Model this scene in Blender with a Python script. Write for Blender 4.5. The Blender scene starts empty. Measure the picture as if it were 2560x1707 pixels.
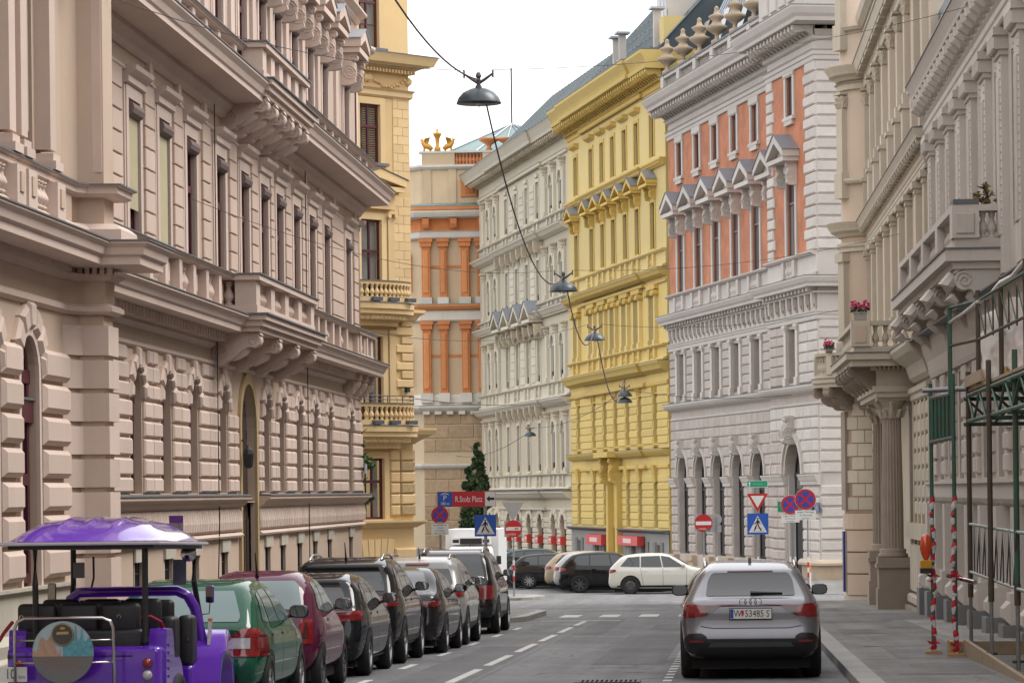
import bpy, bmesh, math, random
import numpy as np
from mathutils import Matrix, Vector
from mathutils.geometry import tessellate_polygon
random.seed(7)
SC = bpy.context.scene
COL = SC.collection
R = math.radians
# ------------------------------------------------------------------ camera
cam_d = bpy.data.cameras.new('camera')
cam = bpy.data.objects.new('camera', cam_d); COL.objects.link(cam)
cam_d.sensor_width = 36.0
cam_d.lens = 112.5
cam_d.shift_y = 0.1475
cam_d.clip_start = 0.5
cam_d.clip_end = 3000
cam.location = (0, 0, 1.66)
cam.rotation_mode = 'QUATERNION'
cam.rotation_quaternion = (Matrix.Rotation(R(4.0), 3, 'Z') @ Matrix.Rotation(R(90), 3, 'X') @ Matrix.Rotation(R(-0.7), 3, 'Z')).to_quaternion()
SC.camera = cam
# ------------------------------------------------------------------ light
SUN_EL, SUN_AZ = 52.0, 72.0      # compass style: measured from +Y towards +X
wd = bpy.data.worlds.new('World'); SC.world = wd; wd.use_nodes = True
nt = wd.node_tree; nt.nodes.clear()
wo = nt.nodes.new('ShaderNodeOutputWorld'); bg = nt.nodes.new('ShaderNodeBackground')
sky = nt.nodes.new('ShaderNodeTexSky'); sky.sky_type = 'NISHITA'; sky.sun_disc = False
sky.sun_elevation = R(SUN_EL); sky.sun_rotation = R(SUN_AZ); sky.air_density = 1.0; sky.dust_density = 3.0; sky.altitude = 200
# a closed cloud cover over the blue: grey-white with soft lumps, the same all the way round
tc = nt.nodes.new('ShaderNodeTexCoord'); nz = nt.nodes.new('ShaderNodeTexNoise'); nz.inputs['Scale'].default_value = 2.2; nz.inputs['Detail'].default_value = 5
cr = nt.nodes.new('ShaderNodeValToRGB'); cr.color_ramp.elements[0].position = 0.3; cr.color_ramp.elements[0].color = (6.9, 6.8, 6.75, 1)
cr.color_ramp.elements[1].position = 0.7; cr.color_ramp.elements[1].color = (8.8, 8.65, 8.5, 1)
mx = nt.nodes.new('ShaderNodeMixRGB'); mx.inputs[0].default_value = 0.82
L = nt.links.new
L(tc.outputs['Generated'], nz.inputs['Vector']); L(nz.outputs['Fac'], cr.inputs[0])
L(sky.outputs[0], mx.inputs[1]); L(cr.outputs[0], mx.inputs[2]); L(mx.outputs[0], bg.inputs[0]); bg.inputs[1].default_value = 0.12
L(bg.outputs[0], wo.inputs[0])
sd = bpy.data.lights.new('sun', 'SUN'); sun = bpy.data.objects.new('sun', sd); COL.objects.link(sun)
sd.energy = 1.25; sd.angle = R(30); sd.color = (1.0, 0.96, 0.9)
_a, _e = R(SUN_AZ), R(SUN_EL)
_to = Vector((math.sin(_a)*math.cos(_e), math.cos(_a)*math.cos(_e), math.sin(_e)))
sun.rotation_euler = _to.to_track_quat('Z', 'Y').to_euler()
sun.location = (0, 0, 60)
SC.view_settings.view_transform = 'Standard'; SC.view_settings.look = 'None'
SC.view_settings.exposure = 1.12; SC.view_settings.gamma = 1.0; SC.view_settings.use_curve_mapping = False
SC.cycles.max_bounces = 6; SC.cycles.diffuse_bounces = 4; SC.cycles.glossy_bounces = 3; SC.cycles.transmission_bounces = 3; SC.cycles.transparent_max_bounces = 6
SC.cycles.caustics_reflective = False; SC.cycles.caustics_refractive = False
SC.cycles.use_denoising = True

# ------------------------------------------------------------------ materials
MATS = {}
def mat(name, col, rough=0.8, metal=0.0, var=0.0, scale=3.0, bump=0.0, bscale=40.0, spec=0.5, coat=0.0, streak=0.0, dirt=None, emit=0.0, trans=0.0, alpha=1.0, rnd=None):
    """procedural principled material: large soft variation, vertical streaks, fine relief"""
    if name in MATS: return MATS[name]
    m = bpy.data.materials.new(name); m.use_nodes = True
    t = m.node_tree; b = t.nodes['Principled BSDF']; l = t.links.new
    b.inputs['Roughness'].default_value = rough; b.inputs['Metallic'].default_value = metal
    b.inputs['Specular IOR Level'].default_value = spec
    b.inputs['Coat Weight'].default_value = coat; b.inputs['Coat Roughness'].default_value = 0.03
    if alpha < 1: b.inputs['Alpha'].default_value = alpha
    c = (col[0], col[1], col[2], 1)
    b.inputs['Base Color'].default_value = c
    src = None
    if var > 0 or streak > 0 or bump > 0:
        g = t.nodes.new('ShaderNodeNewGeometry')
    if var > 0 or streak > 0:
        n1 = t.nodes.new('ShaderNodeTexNoise'); n1.inputs['Scale'].default_value = scale; n1.inputs['Detail'].default_value = 6; n1.inputs['Roughness'].default_value = 0.65
        l(g.outputs['Position'], n1.inputs['Vector'])
        r1 = t.nodes.new('ShaderNodeValToRGB')
        d = dirt or tuple(x*0.62 for x in col)
        r1.color_ramp.elements[0].position = 0.25; r1.color_ramp.elements[1].position = 0.72
        lo = [col[i]*(1-var)+d[i]*var for i in range(3)]; hi = [min(1, col[i]*(1+var*0.35)) for i in range(3)]
        r1.color_ramp.elements[0].color = (*lo, 1); r1.color_ramp.elements[1].color = (*hi, 1)
        l(n1.outputs['Fac'], r1.inputs[0]); src = r1.outputs[0]
        if streak > 0:
            mp = t.nodes.new('ShaderNodeMapping'); mp.inputs['Scale'].default_value = (2.6, 2.6, 0.16)
            l(g.outputs['Position'], mp.inputs[0])
            n2 = t.nodes.new('ShaderNodeTexNoise'); n2.inputs['Scale'].default_value = 1.6; n2.inputs['Detail'].default_value = 7; n2.inputs['Roughness'].default_value = 0.7
            l(mp.outputs[0], n2.inputs['Vector'])
            r2 = t.nodes.new('ShaderNodeValToRGB'); r2.color_ramp.elements[0].position = 0.52; r2.color_ramp.elements[1].position = 0.78
            r2.color_ramp.elements[0].color = (0, 0, 0, 1); r2.color_ramp.elements[1].color = (streak,)*3+(1,)
            l(n2.outputs['Fac'], r2.inputs[0])
            mm = t.nodes.new('ShaderNodeMixRGB'); l(r2.outputs[0], mm.inputs[0]); l(src, mm.inputs[1]); mm.inputs[2].default_value = (*d, 1)
            src = mm.outputs[0]
        rv = (0.16 if rnd is None else rnd)
        if rv > 0:
            oi = t.nodes.new('ShaderNodeObjectInfo'); mr = t.nodes.new('ShaderNodeMapRange'); mr.inputs['To Min'].default_value = 1-rv*0.6; mr.inputs['To Max'].default_value = 1+rv*0.4
            hs = t.nodes.new('ShaderNodeHueSaturation'); l(oi.outputs['Random'], mr.inputs['Value']); l(mr.outputs[0], hs.inputs['Value']); l(src, hs.inputs['Color']); src = hs.outputs[0]
        l(src, b.inputs['Base Color'])
    if bump > 0:
        n3 = t.nodes.new('ShaderNodeTexNoise'); n3.inputs['Scale'].default_value = bscale; n3.inputs['Detail'].default_value = 4
        l(g.outputs['Position'], n3.inputs['Vector'])
        bp = t.nodes.new('ShaderNodeBump'); bp.inputs['Strength'].default_value = bump; bp.inputs['Distance'].default_value = 0.02
        l(n3.outputs['Fac'], bp.inputs['Height']); l(bp.outputs[0], b.inputs['Normal'])
    if emit > 0:
        b.inputs['Emission Color'].default_value = c; b.inputs['Emission Strength'].default_value = emit
    MATS[name] = m
    return m

# ------------------------------------------------------------------ mesh builder
class MB:
    def __init__(s): s.v = []; s.f = []
    def add(s, vs, fs):
        k = len(s.v); s.v += [tuple(p) for p in vs]; s.f += [tuple(i+k for i in q) for q in fs]; return s
    def box(s, x0, x1, y0, y1, z0, z1):
        return s.add([(x0,y0,z0),(x1,y0,z0),(x1,y1,z0),(x0,y1,z0),(x0,y0,z1),(x1,y0,z1),(x1,y1,z1),(x0,y1,z1)],
                     [(0,3,2,1),(4,5,6,7),(0,1,5,4),(1,2,6,5),(2,3,7,6),(3,0,4,7)])
    def polyblock(s, poly, y0, d, c=0.0):
        """polygon in (x,z), counter-clockwise seen from -y, standing d proud of y0 towards -y with a chamfer c"""
        n = len(poly); a = [(p[0], y0, p[1]) for p in poly]
        if c > 0:
            q = inset(poly, c)
            m = [(p[0], y0-d+c, p[1]) for p in poly]; e = [(p[0], y0-d, p[1]) for p in q]
            fs = [(i, (i+1)%n, n+(i+1)%n, n+i) for i in range(n)] + [(n+i, n+(i+1)%n, 2*n+(i+1)%n, 2*n+i) for i in range(n)] + [tuple(range(2*n, 3*n))]
            return s.add(a+m+e, fs)
        e = [(p[0], y0-d, p[1]) for p in poly]
        return s.add(a+e, [(i, (i+1)%n, n+(i+1)%n, n+i) for i in range(n)] + [tuple(range(n, 2*n))])
    def prism(s, poly, ax, a, b):
        """closed extrusion of a 2-d polygon along axis ax ('x','y','z')"""
        n = len(poly)
        if ax == 'x': P = lambda p, t: (t, p[0], p[1])
        elif ax == 'y': P = lambda p, t: (p[0], t, p[1])
        else: P = lambda p, t: (p[0], p[1], t)
        vs = [P(p, a) for p in poly] + [P(p, b) for p in poly]
        fs = [(i, (i+1)%n, n+(i+1)%n, n+i) for i in range(n)]
        if n <= 4: fs += [tuple(range(n-1, -1, -1)), tuple(range(n, 2*n))]
        else:
            tr = tessellate_polygon([[Vector((p[0], p[1], 0)) for p in poly]])
            fs += [tuple(t) for t in tr] + [tuple(i+n for i in t) for t in tr]
        return s.add(vs, fs)
    def lathe(s, prof, cx=0, cy=0, n=12, z=0, a0=0, a1=2*math.pi):
        full = abs(a1-a0-2*math.pi) < 1e-6; m = n if full else n+1
        vs = []
        for r, h in prof:
            for k in range(m):
                a = a0+(a1-a0)*k/n; vs.append((cx+r*math.cos(a), cy+r*math.sin(a), z+h))
        fs = []
        for i in range(len(prof)-1):
            for k in range(n):
                k2 = (k+1) % m
                fs.append((i*m+k, i*m+k2, (i+1)*m+k2, (i+1)*m+k))
        if full:
            fs += [tuple(range(m-1, -1, -1)), tuple(range((len(prof)-1)*m, len(prof)*m))]
        return s.add(vs, fs)
    def sweep(s, prof, path, closed=False):
        """profile of (out, z) swept along a plan path of (x, y); out is to the right of the path, i.e. -y for a path along +x"""
        n = len(path); rows = []
        for i in range(n):
            p = Vector(path[i])
            if closed: a = Vector(path[i-1]); b = Vector(path[(i+1) % n])
            else: a = Vector(path[max(i-1, 0)]); b = Vector(path[min(i+1, n-1)])
            t1 = (p-a) if (p-a).length > 1e-9 else (b-p); t2 = (b-p) if (b-p).length > 1e-9 else (p-a)
            t1.normalize(); t2.normalize()
            n1 = Vector((t1.y, -t1.x)); n2 = Vector((t2.y, -t2.x)); m = n1+n2
            if m.length < 1e-6: m = n1
            m.normalize(); k = 1/max(0.25, m.dot(n1))
            rows.append([(p.x+m.x*o*k, p.y+m.y*o*k, z) for o, z in prof])
        q = len(prof); vs = [x for r_ in rows for x in r_]; fs = []
        for i in range(n if closed else n-1):
            j = (i+1) % n
            for k in range(q-1): fs.append((i*q+k, j*q+k, j*q+k+1, i*q+k+1))
        if not closed and q > 2:
            tr = tessellate_polygon([[Vector((o, z, 0)) for o, z in prof]])
            fs += [tuple(t) for t in tr] + [tuple(i+(n-1)*q for i in t) for t in tr]
        return s.add(vs, fs)
    def tube(s, pts, r, n=6, cap=True):
        pts = [Vector(p) for p in pts]; k0 = len(s.v); m = len(pts)
        for i, p in enumerate(pts):
            t = (pts[min(i+1, m-1)]-pts[max(i-1, 0)]).normalized()
            u = t.cross(Vector((0, 0, 1)))
            if u.length < 1e-4: u = Vector((1, 0, 0))
            u.normalize(); w = t.cross(u).normalized()
            rr = r[i] if isinstance(r, (list, tuple)) else r
            for k in range(n):
                a = 2*math.pi*k/n; s.v.append(tuple(p+u*rr*math.cos(a)+w*rr*math.sin(a)))
        for i in range(m-1):
            for k in range(n):
                s.f.append((k0+i*n+k, k0+i*n+(k+1) % n, k0+(i+1)*n+(k+1) % n, k0+(i+1)*n+k))
        if cap: s.f.append(tuple(k0+k for k in range(n))[::-1]); s.f.append(tuple(k0+(m-1)*n+k for k in range(n)))
        return s
    def sheet(s, u0, u1, z0, z1, openings, y=0.0, reveal=0.35):
        """wall sheet in the plane y with openings (lists of (x,z)), each with reveals going back"""
        # one strip per opening, so that every face set stays simple
        ops = sorted(openings, key=lambda o: min(p[0] for p in o)); x = u0
        bounds = []
        for k, o in enumerate(ops):
            if k+1 < len(ops): bounds.append((max(p[0] for p in o)+min(p[0] for p in ops[k+1]))/2)
        bounds.append(u1)
        if not ops: s.add([(u0,y,z0),(u1,y,z0),(u1,y,z1),(u0,y,z1)], [(0,1,2,3)])
        for k, o in enumerate(ops):
            b = bounds[k]
            loops = [[Vector((x, z0, 0)), Vector((b, z0, 0)), Vector((b, z1, 0)), Vector((x, z1, 0))], [Vector((p[0], p[1], 0)) for p in o]]
            flat = [p for lp in loops for p in lp]
            s.add([(p.x, y, p.y) for p in flat], [tuple(t) for t in tessellate_polygon(loops)]); x = b
        for o in openings:
            n = len(o)
            s.add([(p[0], y, p[1]) for p in o]+[(p[0], y+reveal, p[1]) for p in o], [(i, (i+1) % n, n+(i+1) % n, n+i) for i in range(n)])
        return s
    def mesh(s, name, m=None, smooth=False):
        me = bpy.data.meshes.new(name); me.from_pydata(s.v, [], s.f)
        if m: me.materials.append(m)
        if smooth: me.polygons.foreach_set('use_smooth', [True]*len(me.polygons))
        return me
    def build(s, name, m, parent=None, smooth=False, loc=None, rz=None):
        return inst(name, s.mesh(name, m, smooth), parent, loc, rz)

def inset(poly, c):
    n = len(poly); out = []
    for i in range(n):
        p0, p1, p2 = Vector(poly[i-1]), Vector(poly[i]), Vector(poly[(i+1) % n])
        a = (p1-p0).normalized(); b = (p2-p1).normalized()
        na = Vector((-a.y, a.x)); nb = Vector((-b.y, b.x)); m = (na+nb)
        if m.length < 1e-6: m = na
        m.normalize(); out.append(tuple(p1+m*(c/max(0.35, m.dot(na)))))
    return out
def inst(name, me, parent=None, loc=None, rz=None, scale=None):
    o = bpy.data.objects.new(name, me); COL.objects.link(o)
    if parent: o.parent = parent
    if loc is not None: o.location = loc
    if rz is not None: o.rotation_euler = (0, 0, rz)
    if scale is not None: o.scale = scale
    return o
def thing(name, label, cat, loc=(0,0,0), rz=0.0, group=None):
    o = bpy.data.objects.new(name, None); COL.objects.link(o); o.empty_display_size = 0.3
    o.location = loc; o.rotation_euler = (0, 0, rz); o['label'] = label; o['category'] = cat
    if group: o['group'] = group
    return o
def tag(o, label, cat, group=None):
    o['label'] = label; o['category'] = cat
    if group: o['group'] = group
    return o
def stuff(o): o['kind'] = 'stuff'; return o
def struct(o): o['kind'] = 'structure'; return o
def rect(u0, u1, z0, z1): return [(u0,z0),(u1,z0),(u1,z1),(u0,z1)]
def archpoly(u0, u1, z0, zs, n=10, rise=None):
    c = (u0+u1)/2; r = (u1-u0)/2; h = r if rise is None else rise
    return [(u0,z0),(u1,z0)]+[(c+r*math.cos(math.pi*k/n), zs+h*math.sin(math.pi*k/n)) for k in range(n+1)]
CACHE = {}
def cached(key, fn):
    if key not in CACHE: CACHE[key] = fn()
    return CACHE[key]
def block(parent, u0, u1, z0, z1, m, y=0.0, d=0.06, c=0.03, name='block'):
    w, h = round(u1-u0, 2), round(z1-z0, 2)
    me = cached(('blk', w, h, d, c, m.name), lambda: MB().polyblock([(0,0),(w,0),(w,h),(0,h)], 0, d, c).mesh('block', m))
    return inst(name, me, parent, (u0, y, z0))
def cornice(parent, prof, u0, u1, y, m, name='cornice', ends=True):
    o = [(u0, y)] ; path = [(u0, y), (u1, y)]
    return MB().sweep(prof, path).build(name, m, parent)
def capped(prof):   # close the profile back to the wall
    return [(-0.02, prof[0][1])] + prof + [(-0.02, prof[-1][1])]
BAL = [(0.5,0),(0.5,0.07),(0.32,0.1),(0.36,0.16),(0.62,0.3),(0.66,0.38),(0.5,0.52),(0.3,0.66),(0.26,0.76),(0.4,0.82),(0.44,0.86),(0.34,0.9),(0.5,0.93),(0.5,1.0)]
def baluster_mesh(h, r, m, n=10):
    return cached(('bal', round(h,3), round(r,3), m.name, n), lambda: MB().lathe([(a*2*r*0.75, b*h) for a, b in BAL], n=n).mesh('baluster', m, True))
def window(parent, u0, u1, z0, z1, y, fm, pm, cols=2, transom=None, arch=None, fw=0.07, name='window', rows=1, curtain=None):
    """timber frame as the part, each glass pane a sub-part"""
    w = u1-u0; mb = MB(); panes = []
    top = z1
    if arch is not None:           # z1 is the springing, arch the rise
        c = (u0+u1)/2; r = w/2; n = 10
        for k in range(n):
            a0, a1 = math.pi*k/n, math.pi*(k+1)/n
            P = lambda a, f: (c+(r-f)*math.cos(a), z1+(arch-f)*math.sin(a))
            mb.polyblock([P(a0,fw),P(a0,0),P(a1,0),P(a1,fw)], y, 0.06)
        mb.box(u0, u1, y-0.08, y, z1-fw*0.7, z1+fw*0.7)
        panes.append([(u0+fw, z1+fw*0.7),(u1-fw, z1+fw*0.7)]+[(c+(r-fw)*math.cos(math.pi*k/n), z1+(arch-fw)*math.sin(math.pi*k/n)) for k in range(1, n)])
    else:
        mb.box(u0+fw, u1-fw, y-0.06, y, z1-fw, z1)
    mb.box(u0, u0+fw, y-0.06, y, z0, z1); mb.box(u1-fw, u1, y-0.06, y, z0, z1); mb.box(u0+fw, u1-fw, y-0.06, y, z0, z0+fw)
    zt = z1-fw if arch is None else z1-fw*0.7
    bands = [(z0+fw, zt)]
    if transom: 
        mb.box(u0+fw, u1-fw, y-0.09, y, transom-fw*0.6, transom+fw*0.6); bands = [(z0+fw, transom-fw*0.6), (transom+fw*0.6, zt)]
    cw = (w-2*fw)/cols
    for a, b in bands:
        for k in range(1, cols): mb.box(u0+fw+cw*k-fw*0.4, u0+fw+cw*k+fw*0.4, y-0.07, y, a, b)
        rr = rows if (b-a) > 0.9 else 1
        for j in range(1, rr): zz = a+(b-a)*j/rr; mb.box(u0+fw, u1-fw, y-0.055, y, zz-0.018, zz+0.018)
        for k in range(cols):
            for j in range(rr):
                panes.append(rect(u0+fw+cw*k+fw*0.4*(k > 0), u0+fw+cw*(k+1)-fw*0.4*(k < cols-1), a+(b-a)*j/rr, a+(b-a)*(j+1)/rr))
    win = mb.build(name, fm, parent)
    for p in panes:
        x0, zz0 = p[0]
        if len(p) == 4:
            ww, hh = round(p[1][0]-x0, 3), round(p[2][1]-zz0, 3)
            me = cached(('pane', ww, hh, pm.name), lambda: MB().add([(0,0,0),(ww,0,0),(ww,0,hh),(0,0,hh)], [(0,1,2,3)]).mesh('pane', pm))
            inst('pane', me, win, (x0, y-0.02, zz0))
        else:
            MB().add([(q[0], y-0.02, q[1]) for q in p], [tuple(range(len(p)))]).build('pane', pm, win)
    return win
def scroll_outline(p, h, n=10):
    """side outline (y,z) of a console: wall at y=0, nose at y=-p, top z=0, foot z=-h"""
    r2 = 0.17*min(p, h)*1.15; r1 = 0.29*h
    o = [(0.0, 0.0), (-p, 0.0)]
    o += [(-p-0.02+0.0*k, -r2*2*k/4) for k in range(1, 2)]
    for k in range(n+1):                       # nose volute
        a = math.pi/2+math.pi*k/n*1.15; o.append((-p+r2+r2*1.15*math.cos(a), -r2-0.04*h+r2*1.15*math.sin(a)))
    x0, z0 = o[-1]; x1, z1 = -r1*1.6, -h*0.86
    for k in range(1, n):                      # long s-curve back to the foot
        t = k/n; s = t*t*(3-2*t); o.append((x0+(x1-x0)*t, z0+(z1-z0)*s))
    for k in range(n//2+1):
        a = math.pi+math.pi/2*k/(n//2); o.append((-r1*0.8+r1*0.8*math.cos(a), -h*0.86+h*0.14*math.sin(a)))
    o.append((0.0, -h))
    return o, (-p+r2, -r2-0.04*h, r2), (-r1*0.95, -h*0.62, r1*0.85)
def spiral(mb, x, c, r, sgn, turns=2.2, th=0.03, n=26):
    pts = []
    for k in range(n+1):
        t = k/n; a = 2*math.pi*turns*t; rr = r*(1-0.82*t); pts.append((x, c[0]+rr*math.cos(a)*sgn, c[1]+rr*math.sin(a)))
    return mb.tube(pts, th, 5)
def console_mesh(w, p, h, m, key='c', leaf=True):
    def mk():
        o, nv, wv = scroll_outline(p, h); mb = MB().prism(o, 'x', -w/2, w/2)
        for sx in (-1, 1):
            spiral(mb, sx*w/2, (nv[0], nv[1]), nv[2]*0.95, -1, 1.6, th=0.06*h*0.5)
            spiral(mb, sx*w/2, (wv[0], wv[1]), wv[2], 1, 2.3, th=0.055*h*0.5)
        if leaf:
            mb.tube([(0, y_-0.01, z_) for y_, z_ in o[14:22]], [w*0.16, w*0.3, w*0.34, w*0.32, w*0.28, w*0.22, w*0.16, w*0.1][:len(o[14:22])], 6)
        return mb.mesh('console', m)
    return cached((key, w, p, h, m.name), mk)
def pediment(parent, uc, w, z, h, p, m, roofm, base=0.0, tympm=None):
    """gabled window head with a sheet-metal roof: soffit slab, raking cornices, tympanum"""
    mb = MB(); hw = w/2
    mb.box(uc-hw, uc+hw, -p, 0.02, z, z+0.12*w*0.6)
    zb = z+0.12*w*0.6; t = 0.11*w
    for s in (-1, 1):
        q = [(uc+s*hw*1.06, zb), (uc+s*hw*1.06, zb+t), (uc, z+h), (uc, z+h-t*1.25)]
        if s > 0: q = q[::-1]
        mb.prism(q, 'y', -p*1.08, 0.02)
    ped = mb.build('pediment', m, parent)
    MB().polyblock([(uc-hw*0.9, zb), (uc+hw*0.9, zb), (uc, z+h-t*1.1)], 0.0, p*0.55).build('tympanum', tympm or m, ped)
    rf = MB()
    for s in (-1, 1):
        rf.add([(uc+s*hw*1.12, -p*1.14, zb+t), (uc+s*hw*1.12, 0.02, zb+t), (uc, 0.02, z+h+0.012), (uc, -p*1.14, z+h+0.012),
                (uc+s*hw*1.12, -p*1.14, zb+t+0.02), (uc+s*hw*1.12, 0.02, zb+t+0.02), (uc, 0.02, z+h+0.032), (uc, -p*1.14, z+h+0.032)],
               [(0,1,2,3),(4,5,6,7),(0,1,5,4),(0,3,7,4)])
    rf.build('roof_sheet', roofm, ped)
    return ped
def facade_root(name, label, P, ang):
    return thing(name, label, 'building', (P[0], P[1], P[2] if len(P) > 2 else 0), ang)
SL = 0.0195
def zg(y):
    """street level: falls gently away from the camera, level beyond the crossing"""
    if y <= 115: return -SL*y
    t = min(1, (y-115)/25); return -SL*115-SL*25*(t-t*t/2)
# ------------------------------------------------------------------ ground, road, pavements
M_asph = mat('asphalt', (0.155,0.154,0.157), 0.78, var=0.55, scale=0.7, bump=0.5, bscale=90, dirt=(0.09,0.089,0.091))
M_asph2 = mat('asphalt_patch', (0.115,0.115,0.119), 0.75, var=0.5, scale=1.4, bump=0.5, bscale=80)
M_pave = mat('pavement_asphalt', (0.20,0.195,0.187), 0.82, var=0.5, scale=0.8, bump=0.35, bscale=70, dirt=(0.10,0.098,0.095))
M_pave2 = mat('pavement_patch', (0.155,0.152,0.15), 0.82, var=0.4, scale=1.2, bump=0.35, bscale=60)
M_pave3 = mat('pavement_pale', (0.255,0.25,0.24), 0.8, var=0.35, scale=1.5, bump=0.3, bscale=60)
M_kerb = mat('granite_kerb', (0.30,0.295,0.28), 0.75, var=0.35, scale=5, bump=0.3, bscale=80)
M_white = mat('road_paint', (0.50,0.50,0.48), 0.7, var=0.6, scale=7, dirt=(0.22,0.22,0.21))
M_yellowp = mat('yellow_paint', (0.42,0.28,0.05), 0.7, var=0.6, scale=7, dirt=(0.2,0.16,0.08))
M_iron = mat('cast_iron', (0.05,0.05,0.052), 0.55, metal=0.7, var=0.3, scale=20)
def asphalt(name, base, seed, crack=0.5):
    m = bpy.data.materials.new(name); m.use_nodes = True; t = m.node_tree; b = t.nodes['Principled BSDF']; l = t.links.new; N = t.nodes.new
    g = N('ShaderNodeNewGeometry')
    def noise(sc, scale, det=5, rough=0.6):
        mp = N('ShaderNodeMapping'); mp.inputs['Scale'].default_value = sc; mp.inputs['Location'].default_value = (seed, seed*2, 0); l(g.outputs['Position'], mp.inputs[0])
        n = N('ShaderNodeTexNoise'); n.inputs['Scale'].default_value = scale; n.inputs['Detail'].default_value = det; n.inputs['Roughness'].default_value = rough; l(mp.outputs[0], n.inputs['Vector']); return n
    def ramp(src, p0, c0, p1, c1):
        r_ = N('ShaderNodeValToRGB'); e = r_.color_ramp.elements; e[0].position, e[1].position = p0, p1; e[0].color = (c0,c0,c0,1); e[1].color = (c1,c1,c1,1); l(src, r_.inputs[0]); return r_.outputs[0]
    def mul(a, c): x = N('ShaderNodeMixRGB'); x.blend_type = 'MULTIPLY'; x.inputs[0].default_value = 1; l(a, x.inputs[1]); l(c, x.inputs[2]); return x.outputs[0]
    big = ramp(noise((1,1,1), 0.35).outputs['Fac'], 0.3, 0.72, 0.7, 1.15); wear = ramp(noise((1.5,0.05,1), 1.0, 6).outputs['Fac'], 0.35, 0.78, 0.65, 1.12)
    fine = ramp(noise((1,1,1), 45, 3).outputs['Fac'], 0.3, 0.75, 0.7, 1.25); spots = ramp(noise((1,1,1), 2.6, 3, 0.5).outputs['Fac'], 0.66, 1.0, 0.74, 0.62)
    vo = N('ShaderNodeTexVoronoi'); vo.feature = 'DISTANCE_TO_EDGE'; vo.inputs['Scale'].default_value = 0.42
    ds = noise((1,1,1), 1.4, 4); ad = N('ShaderNodeMixRGB'); ad.blend_type = 'ADD'; ad.inputs[0].default_value = 0.9; l(g.outputs['Position'], ad.inputs[1]); l(ds.outputs['Color'], ad.inputs[2]); l(ad.outputs[0], vo.inputs['Vector'])
    cr = ramp(vo.outputs['Distance'], 0.004, 1-crack, 0.012, 1.0)
    c = mul(mul(mul(mul(big, wear), fine), spots), cr)
    k = N('ShaderNodeMixRGB'); k.blend_type = 'MULTIPLY'; k.inputs[0].default_value = 1; k.inputs[1].default_value = (*base, 1); l(c, k.inputs[2]); l(k.outputs[0], b.inputs['Base Color'])
    b.inputs['Roughness'].default_value = 0.75; b.inputs['Specular IOR Level'].default_value = 0.35
    bp = N('ShaderNodeBump'); bp.inputs['Strength'].default_value = 0.5; bp.inputs['Distance'].default_value = 0.015; fn = noise((1,1,1), 90, 3); l(fn.outputs['Fac'], bp.inputs['Height']); l(bp.outputs[0], b.inputs['Normal'])
    MATS[name] = m; return m
M_asph = asphalt('road_asphalt', (0.165,0.165,0.17), 3.0, 0.55); M_asph2 = asphalt('road_asphalt_patch', (0.125,0.125,0.13), 11.0, 0.3)
M_pave = asphalt('pavement_mastic', (0.215,0.208,0.198), 23.0, 0.45); M_pave2 = asphalt('pavement_mastic_dark', (0.165,0.162,0.158), 31.0, 0.3); M_pave3 = asphalt('pavement_mastic_pale', (0.27,0.263,0.25), 41.0, 0.3)
YS = [-240, -150, -70, -40, -20, 0] + [8*k for k in range(1, 15)] + [118, 122, 126, 130, 134, 138, 142, 160, 200, 260, 330]
def strip(name, x0, x1, ys, dz, m, parent=None, th=0.0):
    """sheet that follows the street level; x0/x1 may be functions of y; th > 0 gives it a body"""
    f0 = x0 if callable(x0) else (lambda y: x0); f1 = x1 if callable(x1) else (lambda y: x1)
    vs = []; fs = []
    for y in ys: vs += [(f0(y), y, zg(y)+dz), (f1(y), y, zg(y)+dz)]
    n = len(ys)
    for i in range(n-1): fs.append((2*i, 2*i+1, 2*i+3, 2*i+2))
    if th > 0:
        k = len(vs)
        for y in ys: vs += [(f0(y), y, zg(y)+dz-th), (f1(y), y, zg(y)+dz-th)]
        for i in range(n-1):
            fs += [(2*i, 2*i+2, k+2*i+2, k+2*i), (2*i+1, 2*i+3, k+2*i+3, k+2*i+1)]
        fs += [(0, 1, k+1, k), (2*n-2, 2*n-1, k+2*n-1, k+2*n-2)]
    return MB().add(vs, fs).build(name, m, parent)
struct(MB().add([(-1500,-1500,-3.4),(1500,-1500,-3.4),(1500,1800,-3.4),(-1500,1800,-3.4)], [(0,1,2,3)]).build('ground', mat('ground_earth', (0.12,0.115,0.11), 0.9)))
road = struct(strip('road', -120, 70, YS, 0.0, M_asph))
def ysub(a, b, st=6): 
    n = max(1, int(abs(b-a)/st)); return [a+(b-a)*k/n for k in range(n+1)]
FX = lambda y: 4.9-(y-75)*0.0122           # right-hand building line
# right pavement with kerb stones
KX = 1.42
pr = struct(strip('pavement_right', KX+0.3, 9.0, ysub(-225, 101.5, 12), 0.12, M_pave, th=0.2))
kr = None
for k, y in enumerate(np.arange(-2, 100.5, 2.05)):
    o = strip('kerb_stone', KX, KX+0.3, [y+0.012, y+2.03], 0.126, M_kerb, pr, th=0.2)
for (x0, x1, y0, y1, m, dz) in [(2.3,3.5,46,58,M_pave2,0.124),(1.95,2.9,60,63.5,M_pave2,0.124),(3.0,4.6,64,66.0,M_pave2,0.124),(1.9,3.4,70,78,M_pave2,0.124),(2.0,3.3,52.0,52.35,M_pave3,0.128),
                              (3.7,4.9,50,72,M_pave3,0.125),(1.8,4.3,80.2,80.8,M_pave3,0.125),(1.9,3.2,88,95,M_pave3,0.1245),(3.0,4.4,72,79.5,M_pave2,0.1255),(2.1,2.7,84,87,M_pave2,0.1255),(2.0,3.2,40,44,M_pave2,0.124)]:
    strip('repair_patch', x0, x1, ysub(y0, y1, 3), dz, m, pr)
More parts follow.
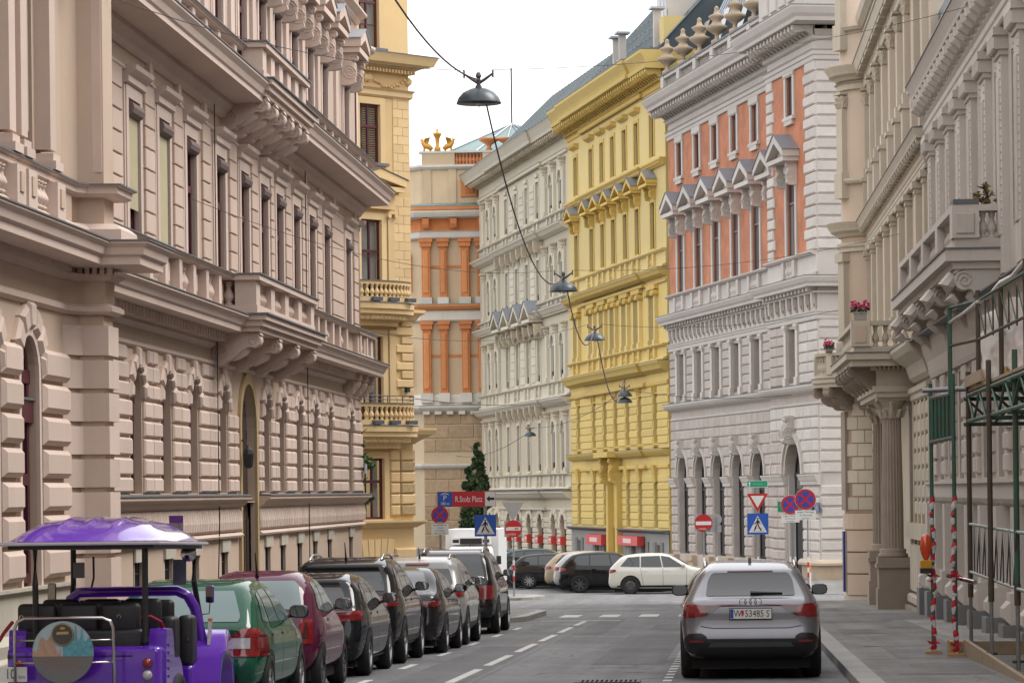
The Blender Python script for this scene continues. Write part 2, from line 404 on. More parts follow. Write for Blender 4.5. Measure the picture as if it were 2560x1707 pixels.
# left pavement, widening into a rounded corner at the crossing
def lpave(y):
    if y < 72: return -7.25
    if y < 80: t = (y-72)/8; return -7.25+2.0*t*t*(3-2*t)
    return -5.25 if y < 88 else -5.25-3.5*(1-math.sqrt(max(0, 1-((y-88)/3.5)**2)))
lys = ysub(-225, 71.9, 12)+[72,73,74,75,76,77,78,79,80,82,84,86,88,88.8,89.6,90.3,90.9,91.2,91.45]
pl_ = struct(strip('pavement_left', -16.0, lambda y: lpave(y)-0.28, lys, 0.12, M_pave, th=0.2))
for i in range(len(lys)-1):
    a, b = lys[i], lys[i+1]
    strip('kerb_stone', lambda y: lpave(y)-0.28, lambda y: lpave(y), [a+0.01, b-0.005], 0.126, M_kerb, pl_, th=0.2)
# pavement in front of the cream, yellow and brick houses and the far island
A13 = R(13.5); D13 = Vector((-math.sin(A13), math.cos(A13))); N13 = Vector((-math.cos(A13), -math.sin(A13))); P13 = Vector((4.8, 140))
def fpt(t, w): q = P13+D13*t+N13*w; return (q.x, q.y)
ZF = zg(140)
def flatpoly(name, pts, z, m, parent=None, th=0.2):
    n = len(pts); tr = tessellate_polygon([[Vector((p[0], p[1], 0)) for p in pts]])
    vs = [(p[0], p[1], z) for p in pts]+[(p[0], p[1], z-th) for p in pts]
    return MB().add(vs, [tuple(t) for t in tr]+[(i, (i+1) % n, n+(i+1) % n, n+i) for i in range(n)]).build(name, m, parent)
FE = [fpt(120,2.6), fpt(40,2.6), fpt(24,4.0), (-7.2,141.5), (-5.6,137.0), (-3.6,132.0), (-1.3,127.6), (-0.2,125.2), (1.2,123.8), (4.0,123.0), (30,122.4)]
pf = struct(flatpoly('pavement_far', FE+[(30,150), fpt(1.0,-6), fpt(120,-0.5)], ZF+0.13, M_pave))
for i in range(len(FE)-1):
    a, b = Vector(FE[i]), Vector(FE[i+1]); n = max(1, int((b-a).length/2))
    for k in range(n):
        p, q = a+(b-a)*(k+0.006)/n, a+(b-a)*(k+0.994)/n; d = (q-p).normalized(); nn = Vector((d.y, -d.x))*0.28
        flatpoly('kerb_stone', [tuple(p), tuple(q), tuple(q+nn), tuple(p+nn)], ZF+0.137, M_kerb, pf)
isl = struct(flatpoly('traffic_island', [(-9.0+1.9*math.cos(a), 118.4+2.6*math.sin(a)) for a in [2*math.pi*k/20 for k in range(20)]], zg(118)+0.13, M_pave3))
# pavement round the ochre house and in front of the sandstone palace
struct(flatpoly('pavement_side', [(-60,98.0),(-12.2,98.0),(-8.9,101.5),(-8.4,106),(-13,118),(-26,150),(-60,150)], zg(110)+0.24, M_pave))
# markings
def mark(x0, x1, y0, y1, m=M_white, dz=0.005): return strip('lane_marking', x0, x1, ysub(y0, y1, 3), dz, m, road)
for y in (22.2, 28.7, 35.2, 41.6, 48.0, 54.6, 61.2, 67.8, 74.4): mark(-3.83, -3.70, y, y+4.9)
for y in np.arange(28.8, 73, 6.0): mark(-5.0, -4.88, y, y+2.0)
for y in np.arange(30, 66, 1.05): mark(-0.98, -0.86, y, y+0.5)
for k in range(9): mark(-4.7+k*1.05, -4.2+k*1.05, 84.2, 87.4)
mark(-4.9, -2.9, 79.6, 80.0); mark(-4.4, -3.7, 60.6, 60.75, M_yellowp)
for (x0, x1, y0, y1) in [(-4.6,-3.6,34,58),(-2.2,-1.1,48,66),(-3.4,-2.8,66,82),(-1.9,-0.2,70,75),(-2.6,-1.9,36,41),(-4.9,3.0,92.6,94.2),(-0.2,1.2,60,66),(-3.6,-0.6,101,104)]:
    strip('repair_patch', x0, x1, ysub(y0, y1, 3), 0.003, M_asph2, road)
strip('tar_seam', -3.52, -3.46, ysub(34, 82, 3), 0.0045, mat('tar', (0.02,0.02,0.022), 0.5), road)
# drain cover near the middle of the road
dc = MB()
for k in range(12): dc.box(-2.05+k*0.062, -2.05+k*0.062+0.03, 41.0, 41.62, zg(41.3)+0.004, zg(41.3)+0.022)
dc.box(-2.1, -1.26, 40.94, 41.0, zg(41)-0.02, zg(41)+0.024); dc.box(-2.1, -1.26, 41.62, 41.68, zg(41.3)-0.02, zg(41.3)+0.02)
dc.box(-2.1,-2.05,41.0,41.62,zg(41.3)-0.02,zg(41.3)+0.02); dc.box(-1.31,-1.26,41.0,41.62,zg(41.3)-0.02,zg(41.3)+0.02)
tag(dc.build('drain_grate', M_iron), 'cast iron drain grate set in the road asphalt', 'drain')
# ------------------------------------------------------------------ beige palace on the left
MA = mat('beige_plaster', (0.52,0.40,0.33), 0.85, var=0.22, scale=0.7, streak=0.22, bump=0.12, bscale=30, dirt=(0.34,0.26,0.21))
MA2 = mat('beige_trim', (0.575,0.455,0.39), 0.82, var=0.2, scale=0.9, streak=0.2, bump=0.1, bscale=30, dirt=(0.38,0.30,0.25))
MA3 = mat('ochre_beige_panel', (0.49,0.375,0.29), 0.85, var=0.2, scale=0.6, streak=0.15, bump=0.1, bscale=30)
MASt = mat('limestone_plinth', (0.47,0.43,0.36), 0.8, var=0.35, scale=2.0, streak=0.2, bump=0.3, bscale=25)
M_lead = mat('lead_flashing', (0.14,0.145,0.155), 0.6, metal=0.2, var=0.35, scale=4)
M_maroon = mat('maroon_timber', (0.075,0.012,0.02), 0.4, var=0.3, scale=6)
def pane_mat(name, steps, rough=0.06, spec=0.6):
    m = bpy.data.materials.new(name); m.use_nodes = True; t = m.node_tree; b = t.nodes['Principled BSDF']; l = t.links.new
    oi = t.nodes.new('ShaderNodeObjectInfo'); rp = t.nodes.new('ShaderNodeValToRGB'); rp.color_ramp.interpolation = 'CONSTANT'; e = rp.color_ramp.elements
    e[0].color = (*steps[0][1], 1); e[1].position = steps[1][0]; e[1].color = (*steps[1][1], 1)
    for p, c in steps[2:]: q = e.new(p); q.color = (*c, 1)
    l(oi.outputs['Random'], rp.inputs[0]); l(rp.outputs[0], b.inputs['Base Color']); b.inputs['Roughness'].default_value = rough; b.inputs['Specular IOR Level'].default_value = spec
    n = t.nodes.new('ShaderNodeTexNoise'); n.inputs['Scale'].default_value = 1.1; bp = t.nodes.new('ShaderNodeBump'); bp.inputs['Strength'].default_value = 0.06; l(n.outputs['Fac'], bp.inputs['Height']); l(bp.outputs[0], b.inputs['Normal'])
    MATS[name] = m; return m
M_glass = pane_mat('window_glass', [(0,(0.018,0.021,0.024)),(0.45,(0.035,0.038,0.04)),(0.7,(0.07,0.072,0.07)),(0.88,(0.17,0.165,0.15))])
M_glassl = mat('window_glass_pale', (0.20,0.225,0.225), 0.10, spec=0.6, var=0.5, scale=1.3)
M_blind = mat('olive_awning', (0.43,0.38,0.24), 0.85, var=0.15, scale=3)
M_roll = mat('rolled_awning_brown', (0.16,0.11,0.10), 0.7, var=0.3, scale=8)
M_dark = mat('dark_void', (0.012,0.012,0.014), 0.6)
M_grille = mat('iron_grille', (0.03,0.03,0.032), 0.5, metal=0.4)
M_zinc = mat('zinc_sheet', (0.40,0.43,0.47), 0.45, metal=0.3, var=0.2, scale=2)
BA = facade_root('beige_palace', 'long pinkish-beige palace with arched rusticated ground floor, scroll-bracket balconies and pedimented windows', (-9.75, 0, 0), R(90))
WL = [51.15, 53.9, 56.65, 59.95, 62.95, 65.6, 67.85, 70.5, 73.15, 75.8, 80.05]; WW = 1.0
Y0A, Y1A = 43.0, 83.1; A0E = -220.0  # end block runs on unseen behind the camera, lengthened to darken car reflections
GA = [w for w in WL if abs(w-62.95) > 0.1]
# plinth with cellar windows
bw = [(w+0.25, w+1.0) for w in GA]
MB().sheet(Y0A, Y1A, -2.4, 1.55, [rect(a, b, -0.55+(-0.35 if a > 62 else 0), 0.60) for a, b in bw]+[rect(62.5, 64.5, -2.3, 1.53)], 0, 0.09).build('plinth', MA3, BA)
for a, b in bw:
    zb = -0.55+(-0.35 if a > 62 else 0)
    MB().box(a-0.12, b+0.12, -0.05, 0, 0.60, 0.86).build('cellar_lintel', MASt, BA)
    w = MB().add([(a,0.085,zb),(b,0.085,zb),(b,0.085,0.6),(a,0.085,0.6)], [(0,1,2,3)]).build('cellar_window', M_dark, BA)
    g = MB()
    for k in range(5): g.box(a+0.1+k*0.14, a+0.12+k*0.14, 0.05, 0.07, zb, 0.6)
    for k in range(3): g.box(a, b, 0.045, 0.065, zb+0.25+k*0.35, zb+0.27+k*0.35)
    g.build('grille', M_grille, w)
def segs(a, b, cut): 
    out = []; x = a
    for c0, c1 in cut:
        if c0 > x: out.append((x, c0))
        x = c1
    if b > x: out.append((x, b))
    return out
DOOR = (62.3, 64.75)
for a, b in segs(Y0A, Y1A, [DOOR]):
    cornice(BA, capped([(0.10,0.86),(0.12,0.90),(0.06,0.95)]), a, b, 0, MA2, 'plinth_moulding')
    cornice(BA, capped([(0.05,1.42),(0.10,1.46),(0.16,1.5),(0.2,1.56),(0.28,1.60),(0.28,1.655)]), a, b, 0, MA, 'sill_cornice')
    cornice(BA, capped([(0.30,1.656),(0.30,1.68),(0.0,1.705)]), a, b, 0, M_lead, 'sill_flashing')
    x = a+0.06
    fl = cached('flute', lambda: MB().sweep([(0.0,-0.0),(0.07,0.06),(0.085,0.2),(0.06,0.40),(0.03,0.455)], [(-0.1,0),(-0.06,-0.03),(0.06,-0.03),(0.1,0)]).mesh('flute', MA2))
    while x+0.2 < b: inst('flute', fl, BA, (x+0.12, 0, 0.96)); x += 0.262
# ground floor
ops = [archpoly(w, w+WW, 1.72, 3.26) for w in GA]+[archpoly(DOOR[0]+0.25, DOOR[1]-0.25, 1.56, 3.05, 12, 0.85)]
MB().sheet(Y0A, Y1A, 1.56, 4.16, ops, 0, 0.2).build('ground_floor_wall', MA3, BA)
for w in GA: window(BA, w, w+WW, 1.72, 3.26, 0.19, M_maroon, M_glass, 2, 2.95, arch=0.5, fw=0.09)
ZJ = [1.72,2.0,2.32,2.64,2.94,3.26,3.54,3.85,4.13]
edges = sorted([(w-0.06, w+WW+0.06) for w in GA]+[(DOOR[0]-0.1, DOOR[1]+0.1)])
for a, b in segs(Y0A, Y1A, edges):
    mid = a+(b-a)*0.47
    for i in range(8):
        z0, z1 = ZJ[i]+0.015, ZJ[i+1]-0.03
        cut = 0.0 if i < 5 else (0.13, 0.4, 0.62)[i-5]
        ls = [(a, mid-0.012), (mid+0.012, b)]
        if i >= 5 and b-a < 1.5: continue
        for j, (p, q) in enumerate(ls):
            if i >= 5:
                if j == 0: p += cut*0.62
                else: q -= cut*0.62
            if q-p > 0.12: block(BA, p, q, z0, z1, MA2, 0, 0.06, 0.03)
for w in GA:                                   # wedge stones round each arch
    c = w+WW/2
    for k in range(7):
        a0, a1 = math.pi*(k+0.06)/7, math.pi*(k+0.94)/7; ro = 0.86 if k % 2 else 0.80
        if k == 3: ro = 0.92
        P = lambda a, r_: (c+r_*math.cos(a), 3.26+r_*math.sin(a)*(0.94 if r_ > 0.6 else 1))
        MB().polyblock([P(a0,0.53),P(a0,ro),P(a1,ro),P(a1,0.53)], 0, 0.10, 0.04).build('voussoir', MA2, BA)
# carriage portal
dr = MB(); DC = (DOOR[0]+DOOR[1])/2
for k in range(14):
    a0, a1 = math.pi*k/14, math.pi*(k+1)/14
    P = lambda a, e: (DC+(0.97+e)*math.cos(a), 3.05+(0.85+e)*math.sin(a))
    dr.polyblock([P(a0,0),P(a0,0.22),P(a1,0.22),P(a1,0)], 0, 0.06)
for s in (-1, 1): dr.box(DC+s*0.975-(0.2 if s < 0 else 0), DC+s*0.975+(0.2 if s > 0 else 0), -0.06, 0, -2.3, 3.05)
por = dr.build('portal_surround', mat('ochre_portal', (0.40,0.29,0.15), 0.8, var=0.3, scale=2), BA)
MB().add([(DC-0.95,0.14,-2.0),(DC+0.95,0.14,-2.0),(DC+0.95,0.14,3.0),(DC-0.95,0.14,3.0)], [(0,1,2,3)]).build('portal_door', mat('dark_oak', (0.035,0.02,0.014), 0.5, var=0.4, scale=5), por)
for k in range(5): MB().box(DC-0.9+k*0.37, DC-0.9+k*0.37+0.27, 0.11, 0.14, -1.6, 1.2).build('door_panel', mat('dark_oak', (0,0,0)), por)
MB().add([(q[0], 0.15, q[1]) for q in archpoly(DC-0.95, DC+0.95, 3.0, 3.05, 12, 0.85)], [tuple(range(15))]).build('fanlight', M_glass, por)
lan = MB().lathe([(0.02,0.42),(0.08,0.37),(0.11,0.28),(0.08,0.03),(0.03,0)], 0, 0, 8).tube([(0,0,0.42),(0,0.08,0.55),(0,0.2,0.55)], 0.018)
lan.build('wall_lantern', M_grille, BA, loc=(DOOR[0]+0.1, -0.2, 2.2))
# frieze, dentils, cornice of the ground floor
def step_path(a, b, steps):  return [(a, 0), (b, 0)]
for (nm, pr_, m_) in [('string_moulding', [(0.03,4.10),(0.07,4.13),(0.07,4.17),(0.03,4.20)], MA2),
                      ('bed_moulding', [(0.02,4.42),(0.06,4.45),(0.1,4.5),(0.1,4.53)], MA2),
                      ('cornice', [(0.30,4.70),(0.62,4.71),(0.62,4.80),(0.66,4.83),(0.70,4.92),(0.78,4.97),(0.78,5.01)], MA2),
                      ('cornice_flashing', [(0.80,5.011),(0.80,5.03),(0.0,5.06)], M_lead)]:
    cornice(BA, capped(pr_), Y0A, Y1A, 0, m_, nm)
MB().sheet(Y0A, Y1A, 4.16, 5.0, [], 0).build('frieze', MA3, BA)
dn = cached('dentilA', lambda: MB().box(0, 0.15, -0.34, 0.02, 0, 0.16).mesh('dentil', MA2))
x = Y0A+0.1
while x < Y1A-0.2:
    if not 59.0 < x < 67.5: inst('dentil', dn, BA, (x, 0, 4.535))
    x += 0.29
def parapet(u0, u1, z0, h, wins, proud, m, bm, fl, skip=()):
    """window-breast balustrade: base, piers, recessed relief balusters, rail"""
    par = MB().sweep(capped([(proud,z0),(proud,z0+0.12*h),(proud-0.04,z0+0.16*h),(proud-0.04,z0+0.17*h)]), [(u0,0),(u1,0)]).build('parapet_base', m, BA)
    MB().box(u0, u1, -proud+0.16, 0.0, z0+0.17*h, z0+0.86*h).build('parapet_panel', bm, BA)
    cornice(BA, capped([(proud-0.02,z0+0.86*h),(proud+0.03,z0+0.89*h),(proud+0.03,z0+0.93*h),(proud+0.08,z0+0.96*h),(proud+0.08,z0+h-0.02)]), u0, u1, 0, m, 'rail')
    cornice(BA, capped([(proud+0.10,z0+h-0.019),(proud+0.10,z0+h),(0,z0+h+0.02)]), u0, u1, 0, fl, 'rail_flashing')
    bm_ = baluster_mesh(0.67*h, 0.105, m, 8)
    for w in wins:
        for s in (-0.34, WW+0.06):
            MB().box(w+s, w+s+0.28, -proud+0.0, -proud+0.17, z0+0.17*h, z0+0.86*h).build('parapet_pier', m, BA)
        for k in range(4): inst('baluster', bm_, BA, (w+0.14+k*0.24, -proud+0.16, z0+0.175*h))
        pw = 0.62
        MB().polyblock(rect(w+WW+0.52, w+WW+0.52+pw, z0+0.28*h, z0+0.76*h), -proud+0.16, 0.05, 0.03).build('parapet_tablet', m, BA)
B1 = (59.3, 67.7)
parapet(Y0A, B1[0], 5.04, 0.75, [w for w in WL if w < 59], 0.42, MA2, MA3, M_lead)
parapet(B1[1], Y1A, 5.04, 0.75, [w for w in WL if w > 67.5], 0.42, MA2, MA3, M_lead)
# piano nobile
MB().sheet(Y0A, Y1A, 5.0, 9.0, [rect(w, w+WW, 5.25, 8.12) for w in WL], 0, 0.13).build('first_floor_wall', MA3, BA)
def surround(w, z0, z1, t=0.2, hood=True, nm='window_surround', hw=0.0):
    s = MB(); s.box(w-t, w, -0.045, 0, z0, z1+t); s.box(w+WW, w+WW+t, -0.045, 0, z0, z1+t); s.box(w, w+WW, -0.045, 0, z1, z1+t)
    s.box(w-t-0.09, w-t, -0.025, 0, z0, z1+t+0.05); s.box(w+WW+t, w+WW+t+0.09, -0.025, 0, z0, z1+t+0.05)
    o = s.build(nm, MA2, BA)
    if hood:
        cornice(o, capped([(0.06,z1+t+0.01),(0.1,z1+t+0.03),(0.1,z1+t+0.13),(0.16,z1+t+0.17),(0.22,z1+t+0.22),(0.24,z1+t+0.29)]), w-t-0.1, w+WW+t+0.1, 0, MA2, 'hood_moulding')
    return o
for i, w in enumerate(WL):
    surround(w, 5.3, 8.12)
    win = window(BA, w, w+WW, 5.25, 8.12, 0.12, M_maroon, M_glass, 2, 7.2, fw=0.10)
    MB().tube([(w+0.02,0.0,7.96),(w+WW-0.02,0.0,7.96)], 0.13, 10).build('rolled_awning', M_roll, win)
    if i < 2: MB().box(w+0.06, w+WW-0.06, -0.004, 0.006, 5.9 if i else 6.35, 7.85).build('awning_cloth', M_blind, win)
for i in range(len(WL)+1):                      # joint-cut pier strips between the windows
    a = (WL[i-1]+WW+0.42) if i else Y0A+5.5; b = (WL[i]-0.42) if i < len(WL) else Y1A-0.15
    if i == 0: a, b = 49.6, 50.73
    if b-a < 0.3: continue
    c0 = (a+b)/2; hw = min(0.42, (b-a)/2)
    if (b-a) > 1.6: hw = (b-a)/2-0.12
    for k in range(9): block(BA, c0-hw, c0+hw, 5.35+k*0.355, 5.35+k*0.355+0.335, MA, 0, 0.05, 0.012)
cornice(BA, capped([(0.03,8.52),(0.06,8.55),(0.05,8.60)]), Y0A, Y1A, 0, MA2, 'string_moulding')
for i in range(len(WL)):
    MB().box(WL[i]+WW+0.75, WL[i]+WW+1.05, -0.08, 0, 8.55, 8.95).build('frieze_strip', MA2, BA)
MB().sheet(Y0A, Y1A, 9.0, 9.55, [], 0).build('frieze', MA, BA)
for (nm, pr_, m_) in [('bed_moulding', [(0.04,8.88),(0.09,8.92),(0.12,8.98),(0.2,9.04),(0.24,9.1)], MA2),
                      ('cornice', [(0.3,9.16),(0.82,9.18),(0.82,9.27),(0.86,9.30),(0.9,9.40),(0.98,9.48),(0.98,9.52)], MA2),
                      ('cornice_flashing', [(1.0,9.521),(1.0,9.545),(0.0,9.60)], M_lead)]:
    cornice(BA, capped(pr_), Y0A, Y1A, 0, m_, nm)
x = Y0A; mb = MB()
while x < Y1A: mb.box(x, x+0.05, -0.27, -0.1, 9.1, 9.16); x += 0.1
stuff(mb.build('dentil_row', MA2, BA))
B2 = (60.6, 67.4)
def parapet2(): 
    parapet(Y0A, B2[0], 9.58, 0.66, [w for w in WL if w < 60], 0.46, MA2, MA3, M_lead)
    parapet(B2[1], Y1A, 9.58, 0.66, [w for w in WL if w > 67.5], 0.46, MA2, MA3, M_lead)
parapet2()
# second floor with pedimented windows
MB().sheet(Y0A, Y1A, 9.5, 14.0, [rect(w, w+WW, 9.9, 12.2) for w in WL], 0, 0.13).build('second_floor_wall', MA, BA)
cm2 = console_mesh(0.2, 0.42, 0.8, MA2)
for w in WL:
    surround(w, 9.9, 12.2, 0.2, False)
    win = window(BA, w, w+WW, 9.9, 12.2, 0.12, M_maroon, M_glass, 2, 11.4, fw=0.10)
    MB().tube([(w+0.02,0.0,12.06),(w+WW-0.02,0.0,12.06)], 0.11, 10).build('rolled_awning', M_roll, win)
    for s in (-0.2, WW+0.2): inst('console', cm2, BA, (w+s, 0, 12.72))
    MB().box(w+0.15, w+WW-0.15, -0.14, 0, 12.42, 12.68).build('keystone_mask', MA2, BA)
    pediment(BA, w+WW/2, WW+0.9, 12.72, 0.68, 0.5, MA2, M_zinc, tympm=MA3)
for i in range(len(WL)-1):
    a, b = WL[i]+WW+0.36, WL[i+1]-0.36
    if b-a > 0.25: MB().box((a+b)/2-0.22, (a+b)/2+0.22, -0.07, 0, 10.3, 13.6).build('pilaster_strip', MA2, BA)
# attic and roof, above the picture, kept low to let sky light in
cornice(BA, capped([(0.05,13.9),(0.12,13.96),(0.12,14.02),(0.3,14.1),(0.3,14.16)]), Y0A, Y1A, 0, MA2, 'string_course')
MB().sheet(Y0A, Y1A, 14.0, 15.4, [], 0).build('attic_wall', MA, BA)
cornice(BA, capped([(0.1,14.6),(0.3,14.7),(0.6,14.85),(0.7,15.2),(0.72,15.3)]), Y0A, Y1A, 0, MA2, 'main_cornice')
MB().prism([(0.0,15.3),(14,15.3),(14,16.0),(6,17.0)], 'x', A0E, Y1A).build('roof', mat('grey_tile', (0.12,0.11,0.11), 0.8, var=0.3, scale=2), BA)
MB().add([(Y1A,0,-2.4),(Y1A,14,-2.4),(Y1A,14,15.4),(Y1A,0,15.4),(A0E,14,-2.4),(A0E,14,15.4),(A0E,0,-2.4),(A0E,0,15.4)], [(0,1,2,3),(1,4,5,2),(4,6,7,5)]).build('side_wall', MA, BA)
# balconies on great scroll brackets
def balcony(u0, u1, z, p, ncon, h, cp, ch, nbal, segn, cw=0.34):
    sl = MB().sweep(capped([(0.0,z-0.34),(p-0.22,z-0.33),(p-0.2,z-0.25),(p-0.12,z-0.22),(p-0.06,z-0.12),(p,z-0.06),(p,z-0.03)]), [(u0,0.3),(u0,0.0-0.0),(u0,-0.001),(u1,-0.001),(u1,0.3)]) if False else MB()
    for k, (e, z0, z1) in enumerate([(0.18,z-0.34,z-0.24),(0.10,z-0.24,z-0.13),(0.03,z-0.13,z-0.03)]):
        sl.box(u0+e, u1-e, -p+e, 0.0, z0, z1)
    b = sl.build('balcony', MA2, BA)
    MB().box(u0-0.02, u1+0.02, -p-0.02, 0.0, z-0.028, z).build('slab_flashing', M_lead, b)
    q = p-0.22
    MB().box(u0+0.2, u1-0.2, -q, 0.0, z+0.002, z+0.16).build('balcony_plinth', MA2, b)
    MB().box(u0+0.14, u1-0.14, -q-0.06, 0.0, z+h-0.13, z+h-0.03).build('balcony_rail', MA2, b)
    MB().box(u0+0.11, u1-0.11, -q-0.09, 0.0, z+h-0.028, z+h).build('rail_flashing', M_lead, b)
    bmsh = baluster_mesh(h-0.31, 0.115, MA2, 10)
    n = segn
    for k in range(n+1):
        c = u0+0.22+0.25+(u1-u0-0.94)*k/n
        MB().box(c-0.25, c+0.25, -q+0.02, -q+0.42, z+0.16, z+h-0.13).build('balcony_pier', MA2, b)
        if k < n:
            c1 = u0+0.47+(u1-u0-0.94)*(k+1)/n; a_, b_ = c+0.25, c1-0.25; m_ = max(2, int((b_-a_)/0.24))
            for j in range(m_): inst('baluster', bmsh, b, (a_+(b_-a_)*(j+0.5)/m_, -q+0.2, z+0.165))
    for sx in (u0+0.34, u1-0.34):
        for j in range(nbal): inst('baluster', bmsh, b, (sx, -q+0.42+0.14+j*0.235, z+0.165))
    cm = console_mesh(cw, cp, ch, MA2)
    for k in range(ncon):
        inst('scroll_bracket', cm, b, (u0+0.5+(u1-u0-1.0)*k/(ncon-1), 0, z-0.345))
    return b
balcony(B1[0]-0.35, B1[1]-0.1, 5.06, 1.12, 4, 0.75, 0.92, 0.62, 2, 4)
balcony(B2[0]-0.2, B2[1]-0.4, 9.62, 1.08, 6, 0.72, 0.9, 0.62, 1, 5)
balcony(79.2, 83.05, 5.06, 0.62, 3, 0.75, 0.42, 0.55, 1, 2, 0.42)
# rounded corner bay at the crossing
cb = MB().lathe([(0.5,3.9),(0.66,4.4),(0.4,4.5)], 83.0, 0.62, 20).lathe([(0.66,4.9),(0.66,15.3)], 83.0, 0.62, 20).build('corner_bay', MA2, BA, True)
for z, r_ in ((4.55,0.85),(5.0,1.02),(5.75,0.82),(8.7,0.84),(9.15,0.98),(9.5,1.14),(10.2,0.84),(12.6,0.84),(12.9,0.95),(13.2,1.14),(14.1,0.86)):
    MB().lathe([(r_-0.22,z-0.16),(r_-0.16,z-0.08),(r_-0.05,z-0.04),(r_,z+0.02),(r_,z+0.08),(r_-0.2,z+0.1)], 83.0, 0.62, 24).build('ring_moulding', MA2, cb, True)
for z0, z1 in ((5.75,8.3),(10.25,12.6)):
    for a in (224,):
        o = MB(); o.box(-0.24, 0.24, -0.03, 0.05, z0, z1); w_ = o.build('bay_window', M_maroon, cb, loc=(83.0+0.67*math.cos(R(a)), 0.62+0.67*math.sin(R(a)), 0), rz=R(a+90))
        for q0, q1 in ((z0+0.08, z0+(z1-z0)*0.62), (z0+(z1-z0)*0.66, z1-0.08)):
            MB().add([(-0.17,-0.034,q0),(0.17,-0.034,q0),(0.17,-0.034,q1),(-0.17,-0.034,q1)], [(0,1,2,3)]).build('pane', M_glassl, w_)
bm_ = baluster_mesh(0.5, 0.12, MA2, 10)
for a in range(-150, 60, 18): inst('baluster', bm_, cb, (83.0+0.74*math.cos(R(a)), 0.62+0.74*math.sin(R(a)), 5.12))
# ---- projecting end block towards the camera (great arched windows, giant pilasters)
PY = -0.9
W0 = [11.6+2.3*k-0.02 for k in range(-24, 14)]
W0 = [w-0.1 for w in W0 if w+1.2 < 42.0]
A0, A1_ = A0E, 42.3
MB().sheet(A0, A1_, -2.0, 4.16, [archpoly(w, w+1.02, 0.55, 3.2) for w in W0], PY, 0.16).build('end_block_ground_wall', MA3, BA)
MB().add([(A1_,PY,-2),(A1_,0.1,-2),(A1_,0.1,15.3),(A1_,PY,15.3)], [(0,1,2,3)]).build('end_block_return', MA, BA)
nearw = [w for w in W0 if w > 33]
for w in nearw:
    window(BA, w, w+1.02, 0.6, 3.2, PY+0.15, M_maroon, M_glass, 2, 1.9, arch=0.51, fw=0.12)
    MB().box(w-0.02, w+1.04, PY+0.03, PY+0.15, 2.62, 2.9).build('window_transom', M_maroon, BA)
    MB().box(w-0.02, w+1.06, PY+0.0, PY+0.15, 2.9, 2.93).build('transom_flashing', M_lead, BA)
    c = w+0.51; ar = MB()
    for k in range(12):
        a0, a1 = math.pi*k/12, math.pi*(k+1)/12; P = lambda a, r_: (c+r_*math.cos(a), 3.2+r_*math.sin(a))
        ar.polyblock([P(a0,0.51),P(a0,0.62),P(a1,0.62),P(a1,0.51)], PY, 0.05)
    for s in (-0.11, 1.02): ar.box(w+s, w+s+0.11, PY-0.05, PY, 0.55, 3.2)
    ar.build('arch_moulding', MA2, BA)
    for k in range(7):
        a0, a1 = math.pi*(k+0.05)/7, math.pi*(k+0.95)/7; ro = 0.98 if k != 3 else 1.02
        P = lambda a, r_: (c+r_*math.cos(a), 3.2+r_*math.sin(a)*0.93)
        MB().polyblock([P(a0,0.64),P(a0,ro),P(a1,ro),P(a1,0.64)], PY, 0.11, 0.05).build('voussoir', MA2, BA)
ZB = [0.62,1.06,1.48,1.9,2.32,2.74,3.16,3.6]
es = [(w-0.13, w+1.15) for w in nearw]
for a, b in segs(32.6, 41.75, es):
    for i in range(7): block(BA, a, b, ZB[i]+0.02, ZB[i+1]-0.04, MA2, PY, 0.12, 0.06)
ZP = [-0.05,0.45,0.9,1.34,1.78,2.22,2.66,3.1,3.54,4.0]
for i in range(1, 9):
    z0, z1 = ZP[i]+0.02, ZP[i+1]-0.045
    MB().prism([(41.78,PY),(42.2,-1.08),(42.25,-1.42),(42.95,-1.42),(42.95,PY)], 'z', z0, z1).build('corner_block', MA2, BA)
MB().prism([(41.84,PY),(42.23,-1.02),(42.29,-1.35),(42.9,-1.35),(42.9,PY)], 'z', -2, 4.6).build('corner_pier', MA3, BA)
pb = MB()
for z0, z1, e in ((-2.0,-0.35,0.16),(-0.35,-0.22,0.12),(-0.22,-0.08,0.15),(-0.08,0.1,0.06)):
    pb.prism([(41.78-e,PY),(42.2-e,-1.08-e),(42.25-e,-1.42-e),(42.95+e,-1.42-e),(42.95+e,PY)], 'z', z0, z1)
pb.build('corner_pier_base', MASt, BA)
cornice(BA, capped([(0.2,-2.0),(0.2,-0.3),(0.14,-0.25),(0.16,-0.1),(0.05,0.0),(0.05,0.5),(0.12,0.52),(0.12,0.56)]), A0, 42.0, PY, MASt, 'end_block_plinth')
def pierpath(e): return [(A0,PY), (41.8,PY), (42.2,-1.06), (42.25,-1.40), (42.93,-1.40), (42.93,-0.2)]
for (nm, pr_, m_) in [('string_moulding', [(0.03,4.10),(0.09,4.14),(0.09,4.2),(0.03,4.24)], MA2),
                      ('bed_moulding', [(0.02,4.55),(0.08,4.6),(0.1,4.64)], MA2),
                      ('cornice', [(0.2,4.72),(0.55,4.73),(0.55,4.83),(0.6,4.86),(0.62,4.95),(0.68,5.0),(0.68,5.03)], MA2),
                      ('cornice_flashing', [(0.70,5.031),(0.70,5.05),(0.0,5.08)], M_lead),
                      ('pedestal_base', [(0.25,5.08),(0.25,5.22),(0.18,5.28),(0.15,5.3)], MA2),
                      ('rail', [(0.13,5.66),(0.2,5.7),(0.2,5.78),(0.24,5.80)], MA2),
                      ('rail_flashing', [(0.26,5.801),(0.26,5.825),(0.0,5.84)], M_lead)]:
    MB().sweep(capped(pr_), pierpath(0)).build(nm, m_, BA)
MB().sweep([(0.0,4.1),(0.0,9.6)], pierpath(0)).build('end_block_upper_wall', MA3, BA) if False else None
